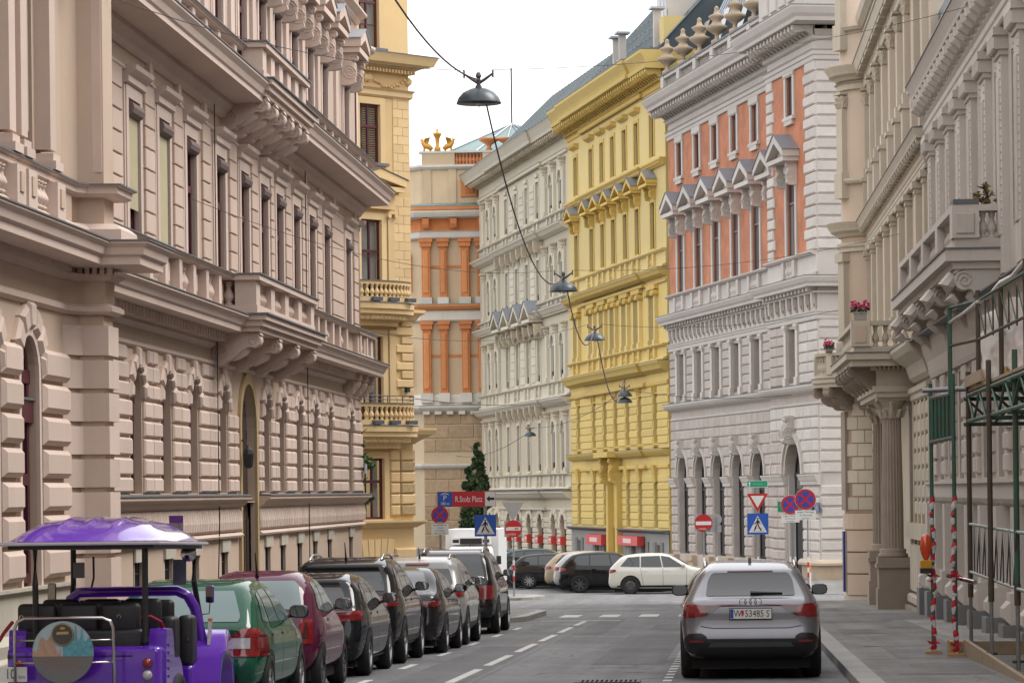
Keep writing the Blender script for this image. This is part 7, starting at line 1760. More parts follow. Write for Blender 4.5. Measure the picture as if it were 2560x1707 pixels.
# dark saloon with a full-width light bar
bm = dict(L=4.62, W=1.86, r=0.335, axles=(0.92,3.75), k=0.15, plan=(0.12,0.13), paint=paint('anthracite', (0.018,0.017,0.019)), wz=hz(1.47,0.98),
  sil=[(0.25,0.2),(0.06,0.26),(0.0,0.42),(0.03,0.66),(0.05,0.95),(0.14,1.03),(0.55,1.08),(1.1,1.38),(1.45,1.45),(2.0,1.47),(2.5,1.41),(3.35,1.0),(3.55,0.97),(4.35,0.82),(4.58,0.6),(4.62,0.42),(4.45,0.2)],
  rear=[(1.10,0.60),(1.13,0.61),(1.34,0.53),(1.38,0.50)], side=[((1.0,1.07),(1.3,1.30),(1.42,1.33),(1.35,1.03)), ((1.40,1.03),(1.46,1.335),(2.05,1.37),(2.15,1.02)), ((2.2,1.02),(2.1,1.37),(2.42,1.33),(3.1,1.02))], glass=mat('sky_glass', (0.05,0.06,0.07), 0.03, spec=1.0),
  seams=[((1.36,0.98),(1.45,0.28)), ((2.17,0.98),(2.2,0.28)), ((3.2,0.98),(3.15,0.28))], handles=[(1.5,0.86),(2.28,0.86)], wind=[(1.04,0.7),(1.4,0.52)], mirror=(3.0,1.03), mirror_m=M_blk, sill=(0.2,0.27),
  tails=[([(0.0,0.80),(0.86,0.80)],[(0.0,0.845),(0.85,0.90)],M_tld), ([(0.0,0.815),(0.85,0.83)],[(0.0,0.832),(0.85,0.865)],M_tl)], tailside=[([(0.05,0.80),(0.3,0.86)],[(0.05,0.90),(0.3,0.90)],M_tl)],
  rearpatch=[('boot_recess', [(-0.55,0.46),(0.55,0.46)], [(-0.62,0.78),(0.62,0.78)], M_blk, 0.004), ('chrome_frame', [(-0.6,0.43),(0.6,0.43)], [(-0.6,0.445),(0.6,0.445)], M_tlw, 0.012), ('reflector', [(-0.55,0.45),(0.55,0.45)], [(-0.55,0.465),(0.55,0.465)], M_tl, 0.012), ('diffuser', [(-0.8,0.22),(0.8,0.22)], [(-0.82,0.40),(0.82,0.40)], M_blk, 0.006)], badges=[('540d',0.52,0.95,0.08)], plate=(0.60,()), fin=1.6)
car('dark grey saloon with full-width light bar and 540d badge', 53.6, -4.95, bm, GRP)
# silver-white suv
wh = dict(ti); wh.update(L=4.40, W=1.80, paint=paint('pearl_silver', (0.34,0.34,0.335), 0.3), wz=hz(1.64,1.04), rails=(0.75,2.4,0.55), antenna=0.8, antlen=0.2, plate=(0.80,()), axles=(0.86,3.45), mirror_m=M_chrome,
  rearpatch=[('brake_light', [(-0.22,1.50),(0.22,1.50)], [(-0.22,1.525),(0.22,1.525)], M_tl, 0.012), ('bumper_cladding', [(-0.8,0.30),(0.8,0.30)], [(-0.82,0.46),(0.82,0.46)], M_blk, 0.006)])
car('silver sport utility car with roof rails, ahead of the dark grey saloon', 58.6, -5.0, wh, GRP)
# big black off-roader
gl_ = dict(L=4.80, W=1.92, r=0.39, tw=0.26, axles=(0.95,3.86), k=0.14, paint=paint('deep_black', (0.010,0.010,0.011)), wz=hz(1.80,1.14),
  sil=[(0.25,0.3),(0.06,0.38),(0.0,0.56),(0.02,0.78),(0.06,1.12),(0.14,1.2),(0.40,1.62),(0.62,1.74),(1.3,1.8),(2.3,1.79),(2.7,1.70),(3.4,1.22),(3.6,1.17),(4.5,1.06),(4.74,0.86),(4.8,0.55),(4.6,0.3)],
  rear=[(1.20,0.70),(1.25,0.71),(1.60,0.62),(1.65,0.59)], side=[((0.45,1.24),(0.66,1.62),(1.25,1.65),(1.25,1.2)), ((1.3,1.2),(1.3,1.65),(2.05,1.68),(2.15,1.2)), ((2.2,1.2),(2.1,1.68),(2.5,1.64),(3.15,1.2))],
  seams=[((1.27,1.14),(1.4,0.42)), ((2.17,1.14),(2.2,0.42)), ((3.2,1.14),(3.18,0.42))], handles=[(1.36,1.02),(2.3,1.02)], wind=[(1.24,0.74),(1.7,0.58)], mirror=(3.0,1.22), sill=(0.32,0.46), handle_m=M_chrome,
  tails=[([(0.62,0.74),(0.90,0.74)],[(0.60,1.02),(0.88,1.04)],M_tl)], tailside=[([(0.05,0.76),(0.22,0.78)],[(0.06,1.03),(0.2,1.0)],M_tl)],
  rearpatch=[('bumper_cladding', [(-0.86,0.36),(0.86,0.36)], [(-0.88,0.58),(0.88,0.58)], M_blk, 0.01), ('reflector', [(-0.8,0.60),(0.8,0.60)], [(-0.8,0.63),(0.8,0.63)], M_tld, 0.01), ('skid_plate', [(-0.7,0.50),(0.7,0.50)], [(-0.72,0.56),(0.72,0.56)], M_alloyd, 0.02), ('window_tint', [(-0.5,1.2),(0.5,1.2)], [(-0.5,1.21),(0.5,1.21)], M_blk, 0.008)], badges=[('4MATIC',0.42,1.12,0.06)], rails=(0.7,2.9,0.62), plate=(0.86,()), wiper=1.26)
car('big black off-road car with silver roof rails, last of the row beside the crossing', 66.9, -5.05, gl_, GRP)
# silver coupe suv, seen square from behind
q3 = dict(L=4.50, W=1.85, r=0.355, tw=0.25, axles=(0.86,3.54), k=0.17, plan=(0.09,0.13), paint=paint('silver', (0.22,0.22,0.24), 0.55, 0.35), wz=[(0.0,0.88),(0.25,0.94),(0.5,0.99),(0.75,1.0),(0.95,0.985),(1.05,0.93),(1.25,0.80),(1.45,0.70),(1.57,0.64)],
  sil=[(0.25,0.26),(0.08,0.30),(0.0,0.46),(0.0,0.60),(0.05,0.68),(0.04,0.98),(0.10,1.045),(0.22,1.07),(0.62,1.36),(0.60,1.42),(0.95,1.50),(1.5,1.56),(2.1,1.55),(2.5,1.48),(3.3,1.08),(3.5,1.04),(4.2,0.94),(4.44,0.74),(4.5,0.5),(4.35,0.26)],
  rear=[(1.09,0.56),(1.105,0.585),(1.28,0.56),(1.37,0.52),(1.395,0.47)], side=[((0.75,1.13),(1.05,1.37),(1.3,1.41),(1.25,1.08)), ((1.3,1.08),(1.35,1.415),(1.95,1.45),(2.05,1.06)), ((2.1,1.06),(2.0,1.45),(2.35,1.41),(3.05,1.06))],
  seams=[((1.27,1.02),(1.4,0.36)), ((2.07,1.02),(2.1,0.36)), ((3.12,1.02),(3.1,0.36))], handles=[(1.36,0.92),(2.16,0.92)], wind=[(1.12,0.7),(1.48,0.54)], mirror=(2.95,1.08), mirror_m=M_blk,
  tails=[([(0.40,0.952),(0.60,0.83)],[(0.40,0.962),(0.60,0.972)],M_tld), ([(0.60,0.83),(0.865,0.81)],[(0.60,0.972),(0.85,0.99)],M_tl)], tailside=[([(0.05,0.81),(0.28,0.86)],[(0.05,0.985),(0.30,0.95)],M_tl)],
  rearpatch=[('tailgate_gap', [(-0.66,0.695),(-0.5,0.665),(0.5,0.665),(0.66,0.695)], [(-0.66,0.707),(-0.5,0.677),(0.5,0.677),(0.66,0.707)], M_blk, 0.004),
             ('bumper_slot', [(-0.62,0.50),(0.62,0.50)], [(-0.62,0.535),(0.62,0.535)], M_blk, 0.010),
             ('lower_bumper', [(-0.82,0.275),(0.82,0.275)], [(-0.70,0.495),(0.70,0.495)], M_blk, 0.008),
             ('diffuser_panel', [(-0.56,0.43),(0.56,0.43)], [(-0.52,0.49),(0.52,0.49)], mat('grey_plastic', (0.06,0.065,0.07), 0.35), 0.014),
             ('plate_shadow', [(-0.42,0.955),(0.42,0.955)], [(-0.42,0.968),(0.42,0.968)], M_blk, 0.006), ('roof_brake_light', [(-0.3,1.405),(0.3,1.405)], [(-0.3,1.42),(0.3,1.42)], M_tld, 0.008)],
  antenna=None, fin=1.25, wiper=1.13, rails=(1.15,2.7,0.60), plate=(0.86,(('W',-0.170),('53485 S',0.085))))
q3.pop('antenna')
qr, QS = car('silver coupe-backed sport utility car seen square from behind, beside the scaffold', 41.95, 1.10, q3)
def on_rear(S, x, z): return S.solve(np.array([[x,0,z]]), np.array([[x,-S.L,z]]))[0][1]
for sg in (-1, 1):      # corner vents with reflector
    S = QS
    hexo = [(0.56,0.515),(0.60,0.585),(0.66,0.605),(0.80,0.600),(0.855,0.55),(0.86,0.44),(0.80,0.36),(0.66,0.385)]
    v = S.patch('bumper_vent', M_blk, qr, '-y', [(sg*x, z) for x, z in [(0.56,0.515),(0.60,0.43),(0.66,0.385),(0.80,0.36),(0.86,0.42)]], [(sg*x, z) for x, z in [(0.585,0.57),(0.64,0.605),(0.72,0.605),(0.80,0.60),(0.86,0.55)]], n=6, off=0.016, nu=12)
    S.patch('reflector', M_tl, qr, '-y', [(sg*0.62,0.49),(sg*0.79,0.495)], [(sg*0.62,0.515),(sg*0.79,0.52)], n=2, off=0.022, nu=6)
rg = MB()
for k in range(4):
    pts = [(-0.1+k*0.066+0.045*math.cos(a), on_rear(QS, -0.1+k*0.066, 1.012)-0.014, 1.012+0.045*math.sin(a)) for a in [2*math.pi*j/20 for j in range(21)]]; rg.tube(pts, 0.0045, 5, False)
rg.build('ring_emblem', mat('emblem_chrome_dark', (0.16,0.15,0.17), 0.25, metal=0.9), qr)
sh = MB(); yb = on_rear(QS, 0, 0.86)
MB().add([(-0.122,0,0.042),(-0.090,0,0.042),(-0.090,0,-0.005),(-0.106,0,-0.04),(-0.122,0,-0.005)], [(0,1,2,3,4)]).build('plate_crest', mat('sign_red', (0,0,0)), qr, loc=(0, yb-0.0405, 0.86))
# car just ahead of it
nx_ = dict(bm); nx_.update(L=4.5, W=1.83, paint=paint('black_gold_reflection', (0.05,0.042,0.03), 0.3), plate=(0.6,()), badges=[]); nx_.pop('fin')  # black car, its yellow reflection put into the paint colour
car('dark saloon parked just ahead of the silver car, mostly hidden by it', 47.4, 0.98, nx_)
# ---- cars across the crossing, parked side on
def suv(L, W, H, col, nm, **k):
    b = H*0.64
    d = dict(L=L, W=W, r=H*0.225, tw=0.24, axles=(L*0.19,L*0.80), k=0.14, paint=paint(nm, col, k.pop('metal', 0.0)), wz=hz(H, b), ground=zg(131),
      sil=[(0.2,0.24),(0.04,0.34),(0.0,0.5),(0.03,0.75),(0.05,b-0.02),(0.12,b+0.06),(0.42,H-0.22),(0.62,H-0.08),(1.3,H-0.005),(L*0.45,H),(L*0.53,H-0.07),(L*0.70,b+0.05),(L*0.76,b),(L-0.4,b-0.12),(L-0.05,b-0.32),(L,0.5),(L-0.15,0.24)],
      rear=[(b+0.1,0.62),(H-0.18,0.52)], side=[((0.48,b+0.08),(0.78,H-0.16),(L*0.27,H-0.12),(L*0.27,b+0.05)), ((L*0.28,b+0.05),(L*0.28,H-0.12),(L*0.44,H-0.10),(L*0.46,b+0.04)), ((L*0.47,b+0.04),(L*0.45,H-0.10),(L*0.52,H-0.15),(L*0.655,b+0.04))],
      seams=[((L*0.275,b),(L*0.30,0.34)), ((L*0.465,b),(L*0.47,0.32)), ((L*0.67,b),(L*0.665,0.32))], handles=[(L*0.29,b-0.12),(L*0.48,b-0.12)], wind=[(b+0.1,0.66),(H-0.12,0.52)], mirror=(L*0.64, b+0.06), sill=(0.24,0.38),
      tails=[([(0.5,b-0.18),(0.86,b-0.18)],[(0.5,b-0.04),(0.85,b-0.04)],M_tl)], tailside=[([(0.04,b-0.2),(0.32,b-0.12)],[(0.05,b-0.03),(0.30,b-0.04)],M_tl)], heads=[([(0.5,0.66),(0.8,0.64)],[(0.5,0.76),(0.78,0.76)])], spokes=10)
    d.update(k); return d
G2_ = 'cars parked side on across the crossing'
HD = R(-90)
side_cars = [(-5.1,128.0,suv(4.66,1.89,1.64,(0.62,0.61,0.56),'pearl_white',metal=0.0,spokes=14,rim=M_alloyd),'white sport utility car parked side on below the brick house'),
 (-7.25,130.9,suv(4.68,1.89,1.66,(0.010,0.010,0.012),'jet_black',spokes=7,rim=M_alloyd),'black sport utility car directly behind the white one across the crossing'),
 (-7.6,133.2,suv(4.5,1.84,1.64,(0.42,0.42,0.42),'light_silver',metal=0.3),'silver wagon between the black and the tan car across the crossing'),
 (-8.1,135.4,suv(4.6,1.85,1.62,(0.36,0.28,0.20),'tan',metal=0.3),'tan wagon with tall slim tail lights across the crossing'),
 (-9.75,137.7,suv(4.6,1.86,1.50,(0.016,0.013,0.014),'brown_black',spokes=9,rim=M_alloy),'low brown-black estate car across the crossing, behind the no-entry sign'),
 (-10.5,140.0,suv(4.6,1.85,1.66,(0.008,0.026,0.030),'dark_teal'),'dark teal sport utility car farther along the row across the crossing'),
 (-11.3,142.4,suv(4.4,1.80,1.50,(0.20,0.24,0.22),'grey_green'),'grey-green estate car at the far end of the row across the crossing'),
 (-12.0,145.0,suv(4.5,1.82,1.55,(0.02,0.05,0.055),'blue_green'),'blue-green car, hindmost of the row across the crossing')]
for (x, y, sp, lb) in side_cars:
    car(lb, x, y, sp, G2_, HD, detail=(y < 132))
# ---- white box truck coming down the cross street
vt = thing('box_truck', 'white refrigerated box truck facing the camera behind the parked off-roader', 'truck', (-10.15, 121.5, zg(121.5)))
M_vw = mat('van_white', (0.66,0.67,0.68), 0.4, var=0.1, scale=1.5)
MB().box(-1.02, 1.02, 1.2, 5.6, 0.55, 2.62).build('cargo_box', M_vw, vt)
cabP = [(0.0,0.35),(0.0,1.05),(0.25,1.2),(0.75,1.75),(1.0,1.95),(1.7,2.0),(1.7,0.35)]
cb_ = Shape([(1.9-a, b) for a, b in cabP], 1.9, 1.9, [(0,0.95),(1.0,1.0),(1.3,0.97),(2.0,0.86)], (0.02,0.05), 0.12)
cab_ = cb_.body('cab', M_vw, vt, 24, 18, 18); 
for v in cab_.data.vertices: v.co.y = -v.co.y
cab_.location = (0, 0.35, 0)
ws_ = MB().add([(-0.84,-0.34,1.24),(0.84,-0.34,1.24),(0.74,0.22,1.84),(-0.74,0.22,1.84)], [(0,1,2,3)]).build('windscreen', mat('sky_glass', (0,0,0)), vt)
fr = MB().box(-0.75, 0.75, 0.75, 1.2, 2.05, 2.32).build('refrigeration_unit', M_vw, vt)
MB().box(-0.42, 0.42, 0.73, 0.76, 2.06, 2.28).build('unit_grille', M_blk, vt)
for s in (-1, 1): 
    MB().box(s*0.58-0.12, s*0.58+0.12, 0.735, 0.76, 2.12, 2.24).build('unit_vent', M_blk, vt)
    MB().box(s*1.12-0.09, s*1.12+0.09, -0.05, 0.02, 1.3, 1.62).build('door_mirror', M_blk, vt)
    MB().box(s*0.78-0.1, s*0.78+0.1, -0.63, -0.5, 0.8, 1.0).build('headlight', M_tlw, vt)
    for y in (0.1, 4.2):
        tm, rm, dm = wheel_meshes(0.34, 0.22, M_alloy, 6); w_ = inst('wheel', dm, vt, (s*0.85, y, 0.34)); w_.rotation_euler = (0,0,0 if s > 0 else math.pi); inst('tyre', tm, w_, (0,0,0)); inst('rim', rm, w_, (0,0,0))
MB().box(-0.95, 0.95, -0.64, -0.5, 0.3, 0.62).build('bumper', M_blk, vt)
MB().tube([(0,0.4,1.98),(0.02,0.35,2.15)], [0.02,0.006], 5).build('antenna', M_blk, vt)
bd = MB().box(-0.38, 0.38, -0.03, 0.03, 0.3, 1.95).box(-0.36, -0.28, -0.02, 0.02, 0, 0.3).box(0.28, 0.36, -0.02, 0.02, 0, 0.3).build('site_board', mat('brown_board', (0.30,0.215,0.13), 0.7, var=0.2, scale=2), loc=(-11.35, 120.2, zg(120.2)))
tag(bd, 'plain upright brown board standing left of the white box truck', 'board')
# ------------------------------------------------------------------ purple sightseeing buggy
def rbox(x0, x1, y0, y1, z0, z1, r=0.04, seg=3):
    bm = bmesh.new(); bmesh.ops.create_cube(bm, size=1.0)
    for v in bm.verts: v.co = Vector(((x0+x1)/2+v.co.x*(x1-x0), (y0+y1)/2+v.co.y*(y1-y0), (z0+z1)/2+v.co.z*(z1-z0)))
    bmesh.ops.bevel(bm, geom=bm.edges[:], offset=r, segments=seg, affect='EDGES', profile=0.5)
    bm.verts.index_update(); mb = MB(); mb.v = [tuple(v.co) for v in bm.verts]; mb.f = [tuple(v.index for v in f.verts) for f in bm.faces]; bm.free(); return mb
def merge(*ms):
    o = MB()
    for m in ms: o.add(m.v, m.f)
    return o
M_pur = mat('paint_purple', (0.11,0.018,0.42), 0.22, 0.0, coat=1.0)
M_seat = mat('black_leather', (0.013,0.013,0.016), 0.42, bump=0.3, bscale=120)
M_steel = mat('polished_steel', (0.62,0.58,0.57), 0.12, metal=1.0)
BG = thing('sightseeing_buggy', 'open purple sightseeing buggy with a domed roof and round picture disc on its rear rack', 'buggy', (-6.22, 30.0, zg(31.5)))
BG.rotation_euler = (-math.atan(SL), 0, 0)
# domed roof with ribs
nx, ny = 40, 30; mb = MB()
def roofz(u, v):
    a = max(abs(u), abs(v)*0.98); e = (abs(u)**5+abs(v)**5)**0.2
    z = 1.86+0.235*max(0, 1-e**3.2)
    if e < 0.86:
        for c in (-0.62,-0.3,0.02,0.34,0.66): z += 0.022*max(0, 1-abs(u-c)/0.07)*min(1, max(0, (0.8-e)*5))
    return z
for j in range(ny+1):
    for i in range(nx+1): u, v = -1+2*i/nx, -1+2*j/ny; mb.v.append((u*0.78, 1.32+v*1.42, roofz(u, v)))
for j in range(ny):
    for i in range(nx): k = j*(nx+1)+i; mb.f.append((k, k+1, k+nx+2, k+nx+1))
rf = mb.build('roof', M_pur, BG, True)
merge(rbox(-0.78,0.78,-0.10,2.74,1.825,1.862,0.015,2)).build('roof_trim', mat('trim_white', (0.55,0.52,0.58), 0.35), rf)
MB().box(-0.70, 0.70, 0.02, 2.8, 1.79, 1.826).build('roof_frame', M_blk, rf)
for (x0, y0, x1, y1, z0) in ((-0.46,0.12,-0.46,0.15,0.9),(0.60,0.12,0.60,0.10,0.9),(-0.64,2.75,-0.66,2.62,0.95),(0.62,2.75,0.66,2.95,1.0)):
    MB().tube([(x1,y1,z0),(x0,y0,1.45),(x0,y0,1.82)], 0.03, 8).build('roof_post', M_blk, BG)
# body tub, fenders
tub = merge(rbox(-0.74,0.74,0.10,0.36,0.28,0.86,0.05), rbox(-0.74,0.74,0.3,3.3,0.24,0.36,0.04)).build('body_tub', M_pur, BG)
for s in (-1, 1):
    fe = MB(); n = 14
    prof = [(0.30,0.58),(0.32,0.98),(0.36,1.03),(0.62,1.02),(0.70,0.98),(0.74,0.74),(0.86,0.72),(1.02,0.74),(1.16,0.66),(1.26,0.5),(1.30,0.30),(0.30,0.30)]
    rbm = MB().prism(chaikin(prof, 2), 'x', s*0.60, s*0.765); rbm.build('rear_fender', M_pur, BG)
    for k in range(5): MB().box(s*0.766-0.012, s*0.766+0.012, 0.40, 0.64, 0.55+k*0.075, 0.575+k*0.075).build('fender_louvre', M_pur, BG)
    for k in range(4): MB().box(s*0.62, s*0.73, 0.298, 0.302, 0.40+k*0.08, 0.425+k*0.08).build('fender_louvre', M_pur, BG)
    prof = [(2.45,0.28),(2.50,0.55),(2.62,0.80),(2.85,0.95),(3.1,0.95),(3.35,0.80),(3.46,0.55),(3.5,0.30),(3.36,0.30),(3.28,0.58),(3.05,0.72),(2.85,0.70),(2.68,0.55),(2.62,0.28)]
    MB().prism(chaikin(prof, 2), 'x', s*0.62, s*0.92).build('front_fender', M_pur, BG, True)
    mk_ = MB().prism([(2.64,0.80),(2.72,1.04),(2.78,1.04),(2.74,0.80)], 'x', s*0.77, s*0.80).build('side_marker', M_tlw, BG); MB().prism([(2.72,1.04),(2.73,1.07),(2.78,1.07),(2.78,1.04)], 'x', s*0.765, s*0.805).build('marker_cap', mat('marker_amber', (0.55,0.13,0.02), 0.3), mk_)
    tm, rm, dm = wheel_meshes(0.29, 0.2, M_alloyd, 5)
    for y in (0.98, 3.02):
        w_ = inst('wheel', dm, BG, (s*0.70, y, 0.29)); w_.rotation_euler = (0,0,0 if s > 0 else math.pi); inst('tyre', tm, w_, (0,0,0)); inst('rim', rm, w_, (0,0,0))
    q = [(s*0.545+0.042*math.cos(a), s) for a in (0,)]
    for z, m_ in ((0.70, M_tl), (0.585, M_tlw)):
        t = MB().lathe([(0.046,0),(0.05,0.012),(0.04,0.03),(0.015,0.038)], n=14)
        for v in range(len(t.v)): x, y, zz = t.v[v]; t.v[v] = (x, -zz, y)
        t.build('tail_light', m_, BG, True, loc=(s*0.62, 0.098, z))
# windscreen frame of purple tube, cowl
fr = [(-0.70,2.75,0.45),(-0.70,2.72,1.10),(-0.66,2.70,1.28),(-0.55,2.69,1.35),(0.45,2.69,1.36),(0.56,2.70,1.31),(0.63,2.72,1.18),(0.70,2.74,0.85),(0.74,2.76,0.45)]
pts = []
for i in range(len(fr)-1):
    for k in range(5): t = k/5; pts.append(tuple(Vector(fr[i]).lerp(Vector(fr[i+1]), t)))
MB().tube(pts+[fr[-1]], 0.055, 10).build('cowl_frame', M_pur, BG, True)
rbox(-0.66,0.66,2.72,3.55,0.36,0.92,0.09).build('bonnet', M_pur, BG, True)
MB().add([(-0.6,2.70,1.38),(0.6,2.70,1.38),(0.58,2.74,1.80),(-0.58,2.74,1.80)], [(0,1,2,3)]).build('windscreen', mat('screen_clear', (0.5,0.52,0.55), 0.02, alpha=0.06), BG)
# seats: rear bench faces back, two more rows
for k in range(3):
    x0 = -0.72+k*0.405
    rbox(x0+0.01, x0+0.395, 0.42, 0.56, 0.98, 1.27, 0.05).build('seat_back', M_seat, BG, True)
    rbox(x0+0.07, x0+0.45, 1.25, 1.38, 0.92, 1.30, 0.05).build('seat_back', M_seat, BG, True)
    rbox(x0+0.09, x0+0.47, 1.85, 1.98, 0.92, 1.28, 0.05).build('seat_back', M_seat, BG, True)
rbox(-0.74,0.52,0.40,0.54,0.70,1.02,0.04).build('bench_back', M_seat, BG, True); rbox(-0.74,0.52,0.10,0.50,0.72,0.82,0.04).build('bench_cushion', M_seat, BG, True)
for y in (1.1, 1.75): rbox(-0.66,0.55,y,y+0.5,0.60,0.72,0.04).build('bench_cushion', M_seat, BG, True)
for y, x in ((1.30,0.52),(1.85,0.60)):
    rbox(x, x+0.15, y, y+0.34, 0.62, 1.12, 0.05).build('side_squab', M_seat, BG, True)
    MB().tube([(x+0.11,y-0.002,0.88),(x+0.11,y-0.03,0.88)], 0.018, 8).build('seat_stud', M_steel, BG)
    rbox(x+0.0, x+0.15, y, y+0.30, 0.30, 0.62, 0.04).build('seat_plinth', M_pur, BG)
for x in (-0.66, 0.29): 
    r_ = [(x+0.018*math.cos(a), 0.40, 1.14+0.018*math.sin(a)) for a in [2*math.pi*j/10 for j in range(11)]]; MB().tube(r_, 0.005, 5, False).build('eyelet', M_steel, BG)
MB().tube([(0.52,0.34,1.13),(0.60,0.36,1.14),(0.68,0.5,1.08),(0.72,0.6,0.92)], 0.018, 6).build('red_rope', mat('rope_red', (0.22,0.005,0.015), 0.7), BG)
MB().tube([(-0.70,0.2,1.10),(-0.76,0.1,1.0),(-0.80,0.05,0.92)], 0.018, 6).build('red_rope', mat('rope_red', (0,0,0)), BG)
# steel rack with disc and plate
RX0, RX1 = -0.60, 0.345
rk = MB().tube([(RX0,-0.14,0.35),(RX0,-0.16,1.04),(RX0+0.03,-0.16,1.11),(RX0+0.10,-0.16,1.14),(RX1-0.10,-0.16,1.14),(RX1-0.03,-0.16,1.11),(RX1,-0.16,1.04),(RX1,-0.14,0.35)], 0.016, 8)
for z in (0.93, 0.72): rk.tube([(RX0,-0.155,z),(RX1,-0.155,z)], 0.009, 6)
for x in (RX0, RX1): rk.tube([(x,-0.14,0.5),(x,0.12,0.5)], 0.012, 6)
rk.build('steel_rack', M_steel, BG, True)
DCX, DCZ, DR = -0.13, 0.82, 0.295
def disc(name, r_, y, m, par, cx=DCX, cz=DCZ, n=40, th=0.006):
    t = MB().lathe([(r_,0),(r_,th)], n=n)
    for v in range(len(t.v)): x, yy, zz = t.v[v]; t.v[v] = (x, zz, yy)
    return t.build(name, m, par, loc=(cx, y, cz))
dk = disc('picture_disc', DR, -0.20, mat('disc_grey', (0.15,0.15,0.155), 0.5, var=0.2, scale=6), BG)
def halfdisc(u0, u1, z0, z1, m, y, nm, jag=None):
    P = []
    n = 24
    for k in range(n+1):
        x = u0+(u1-u0)*k/n; lim = math.sqrt(max(0, (DR*0.985)**2-x*x)); t = min(z1 if jag is None else jag(x), lim); P.append((x, max(z0, t)))
    vs = [(x, y, z0) for x, z in P]+[(x, y, z) for x, z in P]; m_ = len(P)
    return MB().add(vs, [(i, i+1, m_+i+1, m_+i) for i in range(m_-1)]).build(nm, m, dk)
lim0 = DR*0.985
halfdisc(-0.29, 0.29, -0.04, 0.3, mat('print_sky', (0.33,0.42,0.46), 0.5, var=0.3, scale=9), -0.0015, 'printed_sky')
halfdisc(-0.29, -0.02, -0.04, 0.3, mat('print_houses', (0.40,0.25,0.18), 0.5, var=0.7, scale=18), -0.003, 'printed_houses', lambda x: 0.10+0.06*math.sin(x*31)+0.05*math.sin(x*57+1))
halfdisc(0.0, 0.285, -0.04, 0.3, mat('print_cathedral', (0.10,0.30,0.36), 0.5, var=0.7, scale=22, dirt=(0.03,0.10,0.14)), -0.003, 'printed_cathedral', lambda x: 0.12+(0.14 if abs(x-0.13) < 0.012 or abs(x-0.185) < 0.01 else 0)+0.02*math.sin(x*80))
em = disc('disc_emblem', 0.108, -0.207, mat('emblem_dark', (0.05,0.05,0.048), 0.5), BG, DCX, DCZ+0.165, 28)
M_gold = mat('print_gold', (0.42,0.27,0.09), 0.5)
rgm = MB().tube([(0.1*math.cos(a),-0.002,0.1*math.sin(a)) for a in [2*math.pi*j/28 for j in range(29)]], 0.003, 4, False)
rgm.add([(-0.022,-0.002,0.05),(0.022,-0.002,0.05),(0.026,-0.002,0.075),(0.012,-0.002,0.062),(0,-0.002,0.082),(-0.012,-0.002,0.062),(-0.026,-0.002,0.075)], [(0,1,2,3,4,5,6)]); rgm.add([(-0.06,-0.002,0.0),(0.06,-0.002,0.005),(0.055,-0.002,0.03),(-0.055,-0.002,0.025)], [(0,1,2,3)])
rgm.build('emblem_print', M_gold, em)
M_or = mat('print_orange', (0.34,0.15,0.05), 0.5)
text('disc_lettering', 'IMPERIAL SIGHTSEEING TOURS E.U.', 0.036, M_or, dk, (0, -0.003, -0.075), sx=0.88)
text('disc_lettering', 'www.imperial-vienna.tours', 0.034, M_or, dk, (0, -0.003, -0.115), sx=0.95)
text('disc_lettering', '+43 670 701 6266', 0.032, M_or, dk, (0, -0.003, -0.155))
sp_ = MB().box(-0.80,-0.50,-0.06,-0.05,0.50,0.64).build('speed_plate', M_plate, BG, loc=(0,-0.03,0.04))
text('plate_lettering', '10', 0.135, M_ink, sp_, (-0.66,-0.062,0.57), sx=0.7); text('plate_lettering', 'km', 0.06, M_ink, sp_, (-0.548,-0.062,0.545), sx=0.9)
# mirrors, poster and small fittings
for s, x, z in ((1,0.79,1.32),(-1,-0.86,1.36)):
    mi = rbox(x-0.045, x+0.045, 2.70, 2.74, z-0.09, z+0.09, 0.02).build('door_mirror', M_pur if s > 0 else M_blk, BG)
    MB().add([(x-0.036,2.697,z-0.08),(x+0.036,2.697,z-0.08),(x+0.036,2.697,z+0.08),(x-0.036,2.697,z+0.08)], [(0,1,2,3)]).build('mirror_glass', mat('mirror_silver', (0,0,0)), mi)
    MB().tube([(x,2.72,z-0.09),(x-s*0.01,2.72,z-0.20),(x-s*0.1,2.73,z-0.21)], 0.007, 5).build('mirror_arm', M_steel, mi)
po = MB().box(0.42,0.565,2.45,2.46,1.85,2.13).build('roof_poster', mat('poster_print', (0.30,0.21,0.12), 0.5, var=0.9, scale=14, dirt=(0.05,0.09,0.10)), BG)
MB().box(0.42,0.565,2.446,2.45,2.06,2.13).build('poster_band', mat('poster_band', (0.10,0.02,0.13), 0.5, var=0.6, scale=25), po)
cm_ = MB().lathe([(0.085,0),(0.08,0.02),(0.03,0.045)], n=18)
for v in range(len(cm_.v)): x, y, zz = cm_.v[v]; cm_.v[v] = (x, -zz, y)
cm_.build('convex_mirror', M_chrome, BG, True, loc=(0.58, 2.66, 1.74))
MB().box(-0.62,-0.50,2.64,2.645,1.50,1.66).build('notice_card', mat('card_grey', (0.22,0.23,0.27), 0.6, var=0.4, scale=30), BG); MB().box(0.42,0.56,2.64,2.645,1.42,1.68).build('notice_card', mat('card_blue', (0.17,0.19,0.30), 0.6, var=0.3, scale=20), BG)
MB().tube([(0.42,0.5,1.80),(0.42,0.5,1.42)], 0.004, 4).build('pull_cord', mat('cord_brown', (0.16,0.08,0.03), 0.8), BG)
MB().tube([(-0.42,2.7,1.72),(-0.42,2.72,1.5),(-0.46,2.74,1.36)], 0.012, 5).build('wiper_arm', M_blk, BG)
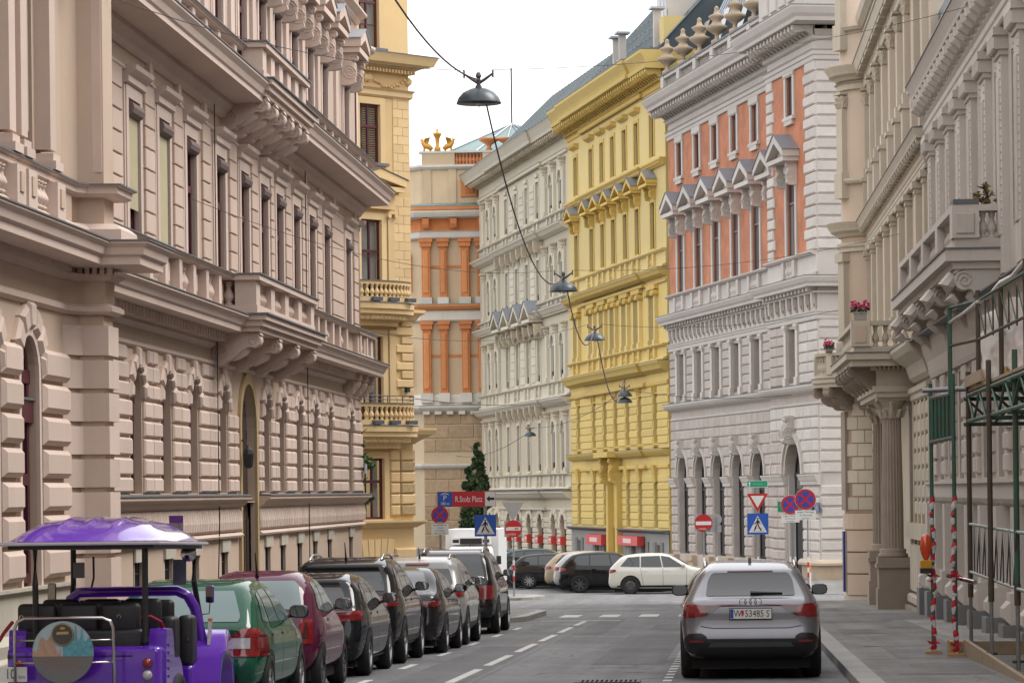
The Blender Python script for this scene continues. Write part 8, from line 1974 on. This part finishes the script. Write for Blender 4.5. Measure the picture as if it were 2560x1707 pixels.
# ------------------------------------------------------------------ signs
M_post = mat('galvanised_post', (0.24,0.245,0.25), 0.5, metal=0.5, var=0.3, scale=8)
M_sred = mat('traffic_red', (0.42,0.012,0.02), 0.4, var=0.1, scale=5); M_sblue = mat('traffic_blue', (0.012,0.075,0.36), 0.4, var=0.1, scale=5); M_sblu2 = mat('traffic_blue_violet', (0.035,0.045,0.30), 0.4)
M_swht = mat('traffic_white', (0.62,0.62,0.60), 0.45, var=0.12, scale=8); M_sgrn = mat('traffic_green', (0.012,0.26,0.14), 0.4); M_sback = mat('sign_back', (0.33,0.34,0.35), 0.5, metal=0.3, var=0.2, scale=6)
def post(root, x, y, h, bands=True, r=0.03):
    MB().tube([(x,y,0),(x,y,h)], r, 10).build('post', M_post, root)
    if bands:
        for k, m_ in enumerate((M_sred, M_swht, M_sred, M_swht)): MB().lathe([(r+0.004,0),(r+0.004,0.2)], x, y, 10, 0.55+k*0.2).build('post_band', m_, root)
def ngon(cx, cz, r, n=36, a0=0.0): return [(cx+r*math.cos(a0+2*math.pi*k/n), cz+r*math.sin(a0+2*math.pi*k/n)) for k in range(n)]
def plate(name, poly, y, m, root, th=0.01):
    return MB().polyblock(poly, y, th).build(name, m, root)
def nostop(root, x, z, r, y=-0.04):
    p = plate('sign_disc', ngon(x, z, r), y, M_sred, root, 0.014); b = plate('disc_field', ngon(x, z, r*0.78), y-0.014, M_sblu2, p, 0.002)
    for s in (1, -1):
        a = math.pi/4*s; u = Vector((math.cos(a), math.sin(a))); n = Vector((-u.y, u.x)); h = r*0.78; w = r*0.10
        plate('disc_bar', [tuple(Vector((x,z))-u*h-n*w), tuple(Vector((x,z))+u*h-n*w), tuple(Vector((x,z))+u*h+n*w), tuple(Vector((x,z))-u*h+n*w)], y-0.016-0.001*s, M_sred, p, 0.002)
    MB().polyblock(ngon(x, z, r*1.03), y+0.004, 0.006).build('disc_rim', M_swht, p)
    return p
def noentry(root, x, z, r, y=-0.04):
    p = plate('sign_disc', ngon(x, z, r), y, M_sred, root, 0.014); plate('disc_bar', rect(x-r*0.86, x+r*0.86, z-r*0.2, z+r*0.2), y-0.014, M_swht, p, 0.002); return p
def yieldsign(root, x, z, r, y=-0.04, back=False):
    T = lambda q: [(x+q*math.cos(a), z+q*math.sin(a)) for a in (-math.pi/2, math.pi/6, math.pi*5/6)]
    if back: return plate('sign_triangle', T(r), y, M_sback, root, 0.012)
    p = plate('sign_triangle', T(r), y, M_sred, root, 0.014); plate('triangle_field', T(r*0.64), y-0.014, M_swht, p, 0.002); return p
def pedsign(root, x, z, w, y=-0.04):
    h = w/2; p = plate('sign_square', rect(x-h, x+h, z-h, z+h), y, M_sblue, root, 0.014)
    plate('triangle_field', [(x-h*0.86,z-h*0.80),(x+h*0.86,z-h*0.80),(x,z+h*0.78)], y-0.014, M_swht, p, 0.002)
    k = h; yy = y-0.0165
    fig = MB(); S = lambda pts: fig.polyblock([(x+a*k, z+b*k) for a, b in pts], yy, 0.002)
    S([(a*0.085+0.0, 0.50+b*0.085) for a, b in ngon(0, 0, 1, 12)]); S([(-0.10,-0.02),(0.08,-0.06),(0.12,0.30),(0.04,0.40),(-0.06,0.38),(-0.12,0.2)])
    S([(-0.10,0.0),(-0.06,-0.16),(-0.26,-0.62),(-0.40,-0.62),(-0.22,-0.18)]); S([(-0.04,-0.02),(0.07,-0.06),(0.18,-0.30),(0.38,-0.60),(0.26,-0.66),(0.04,-0.30)])
    S([(-0.10,0.34),(-0.22,0.12),(-0.40,0.02),(-0.42,-0.05),(-0.18,0.02),(-0.04,0.22)]); S([(0.06,0.36),(0.22,0.20),(0.26,-0.02),(0.19,-0.02),(0.14,0.14),(0.05,0.22)])
    fig.build('pedestrian_figure', M_ink, p)
    st = MB()
    for row, zz in enumerate((-0.44,-0.70)):
        for j in range(7 if row else 5): a = (-0.5 if row else -0.32)+j*(0.16 if row else 0.15); st.polyblock([(x+a*k, z+zz*k),(x+(a+0.1)*k, z+zz*k),(x+(a+0.1)*k, z+(zz+0.03)*k),(x+a*k, z+(zz+0.03)*k)], yy, 0.0015)
    st.build('crossing_lines', M_ink, p)
    return p
def lines(root, x, z, w, hh, rows, size, y=-0.04, m=M_swht, tm=M_ink):
    p = plate('text_plate', rect(x-w/2, x+w/2, z-hh/2, z+hh/2), y, m, root, 0.012); n = len(rows)
    for i, t in enumerate(rows): text('plate_lettering', t, size, tm, p, (x, y-0.0135, z+hh/2-hh*(i+0.5)/n), sx=0.85)
    return p
# car-park direction sign with the crossing sign on one post
zp = zg(86)+0.12
s1 = thing('direction_sign', 'blue, red and white car-park direction sign above a pedestrian crossing sign on one post', 'sign', (-6.74, 86, zp))
H0 = -zp
post(s1, 0, 0, 1.3+H0, False, 0.045)
b0, b1, b2, b3, zz0, zz1 = -1.29, -0.88, 0.0+0.02-0.0, 0.29, 1.30+H0, 1.71+H0
b2 = -0.12
brd = plate('sign_board', rect(b0, b3, zz0, zz1), -0.05, M_sred, s1, 0.02)
plate('blue_field', rect(b0+0.01, b1, zz0+0.01, zz1-0.01), -0.07, M_sblue, brd, 0.003); plate('white_field', rect(0.0, b3-0.01, zz0+0.01, zz1-0.01), -0.07, M_swht, brd, 0.003)
text('board_lettering', 'P', 0.2, M_swht, brd, ((b0+b1)/2, -0.0745, zz0+0.235)); text('board_lettering', '180 m', 0.12, M_swht, brd, ((b0+b1)/2, -0.0745, zz0+0.085), sx=0.8)
rfm = MB().polyblock([((b0+b1)/2-0.11, zz0+0.32),((b0+b1)/2, zz0+0.355),((b0+b1)/2+0.11, zz0+0.32),((b0+b1)/2+0.11, zz0+0.34),((b0+b1)/2, zz0+0.378),((b0+b1)/2-0.11, zz0+0.34)], -0.0735, 0.001); rfm.build('roof_symbol', M_swht, brd)
text('board_lettering', 'R.Stolz Platz', 0.225, M_swht, brd, ((b1+0.0)/2, -0.0725, (zz0+zz1)/2-0.01), sx=0.66)
ac = 0.145; az = (zz0+zz1)/2
MB().polyblock([(ac-0.11,az),(ac-0.02,az-0.085),(ac-0.02,az-0.035),(ac+0.11,az-0.035),(ac+0.11,az+0.035),(ac-0.02,az+0.035),(ac-0.02,az+0.085)], -0.0735, 0.001).build('arrow', M_ink, brd)
pedsign(s1, 0.0, 0.785+H0, 0.58, -0.05)
s2 = thing('no_stopping_sign', 'round blue and red no-stopping sign marked ENDE above a white residents plate', 'sign', (-7.97, 86, zp))
post(s2, 0, 0, 1.3+H0, True, 0.035); d_ = nostop(s2, 0, 1.08+H0, 0.235); text('disc_lettering', 'ENDE', 0.07, M_swht, d_, (0, -0.058, 1.08-0.208+H0), sx=0.8)
lines(s2, 0.0, 0.70+H0, 0.46, 0.30, ('Anwohnerparken','1. Bezirk','lt. Amtsblatt','Wien 41/2018'), 0.062)
z3 = zg(118)+0.13
s3 = thing('no_entry_sign', 'stickered no-entry sign below the grey back of a triangular sign, on the traffic island', 'sign', (-8.22, 118, z3)); H0 = -z3
post(s3, 0, 0, 1.15+H0, True, 0.032); plate('backing_plate', rect(-0.33,0.33,0.03+H0,0.63+H0), -0.035, M_sback, s3, 0.006); n_ = noentry(s3, 0, 0.33+H0, 0.32, -0.045); yieldsign(s3, 0, 0.99+H0+0.08, 0.47, -0.045, True)
text('disc_lettering', 'AUSGEN.', 0.1, M_swht, n_, (-0.05, -0.062, 0.12+H0), sx=0.8)
MB().polyblock(rect(0.05,0.2,0.30+H0,0.36+H0), -0.061, 0.001).polyblock(rect(-0.27,-0.2,0.36+H0,0.42+H0), -0.061, 0.001).build('sticker', mat('sticker_grey', (0.2,0.22,0.26), 0.5), n_)
z4 = ZF+0.13; H0 = -z4
s4 = thing('no_entry_sign', 'no-entry sign with a teal sticker, on the pavement below the brick house', 'sign', (-1.3, 128, z4))
post(s4, 0, 0, 0.5+H0); plate('backing_plate', rect(-0.36,0.36,0.0+H0,0.7+H0), -0.035, M_sback, s4, 0.006); n_ = noentry(s4, 0, 0.35+H0, 0.36, -0.045); text('disc_lettering', 'AUSGEN.', 0.1, M_swht, n_, (-0.05,-0.062,0.12+H0), sx=0.8)
MB().polyblock(rect(0.06,0.28,0.02+H0,0.09+H0), -0.061, 0.001).build('sticker', mat('sticker_teal', (0.03,0.22,0.2), 0.5), n_)
s5 = thing('sign_back', 'grey back of a small round sign on a banded post beside the pavement no-entry sign', 'sign', (-0.79, 128.3, z4))
post(s5, 0, 0, 0.6+H0); plate('sign_disc', ngon(0, 0.50+H0, 0.22), 0.04, M_sback, s5, 0.012); plate('sign_plate', rect(-0.2,0.2,-0.02+H0,0.26+H0), 0.04, M_sback, s5, 0.012)
s6 = thing('crossing_sign_post', 'post with green direction plate, yield triangle and pedestrian crossing square', 'sign', (0.86, 128, z4))
post(s6, 0, 0, 1.9+H0); g_ = plate('direction_plate', rect(-0.42,0.42,1.75+H0,2.03+H0), -0.045, M_swht, s6, 0.014); plate('green_field', rect(-0.40,0.40,1.77+H0,2.01+H0), -0.059, M_sgrn, g_, 0.002)
text('plate_lettering', 'Operngasse', 0.105, mat('pale_green_ink', (0.2,0.5,0.38), 0.5), g_, (0.02,-0.063,1.89+H0), sx=0.8); MB().polyblock([(-0.33,1.80+H0),(-0.29,1.80+H0),(-0.29,1.91+H0),(-0.26,1.91+H0),(-0.31,1.98+H0),(-0.36,1.91+H0),(-0.33,1.91+H0)], -0.062, 0.001).build('arrow', M_swht, g_)
yieldsign(s6, 0, 1.26+H0, 0.49); pedsign(s6, 0, 0.30+H0, 0.84)
s7 = thing('no_stopping_sign', 'smaller no-stopping sign with an embassy plate half hidden behind its twin', 'sign', (2.15, 127.4, z4))
post(s7, -0.02, 0, 1.1+H0); nostop(s7, 0, 1.05+H0, 0.37); lines(s7, 0.0, 0.50+H0, 0.72, 0.30, ('ausgen. Fahrzeuge','der Botschaft','von Kuba'), 0.095); plate('green_plate', rect(-0.5,0.5,0.76+H0,1.18+H0), 0.05, M_sgrn, s7, 0.012)
s8 = thing('no_stopping_sign', 'larger no-stopping sign with an embassy of Peru plate, in front of its twin', 'sign', (2.72, 126, z4))
post(s8, 0.08, 0, 1.2+H0, True, 0.034); nostop(s8, 0, 1.26+H0, 0.405); lines(s8, 0.0, 0.64+H0, 0.82, 0.38, ('ausgen. Fahrzeuge','der Botschaft','von Peru'), 0.105)
s9 = thing('post', 'bare banded grey post between the two no-stopping signs', 'post', (2.33, 127.8, z4)); post(s9, 0, 0, 0.6+H0)
bo = thing('bollard', 'short white bollard with an orange cap beside the brick house portal', 'bollard', (2.86, 126.6, z4)); MB().lathe([(0.06,0),(0.06,0.75)], n=12).build('bollard_body', M_swht, bo); MB().lathe([(0.065,0.75),(0.065,1.05),(0.04,1.08)], n=12).build('bollard_cap', mat('orange_cap', (0.55,0.20,0.02), 0.5), bo)
# street name plates on the brick house
M_navy = mat('enamel_navy', (0.012,0.035,0.13), 0.35)
for (u, z, w, h, t, sz) in ((FU1-1.15,0.62,0.66,0.5,'Elisabeth',0.14),(FU1-0.05,0.62,0.8,0.44,'1.,Es',0.24)):
    MB().box(u-w/2, u+w/2, RP-0.17, RP-0.13, z, z+h).build('street_name_plate', M_navy, FB); text('plate_lettering', t, sz, M_swht, FB, (u, RP-0.175, z+h/2), sx=0.85)
# ------------------------------------------------------------------ suspended street lamps and wires
M_lamp = mat('lamp_enamel', (0.035,0.05,0.062), 0.35, var=0.2, scale=4); M_lin = mat('lamp_inside', (0.25,0.25,0.24), 0.5)
M_wire = mat('wire', (0.02,0.02,0.022), 0.6); M_cab = mat('power_cable', (0.045,0.006,0.032), 0.5)  # cable is black; purple lens fringe put into its colour
LG = 'dome lamps hung along the middle of the street'
def lamp(label, x, y, z, R_=0.375, double=False):
    o = thing('street_lamp', label, 'street lamp', (x, y, z), 0, LG)
    prof = [(R_,0),(R_*0.99,0.015),(R_*0.9,0.10),(R_*0.68,0.19),(R_*0.4,0.245),(R_*0.16,0.262),(0.05,0.30)]
    MB().lathe(prof, n=32).build('dome', M_lamp, o, True); MB().lathe([(R_*0.97,0.004),(R_*0.6,0.10),(0.02,0.16)], n=24).build('reflector', M_lin, o, True)
    MB().lathe([(0.02,-0.05),(0.06,-0.01),(0.06,0.08),(0.03,0.12)], n=12).build('bulb', mat('bulb_glass', (0.6,0.6,0.58), 0.3), o, True)
    h = MB().tube([(0,0,0.28),(0,0,0.42)], 0.035, 8)
    for s in (-1, 1): h.tube([(0,0,0.34),(s*0.10,0,0.40),(s*0.24,0,0.50)], [0.03,0.028,0.02], 6); h.tube([(s*0.24,0,0.43),(s*0.24,0,0.56)], 0.016, 6)
    h.lathe([(0.03,0.42),(0.05,0.46),(0.03,0.52)], n=8)
    h.build('hanger', mat('hanger_steel', (0.10,0.09,0.09), 0.5, metal=0.5), o)
    if double:
        MB().lathe([(r_, z_-0.30) for r_, z_ in prof], n=32).build('lower_dome', M_lamp, o, True); MB().tube([(0,0,0.42),(0.03,0,0.62),(0.0,0,0.85)], 0.02, 6).build('chain', M_wire, o)
    return o
LP = [(-4.18,53,8.12),(-4.45,84,6.92),(-4.82,111,6.9),(-5.15,150,6.1),(-11.98,187,4.95),(-22.6,250,4.35)]
lb_ = ['dark dome lamp hung against the white sky','dark dome lamp in front of the joint between cream and yellow house','dark dome lamp in front of the yellow house third-floor pilasters','paired dome lamp on a chain in front of the yellow house','small dome lamp in front of the cream house','tiny dome lamp in front of the sandstone palace base']
for i, (p, l_) in enumerate(zip(LP, lb_)): lamp(l_, *p, double=(i == 3))
def sag(a, b, s, n=24): a, b = Vector(a), Vector(b); return [tuple(a.lerp(b, k/n)+Vector((0,0,-4*s*(k/n)*(1-k/n)))) for k in range(n+1)]
def wire(label, pts, r, m, grp=None): return tag(MB().tube(pts, r, 6).build('power_cable' if m is M_cab else 'span_wire', m), label, 'cable' if m is M_cab else 'wire', grp)
T = lambda i, dz=0.5, dx=0.0: (LP[i][0]+dx, LP[i][1], LP[i][2]+dz)
wire('thick dark power cable rising from the nearest lamp out over the camera', sag((-4.0,20,9.2), T(0,0.40), 1.1), 0.014, M_cab)
wire('thick dark power cable drooping from the lamp against the sky to the next lamp', sag(T(0,0.02,0.12), T(1,0.40), 1.2), 0.015, M_cab)
wire('dark power cable between the lamps before the cream-yellow joint and the yellow pilasters', sag(T(1,0.0,0.1), T(2,0.42), 0.95), 0.018, M_cab)
wire('dark power cable looping down to the paired lamp', sag(T(2,0.0,0.1), T(3,0.85), 1.5), 0.022, M_cab)
wire('thin feed wire from the paired lamp to the small lamp by the cream house', sag(T(3,0.3), T(4,0.5), 0.5), 0.015, M_wire); wire('thin feed wire from the small lamp to the tiny lamp by the palace', sag(T(4,0.3), T(5,0.5), 0.8), 0.018, M_wire)
wire('thin span wire crossing in front of the beige palace with a tensioner', sag((-9.3,40,8.6), T(0,0.56,-0.24), 0.35), 0.006, M_wire); wire('span wire from the lamp against the sky towards the taupe house', sag(T(0,0.56,0.24), (5.0,62,11.0), 0.30), 0.006, M_wire)
wire('span wire from the palace pier hook to the second lamp', sag((-9.68,57.0,7.0), T(1,0.56,-0.24), 0.5), 0.006, M_wire); wire('span wire from the second lamp across the brick house front', sag(T(1,0.56,0.24), (4.55,88,8.6), 0.3), 0.006, M_wire)
wire('span wire from the palace corner to the third lamp', sag((-9.6,82.5,5.9), T(2,0.56,-0.24), 0.4), 0.008, M_wire); wire('span wire from the third lamp to the taupe house turret', sag(T(2,0.56,0.24), (3.5,107,7.6), 0.3), 0.008, M_wire)
wire('heavy span wire crossing below the paired lamp from the ochre house', sag((-11.2,104.4,4.9), T(3,0.30,-0.2), 0.5), 0.013, M_wire); wire('heavy span wire from the paired lamp to the brick house', sag(T(3,0.30,0.2), (3.0,146,6.0), 0.3), 0.013, M_wire)
tn = MB().lathe([(0.006,-0.16),(0.022,-0.12),(0.022,-0.06),(0.008,-0.05),(0.008,0.05),(0.022,0.06),(0.022,0.12),(0.006,0.16)], n=8)
for v in range(len(tn.v)): x, y, zz = tn.v[v]; tn.v[v] = (zz, y, x)
tag(tn.build('wire_tensioner', mat('tensioner_brown', (0.10,0.03,0.025), 0.5), loc=(-8.55,41.9,8.46)), 'small brown tensioner on the span wire before the beige palace', 'tensioner')
# ------------------------------------------------------------------ scaffold
M_scg = mat('scaffold_green', (0.015,0.10,0.07), 0.55, var=0.7, scale=5, streak=0.5, dirt=(0.075,0.05,0.03)); M_scr = mat('scaffold_rust', (0.075,0.05,0.035), 0.7, var=0.6, scale=7, dirt=(0.04,0.055,0.04)); M_scz = mat('scaffold_zinc', (0.24,0.25,0.25), 0.45, metal=0.5, var=0.4, scale=8, dirt=(0.12,0.10,0.085))
M_wood = mat('raw_timber', (0.42,0.26,0.10), 0.8, var=0.4, scale=5); M_wood2 = mat('grey_timber', (0.36,0.28,0.19), 0.8, var=0.4, scale=5)
SF = thing('scaffold', 'green and rusty tube scaffold on the right pavement carrying a plank deck', 'scaffold', (3.4, 47.0, 0))
def gz(y): return zg(47.0+y)+0.12
def tubeS(name, pts, m, r=0.032): return MB().tube(pts, r, 10).build(name, m, SF)
posts = [(0.02,0.3,M_scr,M_scg),(-0.02,-4.0,M_scg,M_scr),(0.05,-7.2,M_scr,M_scg),(0.1,-10.4,M_scr,M_scg),(1.45,0.3,M_scg,M_scg),(1.45,-4.0,M_scr,M_scg),(1.5,-7.2,M_scg,M_scg)]
for (x, y, m1, m2) in posts:
    z0 = gz(y)
    tubeS('standard', [(x,y,z0+0.04),(x,y,z0+0.95)], M_scz, 0.027); tubeS('standard', [(x,y,z0+0.9),(x,y,3.35)], m1 if y > -3 else m2, 0.036); tubeS('standard_sleeve', [(x,y,z0+0.85),(x,y,z0+1.12)], M_scr, 0.041)
    MB().box(x-0.09, x+0.09, y-0.09, y+0.09, z0+0.04, z0+0.05).build('base_plate', M_scz, SF); tubeS('clamp', [(x-0.07,y-0.02,z0+0.16),(x+0.07,y+0.02,z0+0.16)], M_scr, 0.02)
for (x, y, zt) in ((0.06,-1.2,4.45),(0.22,-3.2,4.5),(0.30,-6.0,4.55),(0.34,-9.0,4.6),(-0.26,0.0,4.3)):
    tubeS('guard_post', [(x,y,3.0),(x,y,zt)], M_scr if x > -0.2 else M_scg, 0.034)
# lattice girders under the deck, end frame
for x in (0.02, 1.45):
    for z in (2.62, 3.0): tubeS('ledger', [(x,0.4,z),(x,-10.6,z)], M_scg, 0.03)
    n = 10
    for k in range(n):
        a, b = 0.3-10.8*k/n, 0.3-10.8*(k+1)/n; tubeS('brace', [(x,a,2.62 if k % 2 else 3.0),(x,b,3.0 if k % 2 else 2.62)], M_scg, 0.02)
for y in (0.3, -4.0, -7.2):
    for z in (2.58, 2.95): tubeS('transom', [(-0.05,y,z),(1.6,y,z)], M_scg, 0.03)
    for k in range(4): tubeS('brace', [(0.0+k*0.38,y,2.58 if k % 2 else 2.95),(0.38+k*0.38,y,2.95 if k % 2 else 2.58)], M_scg, 0.02)
for k in range(6): MB().box(0.02+k*0.25, 0.25+k*0.25, -10.6, 0.5, 3.06, 3.10).build('deck_plank', M_scr if k % 3 else M_wood2, SF)
MB().box(-0.02, 0.02, -2.6, 0.5, 3.12, 3.28).build('toe_board', M_wood2, SF); MB().box(0.02, 1.55, 0.46, 0.50, 3.12, 3.32).build('toe_board', M_wood, SF)
for k in range(3): MB().box(0.25+k*0.3, 0.45+k*0.3, -3.6-k*2, -3.2-k*2, 3.10, 3.28).build('timber_offcut', M_wood, SF)
for z in (3.75, 4.3): tubeS('guard_rail', [(-0.26,0.0,z-0.03),(0.06,-1.2,z),(0.34,-9.6,z+0.05)], M_scr if z < 4 else M_scg, 0.022)
pts = [(0.06,-1.2),(0.22,-3.2),(0.30,-6.0),(0.34,-9.0)]
for i in range(3):
    for k in range(3):
        a = Vector(pts[i]).lerp(Vector(pts[i+1]), k/3); b = Vector(pts[i]).lerp(Vector(pts[i+1]), (k+1)/3); tubeS('lattice_bar', [(a.x,a.y,3.75),(a.x,a.y,4.3)], M_scr, 0.012); tubeS('lattice_bar', [(a.x,a.y,4.3),(b.x,b.y,3.75)], M_scg, 0.010)
sh = MB(); N = 30
for k in range(N+1):
    t = k/N; p = Vector((0.22,0.2)).lerp(Vector((0.45,-9.5)), t)
    for j in range(9): sh.v.append((p.x+0.05*math.sin(k*1.3+j)+0.03*math.sin(j*2.1+k*0.7), p.y, 3.12+j*0.13-0.03*math.sin(k*0.9)))
for k in range(N):
    for j in range(8): q = k*9+j; sh.f.append((q, q+1, q+10, q+9))
sh.build('white_sheeting', mat('polythene', (0.68,0.66,0.65), 0.35, var=0.25, scale=3), SF, True)
rp = [(-0.26,0.0,4.05),(-0.1,-0.5,4.16),(0.06,-1.2,4.28),(0.14,-2.2,4.30),(0.22,-3.2,4.42),(0.26,-4.6,4.42),(0.30,-6.0,4.52)]
MB().tube(rp, [0.03,0.022,0.035,0.025,0.04,0.03,0.035], 7).build('wrapped_sheet_edge', mat('polythene', (0,0,0)), SF, True)
# rails at hand height with light lattice
for z in (1.12, 0.42): tubeS('hand_rail', [(0.02,0.4,z),(0.05,-7.2,z-0.02),(0.1,-10.4,z-0.02)], mat('rail_pale_green', (0.30,0.36,0.34), 0.45, metal=0.3, var=0.3, scale=7), 0.022)
for k in range(7):
    a = -0.4-k*1.0; tubeS('lattice_bar', [(0.03,a,0.42),(0.03,a,1.12)], M_scr, 0.010); tubeS('lattice_bar', [(0.03,a,1.1),(0.03,a-0.5,0.44)], mat('rail_pale_green', (0,0,0)), 0.009); tubeS('lattice_bar', [(0.03,a-0.5,0.44),(0.03,a-1.0,1.1)], M_scr, 0.009)
MB().box(-0.32, 1.5, 0.40, 0.46, gz(0.4), gz(0.4)+0.2).build('sole_board', M_wood2, SF); MB().box(-0.32, -0.26, -0.2, 0.40, gz(0), gz(0)+0.22).build('sole_board', M_wood, SF); MB().box(-0.12, -0.06, -10.5, -0.1, gz(-4)-0.1, gz(-4)+0.17).build('sole_board', M_wood2, SF)
tubeS('loose_tube', [(-0.32,0.05,0.37),(0.0,-0.9,0.30)], M_steel, 0.034)
# taped uprights of the access gate, green fence frame and beacon
M_tape = bpy.data.materials.new('hazard_tape'); M_tape.use_nodes = True
_t = M_tape.node_tree; _b = _t.nodes['Principled BSDF']; _b.inputs['Roughness'].default_value = 0.5
_g = _t.nodes.new('ShaderNodeTexCoord'); _w = _t.nodes.new('ShaderNodeTexWave'); _w.wave_type = 'BANDS'; _w.bands_direction = 'Z'; _w.inputs['Scale'].default_value = 1.75; _w.inputs['Distortion'].default_value = 1.2; _w.inputs['Detail Scale'].default_value = 0.8
_m = _t.nodes.new('ShaderNodeMapping'); _m.inputs['Rotation'].default_value = (0.5,0.35,0); _t.links.new(_g.outputs['Object'], _m.inputs[0]); _t.links.new(_m.outputs[0], _w.inputs['Vector'])
_r = _t.nodes.new('ShaderNodeValToRGB'); _r.color_ramp.interpolation = 'CONSTANT'; _r.color_ramp.elements[0].color = (0.60,0.60,0.62,1); _r.color_ramp.elements[1].position = 0.5; _r.color_ramp.elements[1].color = (0.45,0.012,0.03,1)
_t.links.new(_w.outputs['Color'], _r.inputs[0]); _t.links.new(_r.outputs[0], _b.inputs['Base Color'])
GT = 'taped scaffold uprights on the pavement'
def taped(label, x, y, ztape, ztop, topm, bow_):
    o = thing('taped_upright', label, 'scaffold tube', (x, y, zg(y)+0.12), 0, GT); z0 = -(zg(y)+0.12)
    n = 40; pts = [(0.012*math.sin(k*0.5)+bow_*math.sin(math.pi*k/n), 0.0, 0.05+(ztape+z0-0.05)*k/n) for k in range(n+1)]
    MB().tube(pts, [0.036+0.007*math.sin(k*1.7)+0.004*math.sin(k*3.1) for k in range(n+1)], 10).build('hazard_tape', M_tape, o)
    MB().tube([(0,0,0.04),(0,0,ztop+z0)], 0.03, 10).build('tube', topm, o)
    MB().box(-0.12,0.12,-0.06,0.06,0,0.05).build('foot_block', M_wood, o)
    for zk in (0.16, 0.95+0.2):
        kb = MB()
        for j in range(5): a = j*1.3; kb.add([(0,-0.04,zk),(0.05*math.cos(a)+0.03,-0.07,zk+0.05*math.sin(a)),(0.12*math.cos(a),-0.06,zk+0.10*math.sin(a)),(0.06*math.cos(a+0.6),-0.05,zk+0.07*math.sin(a+0.6))], [(0,1,2,3)])
        kb.build('tape_knot', mat('tape_red', (0.42,0.012,0.03), 0.5), o)
    return o
t1 = taped('slim red and white taped upright carrying an orange warning beacon', 2.90, 47.8, 1.55, 3.2, M_scg, 0.01)
taped('thicker red and white taped upright beside the scaffold deck end', 3.15, 46.6, 1.55, 3.3, M_scg, -0.02)
bk = thing('warning_beacon', 'orange warning beacon on a yellow battery box tied to the slim taped upright', 'beacon', (2.80, 47.75, 0.42))
rbox(-0.085,0.085,-0.06,0.06,0.0,0.17,0.012,2).build('battery_box', mat('beacon_yellow', (0.55,0.26,0.01), 0.45), bk); MB().box(-0.088,0.088,-0.063,0.063,-0.03,0.05).build('box_base', M_blk, bk)
le = MB().lathe([(0.03,0.17),(0.055,0.22),(0.085,0.32),(0.088,0.42),(0.065,0.52),(0.02,0.55)], n=16)
for v in range(len(le.v)): x, y, z = le.v[v]; le.v[v] = (x, y*0.55, z)
le.build('beacon_lens', mat('beacon_lens', (0.62,0.065,0.01), 0.2, coat=1.0), bk, True)
fg = thing('gate_frame', 'short green barred frame hung between the scaffold and the slim taped upright', 'frame', (2.90, 47.75, 2.3))
for z, m_ in ((0.05,M_scz),(0.70,M_scz)): MB().tube([(0,0,z-0.02),(0.30,-0.6,z+0.04)], 0.034, 8).build('rail', m_, fg)
for k in range(6): MB().tube([(0.02+k*0.05,-0.04-k*0.1,0.06),(0.02+k*0.05,-0.04-k*0.1,0.72)], 0.028, 8).build('bar', M_scg, fg)
MB().tube([(-0.12,0.05,0.80),(0.75,0.0,0.82)], 0.04, 8).build('cross_tube', M_scz, fg)

bpy.data.scenes.remove(TS)
